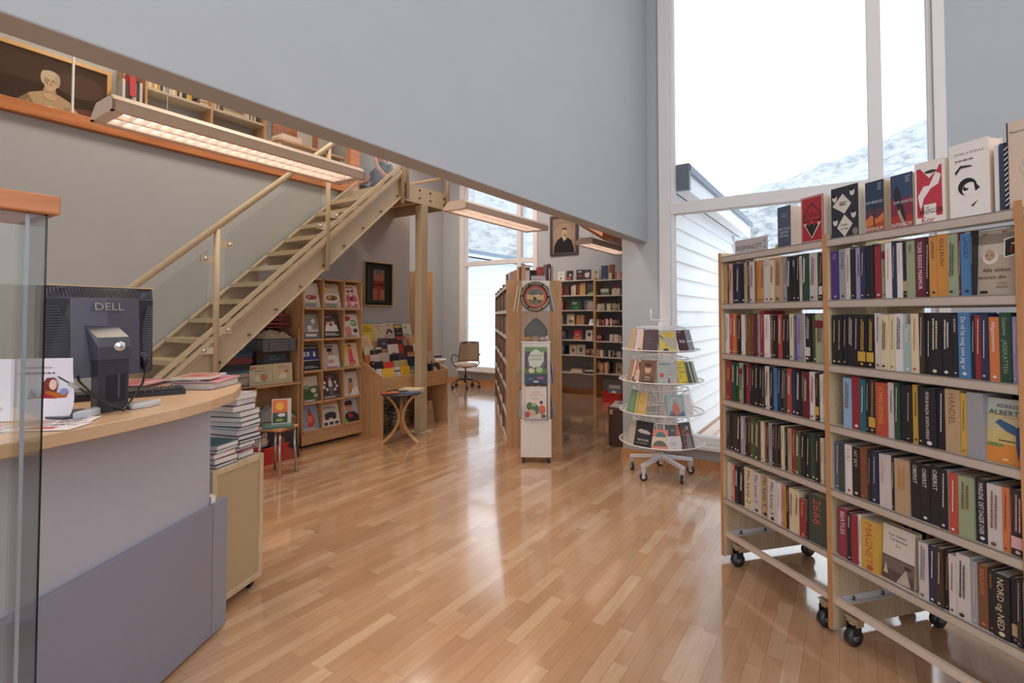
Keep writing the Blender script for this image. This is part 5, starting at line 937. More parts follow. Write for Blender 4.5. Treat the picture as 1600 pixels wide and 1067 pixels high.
# ------------------------------------------------------------------ picture beside the display
def picture(name, lb, M0, w_, h_, fc, fw_, ops, bg, mi='paint', cat='picture'):
    o = thing(name, lb, cat); o.matrix_world = M0
    MB().box((0, -.03, 0), (w_, 0, fw_), fc).box((0, -.03, h_-fw_), (w_, 0, h_), fc).box((0, -.03, fw_), (fw_, 0, h_-fw_), fc).box((w_-fw_, -.03, fw_), (w_, 0, h_-fw_), fc).build('frame', mi, o, bevel=.003)
    MB().box((fw_, -.012, fw_), (w_-fw_, -.002, h_-fw_), bg).art(ops, (fw_, -.012, fw_), (1, 0, 0), (0, 0, 1), (0, -1, 0), w_-2*fw_, h_-2*fw_).build('canvas', 'matte', o)
    return o
WL = T(-5.597, 4.745, 1.63) @ RZ(R(90))
picture('abstract_painting', 'dark abstract painting with rust-red centre in a thin gold frame', WL, .53, .62, 'b09660', .014,
        [('r', .08, .05, .92, .95, '2c302c'), ('r', .14, .08, .2, .9, '3c4a44'), ('r', .78, .12, .84, .92, '232624'), ('p', [(.25, .12), (.28, .82), (.76, .84), (.74, .1)], '4c2f2a'), ('r', .32, .55, .7, .84, '8f6250'), ('r', .42, .74, .6, .86, '56606a'), ('r', .34, .38, .72, .58, '7d3a30'), ('r', .30, .12, .72, .38, 'a06a54'), ('p', [(.45, .12), (.44, .4), (.52, .5), (.58, .4), (.56, .12)], '8a4438'), ('r', .3, .46, .74, .5, '5a2620'), ('s', .3, .1, .7, .36, 6, '8a5545')], '1c1f1e')
# ================================================================== CENTRAL DOUBLE-SIDED BOOKCASE, end panel towards the camera
cd = Vector((-.61, .792, 0)).normalized(); ce = Vector((cd.y, -cd.x, 0))      # along the case (away), across (to the right)
CO = Vector((-3.305, 4.875, 0)); CR = math.atan2(ce.y, ce.x); CMX = T(*CO) @ RZ(CR); CW, CL = .64, 3.3   # local x across, y away
cc = thing('birch_bookcase', 'double-sided birch bookcase running away from the camera in the middle of the shop', 'bookcase', CO, CR)
for k in range(5):
    y_ = k*CL/4; MB().box((0, y_-.012, .0), (CW, y_+.012, 1.90)).build('end_panel' if k == 0 else 'partition_panel', 'birch' if k == 0 else 'brownwood', cc)
CZ = [1.85, 1.56, 1.26, .96, .66, .36, .06]
for k in range(4):
    for z_ in CZ:
        ya, yb = k*CL/4+.012, (k+1)*CL/4-.012
        for xa, xb, xl in ((.006, .29, .002), (CW-.29, CW-.006, CW-.006)):
            MB().box((xa, ya, z_-.02), (xb, yb, z_), 'c3bcb6').box((xl, ya, z_-.04), (xl+.004, yb, z_), 'dcd8d6').build('shelf', 'satin', cc)
MB().box((.30, 0, 0), (.34, CL, 1.8), '6a4a38').build('back_panel', 'brownwood', cc)
CY_ = CMX @ RZ(R(90))       # local x away along the case; left face = +y side... books facing the left aisle
for k in range(4):
    for i, z_ in enumerate(CZ[1:]):
        mass(CMX @ T(.0, 0, 0) @ RZ(R(90)), k*CL/4+.016, (k+1)*CL/4-.016, z_, -.02, .24, 200+k*9+i, 1, .2, 'kdGnbtgkkdd')
        mass(CMX @ RZ(R(90)), k*CL/4+.016, (k+1)*CL/4-.016, z_, -CW+.02, .24, 300+k*9+i, -1, .2, 'kdGnbtgww')
# books standing on its top, seen end-on in silhouette above the panel
rnd = random.Random(21)
for i, (a, b_, top, c_, yy, lb) in enumerate([(90, 118, 225, 'b', .9, 'small brown book farthest left on top of the birch bookcase'), (118, 140, 205, 'w', .8, 'pale book second from left on top of the birch bookcase'), (150, 186, 190, 'g', .7, 'grey book third from left on top of the birch bookcase'), (190, 225, 175, 'a', .6, 'ochre book fourth from left on top of the birch bookcase'), (228, 250, 130, 'w', .5, 'white-edged tall book left of the tall tan one'), (250, 275, 135, 'b', .45, 'brown book just left of the tall tan one'), (285, 330, 95, 't', .35, 'tallest tan book on top of the birch bookcase'), (332, 385, 135, 'b', .5, 'rust-brown book behind the white page-edged ones on the birch bookcase'), (335, 380, 180, 'w', .3, 'white page-edged book right of the tall tan one'), (385, 470, 175, 'k', .6, 'black book lying behind the price card'), (480, 560, 135, 'R', .45, 'bright rust-red book above the price card'), (560, 606, 105, 'g', .4, 'grey tall book beside the maroon spine'), (608, 648, 98, 'm', .3, 'maroon-spined tall book with white edge, right on the birch bookcase'), (650, 675, 125, 'c', .35, 'thin cream book rightmost on top of the birch bookcase')]):
    pa, pb_ = 780+a/8, 780+b_/8; zt_ = 400+top/8
    # local across coordinate at depth yy along the case
    def ax(px, yy=yy):
        lo, hi = -.5, 1.2
        for _ in range(30):
            m_ = (lo+hi)/2
            if Qx(CMX @ Vector((m_, yy, 1.9))) < px: lo = m_
            else: hi = m_
        return lo
    xa, xb = ax(pa), ax(pb_); d_ = (CMX @ Vector((xa, yy, 1.9))); dep = (d_-Vector((0, 0, EYE))).dot(_fw)
    h = max(.1, EYE+(492.5-zt_)/802*dep-1.852)
    book('shelf_top_book', lb, 'book', 'books on top of the birch bookcase', xb-xa, .16, h, c_, CMX @ T(xa, yy, 1.8515), spine=[('r', .35, .3, .65, .8, 'W')] if c_ == 'm' else [], kids=False)
# price card held at the end panel
pc = MB(CMX @ T(.285, -.0135, 1.72)).box((0, -.002, 0), (.165, 0, .235), 'd3cbd6'); pc.art([('t', '100,-', .5, .68, .24, 'c9a0a8'), ('s', .1, .52, .6, .6, 1, '8a8290'), ('s', .1, .1, .9, .2, 1, 'a8a0b0')], (0, -.002, 0), (1, 0, 0), (0, 0, 1), (0, -1, 0), .165, .235)
tag(pc.build('price_card', 'paper'), 'white price card fixed at the top of the birch end panel', 'card')
# ------------------------------------------------------------------ white display column on wheels before the end panel
KX = Vector((-2.775, 4.648, 0)); KR = R(31); KM = T(*KX) @ RZ(KR); kw = .145
ks = thing('display_column', 'white four-sided display column on wheels with clear book pockets', 'display column', KX, KR)
MB().box((-kw-.012, -kw-.012, .055), (kw+.012, kw+.012, .44), 'ded6d0').box((-kw, -kw, .44), (kw, kw, 1.22), 'dad2cc').build('body', 'paint', ks, bevel=.008)
MB().box((-kw-.005, -kw-.005, 1.22), (kw+.005, kw+.005, 1.232), 'e6dfda').build('cap', 'paint', ks)
for a, b_ in ((1, 1), (1, -1), (-1, 1), (-1, -1)): MB().tube([(a*.13-.012, b_*.13, .027), (a*.13+.012, b_*.13, .027)], .027, '2a2a2e', n=16).build('wheel', 'satin', ks)
bxm = MB(); t_ = .004
for a, b_ in (((-kw, -kw, 1.235), (kw, -kw+t_, 1.53)), ((-kw, kw-t_, 1.235), (kw, kw, 1.53)), ((-kw, -kw+t_, 1.235), (-kw+t_, kw-t_, 1.53)), ((kw-t_, -kw+t_, 1.235), (kw, kw-t_, 1.53)), ((-kw-.045, -kw-.02, 1.53), (kw+.02, kw+.02, 1.538))): bxm.box(a, b_)
bxm.build('clear_box', 'acrylic', ks)
MB().box((-kw, -.07, 1.538), (kw, .07, 1.86), 'd8d2cf').build('upper_body', 'paint', ks, bevel=.004)
for side in range(4):
    for zb_ in (.44, .80):
        pk = MB(RZ(side*math.pi/2)); pk.box((-.12, -kw-.05, zb_), (.12, -kw-.001, zb_+.004)).box((-.12, -kw-.054, zb_), (.12, -kw-.05, zb_+.10)).box((-.124, -kw-.054, zb_), (-.12, -kw-.001, zb_+.14)).box((.12, -kw-.054, zb_), (.124, -kw-.001, zb_+.14))
        pk.build('clear_pocket', 'acrylic', ks)
def kb_(side, zb_, xo, w_, h, col, ops, lb, th=.018, tilt=.02, yo=-.032, kids=False, px_=0):
    mt = KM @ RZ(side*math.pi/2) @ T(-w_/2+xo, -kw+yo, zb_+.005) @ RX(-tilt) @ T(0, th, 0) @ FRONT
    book('picture_book', lb, 'book', 'picture books in the white display column', th, w_, h, col, mt, front=ops, kids=kids)
kb_(0, .80, 0, .225, .37, '4c4550', [('r', 0, .88, 1, 1, '5f8a52'), ('e', .5, .6, .4, .5, '6a6468', 20), ('p', [(.2, .5), (.15, .7), (.25, .86), (.5, .95), (.7, .88), (.85, .8), (.84, .62), (.7, .48), (.4, .44)], 'c3cfc0'), ('t', 'GRØNNE', .5, .74, .085, '4a5a4a'), ('t', 'GNISTER', .5, .64, .085, '4a5a4a'), ('r', 0, .26, 1, .42, '58743f'), ('e', .3, .36, .14, .12, 'd0c9b5', 9), ('e', .65, .38, .16, .13, '9fc08a', 9), ('r', 0, 0, 1, .25, '41506c'), ('e', .25, .14, .15, .06, '5a7a8a', 9), ('e', .7, .16, .18, .07, 'a86a8c', 9), ('e', .5, .06, .14, .05, 'cfd4d8', 9), ('e', .82, .85, .06, .05, 'e0a860', 8)], 'green and violet picture book with pale cloud title, upper front pocket')
kb_(0, .44, 0, .215, .33, 'd9cfc6', [('t', 'BOKEN', .5, .80, .08, 'd08a72'), ('t', 'TIL EVIG TID', .5, .72, .08, 'd08a72'), ('s', .25, .62, .75, .65, 1, '8a8078'), ('e', .75, .52, .08, .08, '4a3038'), ('e', .2, .4, .16, .2, '4f6a45', 9), ('e', .48, .3, .16, .26, '3f6f54', 9), ('e', .78, .3, .18, .22, 'c9653c', 9), ('e', .3, .2, .2, .16, 'd9b28a', 9), ('e', .1, .15, .12, .16, 'b5482e', 8), ('e', .6, .1, .16, .1, 'e0d8c0', 8), ('e', .85, .1, .12, .1, '7a3a48', 8), ('e', .4, .45, .12, .1, '9ab07a', 8)], 'cream picture book with orange title and fruit figures, lower front pocket')
kb_(0, .44, .005, .225, .355, '5a3a3c', [('e', .3, .93, .08, .04, 'c98a70', 8), ('e', .6, .93, .1, .04, 'd0b090', 8), ('e', .85, .93, .08, .04, 'a85a50', 8)], 'dark red book behind the cream one in the lower front pocket', yo=-.012, th=.01)
for k in range(4):
    kb_(3, .80, -.04+k*.012, .20, .30-.02*k, 'wtct'[k], [], ['off-white book outermost', 'tan book second', 'cream book third', 'tan book innermost'][k]+' in the upper left pocket of the column', th=.008, yo=-.046+k*.012, tilt=.05)
for k in range(3): kb_(3, .44, 0, .20, .28, 'kww'[k], [], ['black-edged book outermost', 'white book second', 'pale book innermost'][k]+' in the lower left pocket of the column', th=.009, yo=-.044+k*.013, tilt=.04)
for k in range(3): kb_(1, .80, 0, .20, .30-.015*k, 'wvg'[k], [], ['pale book innermost', 'purple book in the middle', 'grey book outermost'][k]+' in the upper right pocket of the column', th=.010, yo=-.016-k*.013, tilt=.10)
for k in range(2): kb_(1, .44, 0, .20, .29, 'kG'[k], [('r', 0, .55, 1, .7, 'c9c9c9')] if k == 0 else [], ['black and white banded book', 'dark grey book outermost'][k]+' in the lower right pocket of the column', th=.012, yo=-.02-k*.016, tilt=.12)
def kt(xo, yo, w_, h, th, col, rot, lb): book('picture_book', lb, 'book', 'books leaning on the top of the white column', th, w_, h, col, KM @ T(xo, yo, 1.5395) @ RY(rot) @ T(0, 0, 0), kids=False)
kt(-.235, -.1, .16, .27, .012, 'c', .16, 'cream book leaning left of the round plate'); kt(-.205, -.1, .16, .26, .02, 't', .16, 'tan book leaning next to the cream one, left of the plate')
kt(.185, -.1, .16, .27, .012, 'l', -.22, 'light blue book leaning right of the round plate'); kt(.165, -.08, .14, .25, .008, 'T', -.22, 'thin teal book behind the light blue one, right of the plate')
pt = MB(KM @ T(-.005, -.085, 1.693) @ RX(R(90-8)))
pt.lathe([(0, -.004), (.118, -.004), (.119, .0004), (.122, .012), (.155, .018), (.158, .014), (.122, .0002), (0, -.002)], '26221f', n=56)
def pring(r0, r1, z0, z1, c_): pt.lathe([(r0, z0), (r1, z1)], c_, n=56)
pring(.089, .117, .0012, .0012, 'a6483a'); pring(.0, .089, .0016, .0016, 'b9a06a'); pring(.085, .089, .0022, .0022, 'c9b48a')
pt.add([(.086*math.cos(a), .086*math.sin(a), .0024) for a in [R(12+k*8) for k in range(20)]], [tuple(range(20))], '5a5f58')
pt.add([(.086*math.cos(a), .086*math.sin(a), .0024) for a in [R(200+k*8) for k in range(18)]], [tuple(range(18))], '5c5a34')
for x_, y_, r_, c_ in ((-.01, -.01, .013, '2c2a1c'), (-.008, -.028, .012, '2c2a1c'), (.0, -.022, .016, '2c2a1c'), (.028, .02, .007, 'd9cfae'), (-.03, .03, .02, '4f544e'), (.03, .045, .02, '6a6e66'), (-.04, -.05, .018, '6e6a3a'), (.04, -.05, .02, '3e3f22'), (.01, -.06, .015, '7d7440')): pt.add([(x_+r_*math.cos(k), y_+r_*math.sin(k)*.8, .0030) for k in range(6)], [tuple(range(6))], c_)
rnd = random.Random(9)
for k in range(84):
    if k % 14 in (0, 13): continue
    a = 2*math.pi*k/84; c_, s_ = math.cos(a), math.sin(a); r0 = .127+rnd.uniform(0, .004); r1 = .146+rnd.uniform(0, .005); w_ = .0022
    z0, z1 = .0135+(r0-.122)/.033*.006+.0012, .0135+(r1-.122)/.033*.006+.0012
    pt.add([(c_*r0-s_*w_, s_*r0+c_*w_, z0), (c_*r0+s_*w_, s_*r0-c_*w_, z0), (c_*r1+s_*w_, s_*r1-c_*w_, z1), (c_*r1-s_*w_, s_*r1+c_*w_, z1)], [(0, 1, 2, 3)], 'c9b184')
tag(pt.build('round_plate', 'satin'), 'round black and red plate with gold lettering on the white column', 'plate')
hat = MB(KM @ T(0, .02, 1.235)); pf = []; N_ = 22
for j, (h_, hw, hd) in enumerate([(.0, .11, .07), (.06, .125, .075), (.12, .12, .07), (.17, .085, .05), (.21, .045, .03), (.235, .012, .01)]):
    pf.append([(hw*math.copysign(abs(math.cos(2*math.pi*k/N_))**.8, math.cos(2*math.pi*k/N_)), hd*math.sin(2*math.pi*k/N_), h_) for k in range(N_)])
vs = [v for r_ in pf for v in r_]; hat.add(vs, [(j*N_+k, j*N_+(k+1) % N_, (j+1)*N_+(k+1) % N_, (j+1)*N_+k) for j in range(5) for k in range(N_)]+[tuple(range(5*N_, 6*N_)), tuple(range(N_))[::-1]], '65605c', 0, True)
tag(hat.build('stone', 'matte'), 'pointed grey stone inside the clear box of the white column', 'stone')
for i, (x_, y_, rx, c_, lb) in enumerate(((-.085, -.095, .045, 'c98f52', 'orange-brown wooden bit left in the clear box'), (-.005, -.10, .055, 'b08a68', 'brown wooden bit in the middle of the clear box'), (.07, -.10, .045, 'b5a08e', 'pale wooden bit right in the clear box'), (.115, -.06, .022, 'd5cdc6', 'whitish bit in the right corner of the clear box'))):
    tag(MB(KM @ T(x_, y_, 1.235)).blob((0, 0, .022), rx*.85, .03, .022+.01*(i % 2), c_, n=14, jit=.12, seed=i+3).build('wood_piece', 'matte'), lb, 'wood piece', 'bits in the clear box')
# ------------------------------------------------------------------ wire book spinner
SPX = Vector((-1.52, 4.85, 0)); toC = math.atan2(-SPX.y, -SPX.x)   # direction towards the camera
sn = thing('book_spinner', 'white wire revolving book stand with four tiers on castors by the window', 'book stand', SPX)
MB().tube([(0, 0, .10), (0, 0, 1.44)], .022, 'e3e0e2', n=16).build('pole', 'paint', sn)
tr = toC+R(90)
MB().tube([(-.085*math.cos(tr), -.085*math.sin(tr), 1.56), (-.085*math.cos(tr), -.085*math.sin(tr), 1.455), (.085*math.cos(tr), .085*math.sin(tr), 1.455), (.085*math.cos(tr), .085*math.sin(tr), 1.56)], .006, 'eceaec', n=8).build('sign_holder', 'paint', sn)
for k in range(5):
    a = R(18+72*k)+.35; m_ = MB(RZ(a)); m_.bar((0, 0, .175), (.30, 0, .135), .04, .03, 'dddbe2'); ar = m_.build('foot', 'paint', sn, bevel=.003)
    q = RZ(a) @ Vector((.285, 0, 0)); m2 = MB(T(q.x, q.y, 0) @ RZ(a+.7)).tube([(-.012, 0, .034), (.012, 0, .034)], .034, '2c2c30', n=20).tube([(-.014, 0, .034), (.014, 0, .034)], .018, 'd6d3d0', n=14).box((-.018, -.012, .034), (-.014, .012, .09), 'c9c6c4').box((.014, -.012, .034), (.018, .012, .09), 'c9c6c4').box((-.02, -.02, .085), (.02, .02, .118), 'c9c6c4')
    m2.build('caster', 'satin', sn)
TZ = [(1.17, .355), (.885, .385), (.60, .385), (.315, .385)]
for z_, r_ in TZ:
    wm = MB(); rt_ = r_-.13
    wm.ring((0, 0, z_+.012), r_, .0055, 'ebe9ea').ring((0, 0, z_), r_-.05, .003, 'ebe9ea').ring((0, 0, z_), r_-.12, .003, 'ebe9ea').ring((0, 0, z_+.215), rt_, .005, 'ebe9ea').ring((0, 0, z_+.225), rt_-.05, .004, 'ebe9ea').ring((0, 0, z_+.1), rt_+.035, .0025, 'ebe9ea')
    for k in range(36):
        a = 2*math.pi*k/36; c_, s_ = math.cos(a), math.sin(a)
        wm.tube([(c_*r_, s_*r_, z_+.012), (c_*(r_-.05), s_*(r_-.05), z_), (c_*(rt_+.05), s_*(rt_+.05), z_)]+([(c_*rt_, s_*rt_, z_+.215)] if k % 2 == 0 else []), .0022, 'ebe9ea', n=5)
    for k in range(6):
        a = 2*math.pi*k/6+.2; wm.tube([(.022*math.cos(a), .022*math.sin(a), z_+.05), (rt_*math.cos(a), rt_*math.sin(a), z_+.215)], .004, 'ebe9ea', n=6)
    wm.build('wire_tier', 'paint', sn)
g_ = 'books on the wire stand'
def sbk(tier, px, w_, h, col, ops, lb, th=.02, rr=0, zz=.004, lean=.30, yaw=0):
    z_, r_ = TZ[tier]; r_ -= .012+rr
    # angle round the stand whose outer point shows at photo column px
    best = min((abs(Qx(SPX+Vector((r_*math.cos(toC+f), r_*math.sin(toC+f), z_)))-px), f) for f in [R(k*.5) for k in range(-180, 181)] if abs(f) < 1.75)[1]
    if abs(best) > .5: w_ *= .72; th = min(th, .014)
    f = toC+best; c_ = SPX+Vector((r_*math.cos(f), r_*math.sin(f), z_+zz))
    mt = T(*c_) @ RZ(f+R(90)+yaw) @ RX(-lean) @ T(-w_/2, th, 0) @ FRONT
    book('paperback', lb, 'book', g_, th, w_, h, col, mt, front=ops, kids=False)
sbk(0, 984, .13, .21, 'cbb292', [], 'tan book at the far left of the top tier', .03)
sbk(0, 997, .13, .205, 'cfc6de', [('r', .3, .05, .95, .95, 'd9c0ae'), ('e', .6, .1, .2, .1, '8a6a60', 9)], 'lilac and peach book, left on the top tier', .02)
sbk(0, 1015, .135, .205, '51424a', [('t', 'DØDEN ER', .5, .6, .05, '8a7a68'), ('t', 'SKEPTISK', .5, .53, .05, '8a7a68'), ('s', .3, .4, .7, .43, 1, '8a7a68')], 'dark plum book with small gold title on the top tier', .025)
sbk(0, 1045, .155, .20, 'a9a294', [('p', [(0, 0), (0, .6), (.3, .45), (.6, .2), (1, .15), (1, 0)], 'c9b54a'), ('r', .2, .66, .88, .92, 'd3b33a'), ('t', 'WALTER OG', .54, .81, .08, '3a3020'), ('t', 'RENOIR', .54, .71, .08, '3a3020'), ('e', .35, .08, .16, .12, '33282c', 12), ('p', [(0, .72), (.3, .6), (.3, .64), (0, .78)], '4a4038'), ('p', [(.3, .3), (.45, .4), (.4, .25)], 'b9a030')], 'yellow and grey map-like book in the centre of the top tier')
sbk(0, 1070, .125, .20, '4a2c34', [('t', 'Rbk', .5, .42, .2, 'e3dcd8'), ('s', .1, .88, .6, .94, 1, 'b9a8a8')], 'dark maroon book with white letters, right on the top tier')
sbk(0, 1082, .12, .205, '7d868c', [('r', 0, .45, 1, .5, 'd0d4d6')], 'blue-grey book at the right edge of the top tier', .02)
sbk(1, 984, .14, .215, 'a98a72', [], 'brown-edged book at the far left of the second tier', .03)
sbk(1, 992, .13, .21, 'd9cfc4', [('p', [(.3, .6), (.5, .9), (.85, .55)], 'd98078'), ('p', [(.3, .4), (.75, .5), (.75, .3), (.2, .3)], 'd9b49c'), ('p', [(.5, .95), (.95, .85), (.75, .6)], '3c342c'), ('p', [(.1, .3), (.5, .1), (.8, .3), (.5, .02), (.05, .1)], '3c342c')], 'book with salmon, black and beige triangles on the second tier')
sbk(1, 1010, .15, .215, '7a5844', [('e', .5, .62, .2, .24, 'c9a68a'), ('e', .5, .78, .22, .14, '4a3226'), ('p', [(.1, 0), (.2, .3), (.4, .38), (.65, .38), (.85, .28), (.9, 0)], '5f4234'), ('t', 'VERA', .5, .25, .11, 'ebe2d6'), ('t', 'HENRIKSEN', .5, .16, .06, 'd8c6b4'), ('e', .42, .64, .03, .02, '3a241a', 6), ('e', .58, .64, .03, .02, '3a241a', 6)], 'brown book reading VERA with a portrait on the second tier', .03)
sbk(1, 1044, .175, .205, 'a2a8a6', [('s', .1, .85, .85, .95, 1, '6a7070'), ('e', .22, .42, .12, .12, 'b9503f', 16), ('p', [(.5, .1), (.55, .3), (.6, .3), (.62, .1)], '8a3a3a'), ('p', [(.75, .02), (.85, .25), (1, .1), (1, .02)], 'c9a08a'), ('s', .5, .4, .8, .5, 1, 'c98a78')], 'grey-green book with a red dot in the centre of the second tier')
sbk(1, 1069, .13, .215, 'd9c23f', [('t', 'OT', .4, .8, .15, '4a5a5a'), ('t', 'TJEN', .5, .48, .15, '4a5a5a'), ('t', 'E', .3, .28, .14, '4a5a5a'), ('t', 'NE', .75, .06, .15, '4a5a5a'), ('s', .1, .68, .9, .74, 1, '4a5a5a')], 'yellow book with big grey-green letters on the second tier')
sbk(1, 1082, .13, .205, '4a4c4c', [], 'dark grey book right on the second tier', .02); sbk(1, 1088, .13, .205, 'aab294', [], 'pale green book at the right edge of the second tier', .02)
sbk(2, 983, .13, .22, '6a9a80', [], 'green book at the far left of the third tier', .02); sbk(2, 988, .12, .21, '8a9468', [], 'olive-green book, second from left on the third tier', .02)
sbk(2, 999, .15, .205, 'cba869', [('s', .3, .86, .7, .88, 1, '6a5030'), ('e', .5, .6, .15, .15, 'a98650', 14), ('e', .5, .6, .13, .13, 'cba869', 14), ('e', .46, .58, .04, .04, '4a3a28', 8), ('s', .2, .14, .5, .17, 1, '6a5030')], 'ochre book with small round emblem on the third tier', .035)
sbk(2, 1058, .16, .20, '8fa8a6', [('e', .5, .64, .3, .3, 'c9b8a0', 20), ('e', .5, .64, .26, .26, '8fa8a6', 20), ('p', [(.25, .0), (.3, .5), (.45, .72), (.6, .6), (.72, .4), (.62, 0)], 'b9695a'), ('p', [(0, 0), (.2, .3), (.5, .1), (.9, .3), (1, 0)], '5a6880'), ('p', [(.25, .0), (.32, .35), (.4, .1)], '8a3a3a')], 'teal book with a red figure and arch on the third tier')
sbk(2, 1078, .13, .20, 'ded8da', [], 'white book right on the third tier', .03)
sbk(3, 984, .14, .215, 'b9b0a4', [], 'grey-beige book at the far left of the lowest tier', .03)
sbk(3, 1003, .17, .235, '2c2a2f', [('p', [(.12, .62), (.3, .7), (.7, .66), (.9, .58), (.8, .52), (.3, .55)], 'b9b4ae'), ('t', 'VESTOVER', .5, .26, .10, 'dcd8d2'), ('s', .15, .16, .85, .2, 1, 'a8a49e')], 'black book reading VESTOVER on the lowest tier', .03)
sbk(3, 1031, .14, .175, 'cdb9a4', [('r', 0, .62, 1, 1, 'd2745e'), ('e', .55, .66, .3, .3, '2f6a66', 20), ('r', 0, .3, 1, .64, 'cdb9a4'), ('e', .5, .18, .42, .36, '54533a', 24), ('r', 0, .0, 1, .18, 'd27a62')], 'small book with coral, teal and olive arches on the lowest tier', .02)
sbk(3, 1052, .14, .215, '55555c', [('r', 0, .0, .1, 1, 'd9d4d0'), ('t', 'Co', .6, .75, .12, 'd9d4d0'), ('r', .8, 0, 1, 1, 'd2604c')], 'dark grey and coral book behind the small white one', .02, .02)
sbk(3, 1055, .12, .125, 'cfccd0', [('e', .45, .8, .14, .14, 'b0aeb2', 12), ('e', .45, .8, .12, .12, 'cfccd0', 12), ('t', 'PUPPIS', .5, .12, .1, '5a5a60'), ('s', .2, .35, .8, .6, 3, 'a09ea4')], 'small white book in front on the lowest tier', .02, -.012)
sbk(3, 1078, .17, .235, '5c5658', [('t', 'JEG', .3, .66, .13, 'e07a6c'), ('t', 'HATER', .55, .5, .13, 'e07a6c'), ('t', 'LARM', .45, .1, .13, 'e07a6c'), ('e', .62, .8, .12, .15, 'b9b4b2'), ('p', [(.3, 0), (.4, .4), (.6, .66), (.8, .4), (.8, 0)], '8f8a88'), ('t', 'JEG', .3, .30, .1, 'e07a6c'), ('t', 'HATER', .55, .5, .13, 'e07a6c')], 'grey book with big coral letters JEG HATER on the lowest tier', .02)
# ------------------------------------------------------------------ bookcases on the far wall
FZ = [2.165, 1.88, 1.60, 1.325, 1.04, .755, .455]
BYF = 8.72
fc = thing('wall_bookcase', 'tall birch bookcase bay on the far wall, left of the divider', 'bookcase', (-5.0, BYF, 0)); fc2 = thing('wall_bookcase', 'tall birch bookcase bay on the far wall with the red bin below', 'bookcase', (-3.94, BYF, 0))
for o, w_, zs, off in ((fc, 1.04, FZ[:6]+[.42], 0), (fc2, .75, FZ, -.012)):
    for x_ in (0, w_): MB().box((x_-.012, 0, 0), (x_+.012, .31, 2.19 if x_ == 0 or o is fc else 2.2)).build('side_panel', 'birch', o)
    for z_ in zs: MB().box((.013, .002, z_-.022+off), (w_-.013, .3, z_+off), 'c6bdb4').build('shelf', 'satin', o)
    MB().box((.013, .30, .3 if o is fc2 else .4), (w_-.013, .31, 2.15), '8a8f92').build('back_panel', 'paint', o)
FX = lambda px: P(px, 500, y=BYF).x
E8 = lambda v: 780+v/8.0
def fb(lv, va, vb, h, col, ops, lb, th=.03, yo=.05, k_=E8, tilt=.05):
    xa, xb = FX(k_(va)), FX(k_(vb)); z_ = FZ[lv]+.001-(.012 if xa > -3.95 else 0)
    book('display_copy', lb, 'book', 'face-out books on the far wall bookcases', th, xb-xa, h, col, T(xa, BYF+yo, z_) @ RX(-tilt) @ T(0, th, 0) @ FRONT, front=ops, kids=False)
fb(0, 718, 805, .175, 'd9d3cc', [('s', .2, .55, .8, .8, 2, '9a928a'), ('e', .45, .25, .14, .12, '3a383a', 8)], 'white book with a small dark emblem, leftmost on top of far bookcase')
fb(0, 826, 905, .185, '352a2e', [('e', .6, .55, .2, .2, 'b5a8a4', 9), ('r', .15, .1, .7, .35, 'b5405a')], 'dark book with pink patch on top of far bookcase')
fb(0, 950, 1040, .195, '2c2729', [('e', .5, .8, .3, .12, 'b0a8a6', 8), ('r', .1, .35, .9, .45, 'a83a4a')], 'black book with red line, left of the white-faced one')
fb(0, 1042, 1130, .19, '4a3a3c', [('e', .5, .5, .36, .4, 'cfc6c4', 9), ('r', .2, .7, .6, .8, '2a2426')], 'dark book with a pale face on top of far bookcase')
fb(0, 1155, 1240, .19, 'b9ab98', [('e', .5, .7, .25, .2, '6a6a66', 9), ('s', .2, .2, .8, .5, 2, '8a8074')], 'beige book right of the pale face on top of far bookcase')
fb(0, 1260, 1345, .26, '343e60', [('e', .5, .1, .1, .05, 'c9b48a', 8)], 'tall navy book on top of the right far bay'); fb(0, 1360, 1425, .27, '8e4634', [], 'tall rust-red book right of the navy one on the far bookcase')
fb(0, 1366, 1405, .12, 'c9b99c', [], 'short cream book before the rust-red one', yo=.02); fb(0, 1440, 1535, .135, 'a8706a', [('r', .3, 0, .5, 1, 'd8c8c0'), ('r', .65, 0, .75, 1, 'd8c8c0')], 'pink-brown books rightmost on top of far bookcase', yo=.03)
fb(1, 790, 840, .20, '5a2428', [], 'dark red book left on the second far shelf'); fb(1, 930, 990, .22, '7d342c', [], 'brick red book on the second far shelf'); fb(1, 993, 1062, .225, 'c39a62', [], 'wide tan book on the second far shelf'); fb(1, 1080, 1215, .23, '3c4038', [('p', [(0, 0), (.3, .2), (1, .3), (1, 0)], '8aa06a'), ('r', 0, .5, 1, .9, '4a4c48')], 'dark landscape-photo book on the second far shelf')
fb(1, 1255, 1352, .12, '9a9c90', [('r', 0, 0, 1, .45, '5a6a48'), ('r', 0, .45, 1, .8, 'b5b5aa')], 'small green and grey book on the second shelf of the right far bay'); fb(1, 1405, 1490, .20, '7d3a34', [('s', .1, .3, .9, .7, 2, 'd8b0a0')], 'red-brown book on the second shelf of the right far bay', yo=.09)
fb(2, 880, 1000, .19, '27503a', [('s', .15, .55, .85, .8, 2, 'b0c4b0'), ('e', .6, .2, .2, .1, '5a8a5a', 8)], 'green book on the third far shelf'); fb(2, 1050, 1160, .19, '565e74', [('e', .5, .4, .28, .24, '9aa0ae', 10), ('e', .5, .45, .15, .12, '34383f', 8)], 'blue-grey portrait book on the third far shelf')
fb(2, 1315, 1400, .2, '5a3434', [], 'dark red book behind on the third shelf of the right far bay', yo=.1)
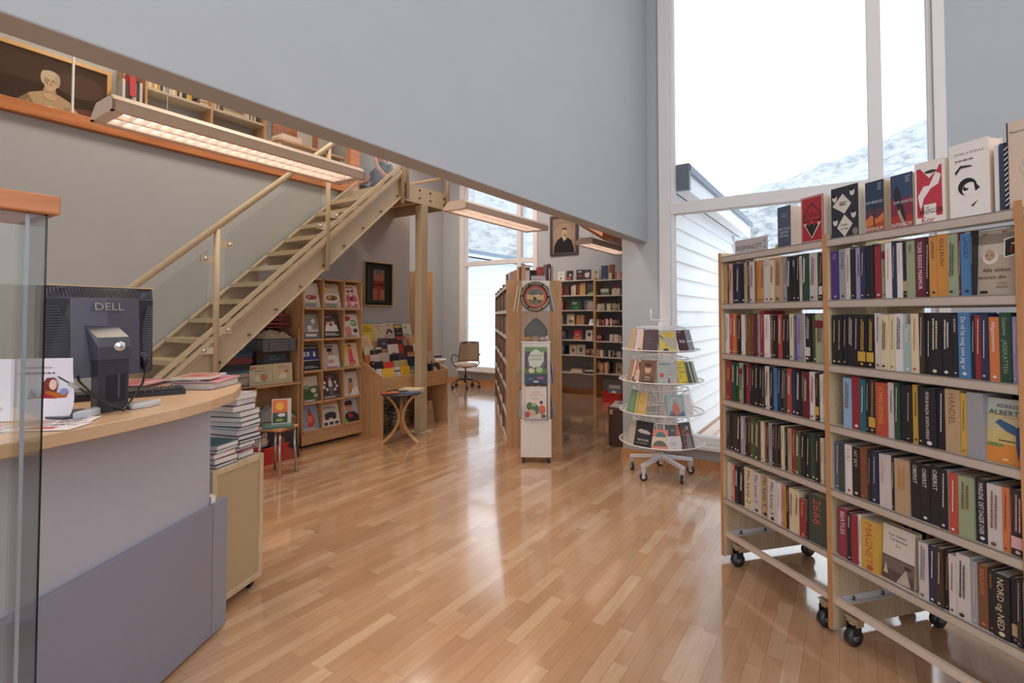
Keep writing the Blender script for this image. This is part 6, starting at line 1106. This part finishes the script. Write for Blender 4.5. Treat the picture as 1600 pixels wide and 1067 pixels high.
fb(3, 830, 925, .20, 'b0a088', [('e', .5, .3, .3, .2, '6a5c48', 9), ('e', .7, .6, .2, .2, 'd8ccb8', 9)], 'beige picture book on the fourth far shelf'); fb(3, 950, 1045, .18, 'a87c5a', [('s', .3, .6, .7, .8, 2, '7d5840')], 'plain brown book on the fourth far shelf'); fb(3, 1105, 1215, .12, 'b9b0a8', [('e', .4, .5, .2, .2, '4a4040', 8), ('e', .75, .5, .12, .2, '7a3a34', 8)], 'pale slanting book on the fourth far shelf', tilt=.5)
E7 = lambda v: 780+v/7.62
fb(4, 870, 965, .19, '9c3236', [('r', 0, .0, 1, .3, 'b5705a'), ('s', .2, .7, .8, .8, 1, 'e0b0a8'), ('s', .2, .4, .8, .55, 1, 'e0d0c8')], 'red book on the fifth far shelf', k_=E7); fb(4, 1015, 1095, .185, 'c3bdb4', [('e', .5, .55, .28, .3, '4a4a50', 9)], 'white book with dark portrait on the fifth far shelf', k_=E7); fb(4, 1100, 1160, .18, '4a5464', [('r', 0, .2, .6, .5, 'c9704a')], 'blue-grey book with orange patch on the fifth far shelf', k_=E7)
fb(5, 822, 903, .185, 'b9a894', [('e', .5, .45, .2, .25, '4a4038', 9)], 'beige book with a dark bird on the sixth far shelf', k_=E7); fb(5, 908, 1006, .195, 'b5aa9c', [('e', .5, .5, .25, .3, '5a5450', 9), ('r', .1, .1, .9, .14, '5a5450')], 'grey-beige book with a figure on the sixth far shelf', k_=E7)
fb(4, 1300, 1400, .125, 'd3bfa6', [('e', .5, .5, .15, .15, 'c26a50', 9), ('s', .2, .2, .8, .3, 1, '6a4a40')], 'cream book with orange mark on the fifth shelf of the right far bay', k_=E7)
fb(6, 1370, 1450, .2, '9c7a60', [('e', .5, .4, .25, .25, '5a4034', 9)], 'brown portrait book low on the right far bay', k_=E7); fb(5, 1290, 1355, .11, 'c9a090', [('r', .2, .3, .8, .7, 'c2564a')], 'cream and red book on the sixth shelf of the right far bay', k_=E7)
FM = T(-5.0, BYF, 0)
for lv, a, b_, h, cs in ((1, .29, .38, .2, 'wgmrr'), (1, .56, .66, .2, 'cwt'), (2, .29, .38, .19, 'wtrwg'), (2, .90, 1.02, .18, 'tgG'), (3, .33, .37, .2, 'kg'), (4, .33, .42, .19, 'nuGk'), (5, .33, .42, .19, 'unlg'), (5, .86, 1.02, .15, 'knbb')): mass(FM, a, b_, FZ[lv], .03, h, lv*13+int(a*50), -1, .14, cs)
for lv, a, b_, h, cs in ((1, 1.38, 1.54, .13, 'wwcct'), (2, 1.08, 1.25, .13, 'wtGs'), (2, 1.27, 1.54, .14, 'sEcWb'), (3, 1.08, 1.54, .13, 'wrkwckrW'), (4, 1.08, 1.17, .12, 'rkr'), (4, 1.36, 1.54, .12, 'rcwk'), (5, 1.08, 1.2, .13, 'crwR'), (5, 1.3, 1.54, .12, 'gkstk'), (6, 1.08, 1.33, .23, 'amdbwg')): mass(FM, a, b_, FZ[lv]-.012, .03, h, lv*17+int(a*50), -1, .14, cs)
for k, (c_, t_, lb) in enumerate((('c', .03, 'cream book at the bottom of the lying pair on the far low shelf'), ('t', .035, 'tan book on top of the cream one on the far low shelf'))): lying('lying_book', lb, 'book', None, -4.32, BYF+.14, .422+.031*k, .24, .3, t_, R(90), c_, kids=False)
lying('lying_book', 'black book lying right on the far low shelf', 'book', None, -4.07-.0, BYF+.14, .422, .24, .19, .03, R(0), 'k', kids=False); lying('lying_book', 'white book on top of the black one on the far low shelf', 'book', None, -4.07, BYF+.14, .453, .22, .18, .025, 0, 'w', kids=False)
rbm = MB(T(-3.50, 8.50, 0) @ RZ(R(10))).box((-.15, -.2, 0), (.15, .2, .012), 'c8322f')
for a, b_ in (((-.15, -.2, .012), (-.14, .2, .16)), ((.14, -.2, .012), (.15, .2, .16)), ((-.14, -.2, .012), (.14, -.19, .16)), ((-.14, .19, .012), (.14, .2, .16)), ((-.17, -.22, .15), (.17, -.2, .17)), ((-.17, .2, .15), (.17, .22, .17)), ((-.17, -.2, .15), (-.15, .2, .17)), ((.15, -.2, .15), (.17, .2, .17))): rbm.box(a, b_, 'cf3a36')
tag(rbm.build('red_bin', 'satin'), 'red plastic bin on the floor under the far right bay', 'bin')
book('picture_book', 'blue-grey picture book leaning in the far red bin', 'book', None, .02, .24, .28, '56617c', T(-3.60, 8.44, .02) @ RZ(R(5)) @ RX(-.35) @ T(0, .02, 0) @ FRONT, front=[('r', .1, .75, .9, .95, 'b59a7a'), ('r', .3, .4, .65, .6, 'c9c6c0'), ('s', .2, .1, .8, .3, 2, '8a94a8')], kids=True)
# portrait on the far wall
PO = T(-5.055, FY-.002, 2.69)
picture('portrait_picture', 'old brown portrait of a man in dark suit, hand to chin, on the far wall', PO, .62, .80, '3a3234', .05,
        [('r', 0, 0, 1, 1, '8f7d6c'), ('e', .5, .5, .45, .45, '9d8b78', 24), ('p', [(.06, 0), (.08, .2), (.2, .36), (.38, .45), (.62, .44), (.82, .34), (.92, .12), (.94, 0)], '2a2729'), ('p', [(.42, .46), (.5, .32), (.6, .46)], 'c9bdae'), ('e', .52, .57, .12, .155, 'c0a78f'), ('p', [(.41, .62), (.43, .70), (.52, .72), (.62, .70), (.64, .60), (.60, .65), (.46, .66)], '5a4a40'), ('e', .54, .50, .07, .035, '7d6a5a'), ('e', .57, .41, .055, .07, 'b59a84'), ('p', [(.48, .24), (.58, .38), (.64, .35), (.62, .16)], '2a2729'), ('r', .45, .575, .50, .585, '3a2c26'), ('r', .55, .575, .60, .585, '3a2c26'), ('p', [(.5, .57), (.54, .57), (.545, .535)], 'a58a74')], '8f7d6c')
# ------------------------------------------------------------------ office chair by the rear window
ch = thing('office_chair', 'light mesh-backed office chair on five castors at the rear window', 'chair', (-6.72, 8.40, 0), R(-128))
MB().lathe([(0, .0), (.24, .0), (.25, .03), (.24, .06), (0, .075)], 'd3c4b6', n=28, cen=(0, 0, .44), sy=.95).build('seat', 'matte', ch)
bk = MB(); NB = 9; vs = []
for i in range(NB):
    for j in range(NB): u, v = i/(NB-1)*2-1, j/(NB-1); vs.append((.21*u*(1-.12*v), .235+.09*v-.05*(1-u*u)+.03*u*u, .56+.40*v))
bk.add(vs, [(i*NB+j, (i+1)*NB+j, (i+1)*NB+j+1, i*NB+j+1) for i in range(NB-1) for j in range(NB-1)], 'b3a799', 0, True); bo = bk.build('backrest', 'matte', ch); sm = bo.modifiers.new('s', 'SOLIDIFY'); sm.thickness = .012
MB().tube([vs[0], vs[NB-1], vs[NB*(NB//2)+NB-1], vs[NB*NB-1], vs[NB*(NB-1)]], .012, '4a4644', n=8).build('back_frame', 'satin', ch)
for s_ in (-1, 1): MB().tube([(s_*.2, .1, .43), (s_*.28, .06, .50), (s_*.285, -.08, .60), (s_*.27, .0, .69), (s_*.26, .2, .70), (s_*.2, .26, .66)], .011, '34363a', n=8).build('armrest', 'satin', ch)
MB().tube([(0, 0, .10), (0, 0, .26)], .034, '26262a', n=14).tube([(0, 0, .26), (0, 0, .44)], .016, '55565a', n=12).box((-.1, -.1, .415), (.1, .1, .44), '2a2a2e').build('gas_column', 'satin', ch)
for k in range(5):
    a = R(72*k+10); MB(RZ(a)).tube([(0, 0, .15), (.12, 0, .175), (.26, 0, .13), (.30, 0, .07)], .013, '2a2b30', n=8).build('foot', 'satin', ch)
    MB(RZ(a)).tube([(.29, -.024, .03), (.29, .024, .03)], .030, '1f1f24', n=14).build('caster', 'satin', ch)
# round pale table edge and magazines beside the chair
tb = thing('round_table', 'pale curved-leg table with magazines left of the office chair', 'table', (-6.9, 7.55, 0))
MB().lathe([(0, 0), (.3, 0), (.3, .02), (0, .02)], 'c9c2b8', n=32, cen=(0, 0, .62)).build('tabletop', 'satin', tb)
for k in range(3):
    m_ = MB(RZ(R(120*k+20))); pts = [(.05+.24*((2*i/10-1)**2), 0, .62*(1-i/10)+.002) for i in range(11)]
    for p_, q_ in zip(pts, pts[1:]): m_.bar(p_, q_, .035, .016, 'W', 0, (.3, 0, 1))
    m_.build('leg', 'bent', tb)
for k in range(3): lying('magazine', ['white magazine lowest', 'black magazine in the middle', 'grey magazine topmost'][k]+' in the small pile on the round table', 'magazine', 'magazines on the round table', -6.88, 7.6, .641+k*.031, .2, .27, .03, R(40+20*k), 'wkg'[k], hard=False, kids=False)
pp = MB(T(-6.22, 9.0, .291)).lathe([(0, 0), (.05, 0), (.07, .12), (.065, .12), (.05, .03), (0, .03)], 'd8dcd8', n=20)
pl_ = thing('potted_plant', 'small plant in a white pot on the rear window sill', 'plant', (-6.3, 8.99, .291))
MB().lathe([(0, 0), (.05, 0), (.07, .12), (.065, .12), (.05, .1), (0, .1)], 'd8dcd8', n=20).build('pot', 'satin', pl_)
lf = MB(); rnd = random.Random(2)
for k in range(14):
    a = rnd.uniform(0, 6.28); r_ = rnd.uniform(.05, .12); h_ = rnd.uniform(.15, .32); lf.tube([(0, 0, .1), (r_*.5*math.cos(a), r_*.5*math.sin(a), h_*.7), (r_*math.cos(a), r_*math.sin(a), h_)], [.003, .012, .002], '4a5a3c', n=5)
lf.build('leaves', 'matte', pl_)
tag(MB(T(-5.55, 8.55, 0) @ RZ(R(-15))).box((-.16, -.012, .001), (.16, .012, 1.15), 'W').box((-.16, .012, .3), (.16, .16, .32)).box((-.16, .012, .62), (.16, .14, .64)).box((-.16, .012, .9), (.16, .12, .92)).build('leaning_rack', 'brownwood'), 'narrow brown leaning book rack beside the rear window', 'rack')
# brown wardrobe-like cabinet, pillar side
wb = thing('tall_cabinet', 'tall orange-brown wooden cabinet behind the sloping display', 'cabinet'); MB().box((-7.3, 6.5, 0), (-6.2, 6.82, 2.27)).build('body', 'birch', wb, bevel=.003); MB().box((-6.75, 6.493, .05), (-6.745, 6.5, 2.2)).build('door_seam', 'brownwood', wb)
# mirror and slanting wooden object on the rear left wall
mi = thing('oval_mirror', 'narrow oval mirror in pale wooden frame on the rear left wall', 'mirror', (-7.895, 6.9, 2.62))
m_ = MB(); ov = [(0, .13*math.cos(2*math.pi*k/28), .32*math.sin(2*math.pi*k/28)) for k in range(28)]; m_.tube([(.012, v[1], v[2]) for v in ov], .018, 'c9a47c', n=8, closed=True); m_.build('frame', 'beech', mi)
MB().add([(.006, v[1]*.98, v[2]*.98) for v in ov], [tuple(range(28))], 'c9d0d4').build('glass', 'metal', mi)
tag(MB().add([(-7.89, 6.95, 3.9), (-7.89, 7.5, 3.9), (-7.89, 7.45, 3.05), (-7.86, 6.95, 3.9), (-7.86, 7.5, 3.9), (-7.86, 7.45, 3.05)], [(0, 1, 2), (5, 4, 3), (0, 3, 4, 1), (1, 4, 5, 2), (2, 5, 3, 0)]).build('pointed_wooden_board', 'beech'), 'pointed wooden board hanging high on the rear left wall', 'board')
# brown chest with papers beside the pier
bc_ = thing('brown_chest', 'dark brown leather-look chest on the floor behind the wall pier', 'chest', (-2.33, 5.68, 0), R(0))
MB().box((-.03, -.1, .0), (.17, .22, .40), '4a2a26').build('body', 'satin', bc_, bevel=.01); MB().box((-.035, -.105, .40), (.175, .225, .44), '54302a').box((-.01, -.112, .36), (.03, -.105, .42), 'a08a60').build('lid', 'satin', bc_, bevel=.006)
for k in range(3): lying('newspaper', ['newspaper lowest', 'newspaper in the middle', 'newspaper topmost'][k]+' of the pile on the brown chest', 'newspaper', 'newspapers on the brown chest', -2.26, 5.74, .441+k*.0125, .18, .27, .012, R(90+8*k), 'wgw'[k], [('s', .1, .1, .9, .9, 7, '5a5654')], hard=False, kids=False)
# small shrub outside under the big window
sh = MB(T(-.98, 5.95, -.35)); rnd = random.Random(11); sh.tube([(0, 0, 0), (0, 0, .55)], .012, '5a4a3a', n=6)
for k in range(60):
    a = rnd.uniform(0, 6.28); h_ = rnd.uniform(.35, .82); r_ = rnd.uniform(.04, .13); sh.tube([(0, 0, h_-.08), (r_*math.cos(a), r_*math.sin(a), h_)], [.004, .002], '4c6350', n=4)
tag(sh.build('small_shrub', 'matte'), 'small green shrub in the snow outside the tall window', 'shrub')
# ================================================================== UPSTAIRS, seen through the gap under the bulkhead
XU = -7.32
PM = T(XU+.002, .62, 3.5) @ RZ(R(90))
picture('oil_painting', 'large dark oil painting of a woman in pale dress, upstairs', PM, 1.78, .88, 'c79a5a', .045,
        [('r', 0, 0, 1, 1, '3f2f28'), ('r', 0, .6, 1, 1, '4b3930'), ('e', .2, .78, .25, .1, '5a453a', 20), ('e', .85, .7, .14, .08, '57433a', 20), ('p', [(.74, 0), (.76, .34), (.9, .4), (1, .34), (1, 0)], '6b4038'),
         ('p', [(.50, .0), (.53, .28), (.60, .44), (.66, .50), (.74, .50), (.80, .44), (.85, .30), (.87, 0)], 'b59a7c'), ('p', [(.50, 0), (.53, .28), (.59, .42), (.62, .30), (.60, .10), (.6, 0)], '84705a'), ('p', [(.62, .0), (.63, .24), (.72, .18), (.82, .26), (.84, 0)], 'd0bfa4'),
         ('p', [(.66, .48), (.672, .58), (.722, .58), (.735, .48)], 'b0947a'), ('e', .70, .655, .036, .062, 'c9ac90'), ('e', .70, .735, .046, .036, 'c2b49c'), ('e', .668, .70, .018, .045, 'c2b49c', 12), ('e', .735, .69, .014, .045, 'b5a68e', 12), ('r', .682, .664, .695, .676, '3a261e'), ('r', .707, .664, .720, .676, '3a261e'), ('r', .680, .684, .696, .688, '7d6450'), ('r', .706, .684, .722, .688, '7d6450'), ('p', [(.698, .665), (.704, .665), (.706, .63), (.698, .63)], 'b0907a'), ('r', .692, .604, .710, .612, '9a4a40'), ('p', [(.667, .66), (.672, .70), (.684, .70), (.688, .60), (.676, .615)], 'a98a6e'), ('e', .718, .638, .009, .007, 'c98f7a', 8), ('p', [(.66, .46), (.70, .50), (.735, .46), (.72, .40), (.68, .40)], 'c4a688'), ('p', [(.56, .1), (.585, .34), (.60, .36), (.59, .1)], '9a8468'), ('p', [(.76, .12), (.77, .36), (.80, .34), (.80, .1)], '9a8468'), ('p', [(.63, .26), (.70, .32), (.78, .27), (.77, .22), (.70, .26), (.64, .22)], 'e0d2ba'), ('p', [(.92, .0), (.94, .2), (.99, .26), (1, 0)], '2c2a20')], '3f2f28', 'satin')
ub = thing('upstairs_bookcase', 'birch bookcase upstairs behind the glass, right of the oil painting', 'bookcase')
for y_ in (2.66, 3.42, 4.16): MB().box((XU+.01, y_-.012, 3.13), (XU+.29, y_+.012, 4.75)).build('side_panel', 'birch', ub)
for a, b_ in ((2.672, 3.408), (3.432, 4.148)):
    for z_ in (3.4, 3.82, 4.26, 4.6): MB().box((XU+.01, a, z_-.03), (XU+.28, b_, z_), 'c4b6a4').build('shelf', 'satin', ub)
UM = T(XU+.05, 0, 0) @ RZ(R(90))
for a, b_, z_, cs, g0 in ((2.68, 3.22, 4.26, 'wkGnrRrdgywWYycW', 0), (3.44, 3.6, 4.26, 'bwd', 0), (3.9, 4.1, 4.26, 'wpdw', 0), (3.44, 3.9, 3.82, 'wtcG', .2), (2.68, 3.3, 3.4, 'wkwtgd', 0)): mass(UM, a, b_, z_, -.02, .2, int(a*100)+int(z_*10), -1 if False else 1, .14, cs, g0)
mass(T(XU+.2, 0, 0) @ RZ(R(90)), 2.40, 2.6, 3.75, .0, .5, 5, 1, .14, 'wkwt')
for k in range(9): STUFF.box((XU+.03, 3.3 if k < 6 else 3.6, 4.262+k % 6*.022), (XU+.22, 3.405 if k < 6 else 3.9, 4.280+k % 6*.022), 'wctwgc'[k % 6])
tag(MB(T(XU+.12, 2.52, 3.13)).box((-.1, -.06, 0), (.08, .06, 1.35), 'W').build('wood_upright', 'birch'), 'wooden upright between painting and upstairs bookcase', 'post')
tag(MB(T(XU+.2, 2.50, 4.06)).box((0, -.03, 0), (.15, .03, .28), 'c22f3c').build('red_file', 'paint'), 'bright red file box upstairs between painting and bookcase', 'file')
# work table with papers and white boards upstairs
ut = thing('upstairs_table', 'pale worktable upstairs seen behind the long lamp', 'table'); MB().box((-6.9, 3.9, 3.83), (-6.3, 5.0, 3.86), 'd5c4ae').build('tabletop', 'birchx', ut)
for a, b_ in ((-6.85, 3.95), (-6.35, 3.95), (-6.85, 4.95), (-6.35, 4.95)): MB().box((a-.02, b_-.02, 3.13), (a+.02, b_+.02, 3.83), 'c9b59a').build('leg', 'paint', ut)
tag(MB().box((-6.6, 4.0, 3.861), (-6.35, 4.3, 3.95), 'e0d2c2').box((-6.58, 4.02, 3.95), (-6.37, 4.28, 3.955), '4a423c').build('white_tray', 'satin'), 'white plastic tray on the upstairs worktable', 'tray')
nb_ = thing('notice_board', 'brown notice board with pinned white sheets on the upstairs wall', 'notice board'); MB().box((XU+.004, 4.45, 4.18), (XU+.02, 5.52, 4.9), 'a8693c').box((XU+.004, 4.43, 4.16), (XU+.026, 4.45, 4.92), 'e0d5c4').build('board', 'rail', nb_)
for a, b_, c_ in ((4.85, 5.12, 4.1), (5.25, 5.5, 4.05)): MB().box((XU+.021, a, c_), (XU+.024, b_, c_+.4), 'e3dfdb').build('sheet', 'paper', nb_)
tag(MB().box((XU+.03, 4.9, 3.95), (XU+.034, 5.5, 4.09), '7d9096').build('grey_poster', 'paper'), 'grey-green long poster below the notice board', 'poster')
# ------------------------------------------------------------------ seated person upstairs beside the landing
pe = bpy.data.meshes.new('person'); 
PJ = [((-5.98, 5.40, 3.24), .15), ((-5.98, 5.43, 3.45), .145), ((-5.99, 5.46, 3.68), .155), ((-5.99, 5.46, 3.80), .06), ((-5.99, 5.42, 3.88), .055),          # pelvis, belly, chest, neck base, neck
      ((-5.99, 5.40, 3.97), .092), ((-5.99, 5.395, 4.05), .088),                                                                                 # head
      ((-5.83, 5.46, 3.76), .055), ((-5.78, 5.33, 3.55), .043), ((-5.80, 5.19, 3.66), .033), ((-5.84, 5.16, 3.79), .026), ((-5.86, 5.17, 3.86), .03),   # near arm: shoulder elbow forearm wrist hand
      ((-6.15, 5.46, 3.76), .055), ((-6.20, 5.30, 3.55), .042), ((-6.12, 5.10, 3.47), .03), ((-6.10, 5.03, 3.46), .03),
      ((-5.88, 5.20, 3.235), .095), ((-5.85, 4.92, 3.27), .065), ((-5.84, 4.66, 3.19), .05), ((-5.84, 4.58, 3.20), .04),
      ((-6.09, 5.20, 3.235), .095), ((-6.12, 4.92, 3.27), .065), ((-6.14, 4.66, 3.19), .05), ((-6.14, 4.58, 3.20), .04)]
ED = [(0, 1), (1, 2), (2, 3), (3, 4), (4, 5), (5, 6), (2, 7), (7, 8), (8, 9), (9, 10), (10, 11), (2, 12), (12, 13), (13, 14), (14, 15), (0, 16), (16, 17), (17, 18), (18, 19), (0, 20), (20, 21), (21, 22), (22, 23)]
hand = [((-5.865, 5.172, 3.885), .012)]
n0 = len(PJ)
for f in range(5):
    dx_ = (-.026, -.009, .008, .025, .03)[f]; ln_ = (.05, .056, .052, .042, .03)[f]
    PJ += [((-5.86+dx_, 5.175, 3.885 if f < 4 else 3.85), .0095), ((-5.862+dx_*1.1, 5.20, 3.885+ln_*.55), .009), ((-5.868+dx_*1.1, 5.235, 3.885+ln_*.75), .008)]
    b_ = n0+3*f; ED += [(11, b_), (b_, b_+1), (b_+1, b_+2)]
pe.from_pydata([j[0] for j in PJ], ED, []); po = bpy.data.objects.new('person', pe); COL.objects.link(po)
po.modifiers.new('skin', 'SKIN'); sb = po.modifiers.new('sub', 'SUBSURF'); sb.levels = 1; sb.render_levels = 2
if not pe.skin_vertices: pe.attributes.new('skin', 'FLOAT', 'POINT')
for i, (_, r_) in enumerate(PJ): sv = pe.skin_vertices[0].data[i]; sv.radius = (r_, r_)
pe.skin_vertices[0].data[0].use_root = True
def zone_mat():
    m, nt, b = mat('person_skin_and_clothes'); L = nt.links.new; tc = node(nt, 'ShaderNodeTexCoord'); s = node(nt, 'ShaderNodeSeparateXYZ'); L(tc.outputs['Object'], s.inputs[0])
    def mm(op, a, b_):
        n = nt.nodes.new('ShaderNodeMath'); n.operation = op
        for i, v in enumerate((a, b_)):
            if isinstance(v, (int, float)): n.inputs[i].default_value = v
            else: L(v, n.inputs[i])
        return n.outputs[0]
    y_, z_ = s.outputs['Y'], s.outputs['Z']
    ax_ = mm('ABSOLUTE', mm('ADD', s.outputs['X'], 5.985), 0); side_ = mm('MAXIMUM', mm('GREATER_THAN', ax_, .135), mm('LESS_THAN', y_, 5.24))
    skin = mm('MAXIMUM', mm('GREATER_THAN', z_, 3.845), mm('MULTIPLY', side_, mm('MULTIPLY', mm('LESS_THAN', y_, 5.335), mm('GREATER_THAN', z_, 3.40))))
    shirt = mm('MULTIPLY', mm('GREATER_THAN', y_, 5.30), mm('GREATER_THAN', z_, 3.30))
    m1 = node(nt, 'ShaderNodeMix', data_type='RGBA'); m1.inputs[6].default_value = C('1d1e24'); m1.inputs[7].default_value = C('4a4d58'); L(shirt, m1.inputs['Factor'])
    m2 = node(nt, 'ShaderNodeMix', data_type='RGBA'); m2.inputs[7].default_value = C('c08a6c'); L(m1.outputs[2], m2.inputs[6]); L(skin, m2.inputs['Factor']); L(m2.outputs[2], b.inputs['Base Color']); b.inputs['Roughness'].default_value = .7
    return m
pe.materials.append(zone_mat()); tag(po, 'person in dark shirt sitting upstairs by the landing, hand raised to the head', 'person')
hr = MB().blob((-5.99, 5.42, 4.06), .10, .105, .10, '4a3628', n=16); hr.v = [v if not (v.y < 5.36 and v.z < 4.08) else Vector((v.x, 5.37, v.z)) for v in hr.v]; hr.build('hair', 'matte', po)
fcm = MB(); 
for s_ in (-1, 1): fcm.blob((-5.99+s_*.032, 5.312, 4.0), .013, .008, .008, 'e8e4e0', n=8).blob((-5.99+s_*.032, 5.306, 4.0), .006, .005, .006, '2a2018', n=6)
fcm.blob((-5.99, 5.302, 3.965), .012, .02, .022, 'bd8668', n=8).blob((-5.99, 5.312, 3.925), .026, .01, .006, '9a5348', n=8)
for s_ in (-1, 1): fcm.blob((-5.99+s_*.092, 5.40, 3.985), .012, .022, .03, 'bd8668', n=8)
fcm.build('face', 'matte', po)
lt = thing('laptop', 'open laptop with bluish screen on the seated person’s lap upstairs'.replace('’', "'"), 'laptop')
MB().box((-6.13, 4.74, 3.345), (-5.77, 5.0, 3.36), '3a3c44').build('base', 'satin', lt)
MB(T(-5.95, 4.74, 3.36) @ RX(R(38))).box((-.18, -.008, 0), (.18, 0, .24), '30323a').build('lid', 'satin', lt)
MB(T(-5.95, 4.74, 3.36) @ RX(R(38))).box((-.17, .0002, .01), (.17, .002, .23), '6a80c8').build('screen', 'satin', lt)
o = tag(STUFF.build('shelf_books', 'print'), 'rows of books on far, rear and upstairs shelves too hidden to tell apart', 'books', None, 'stuff')
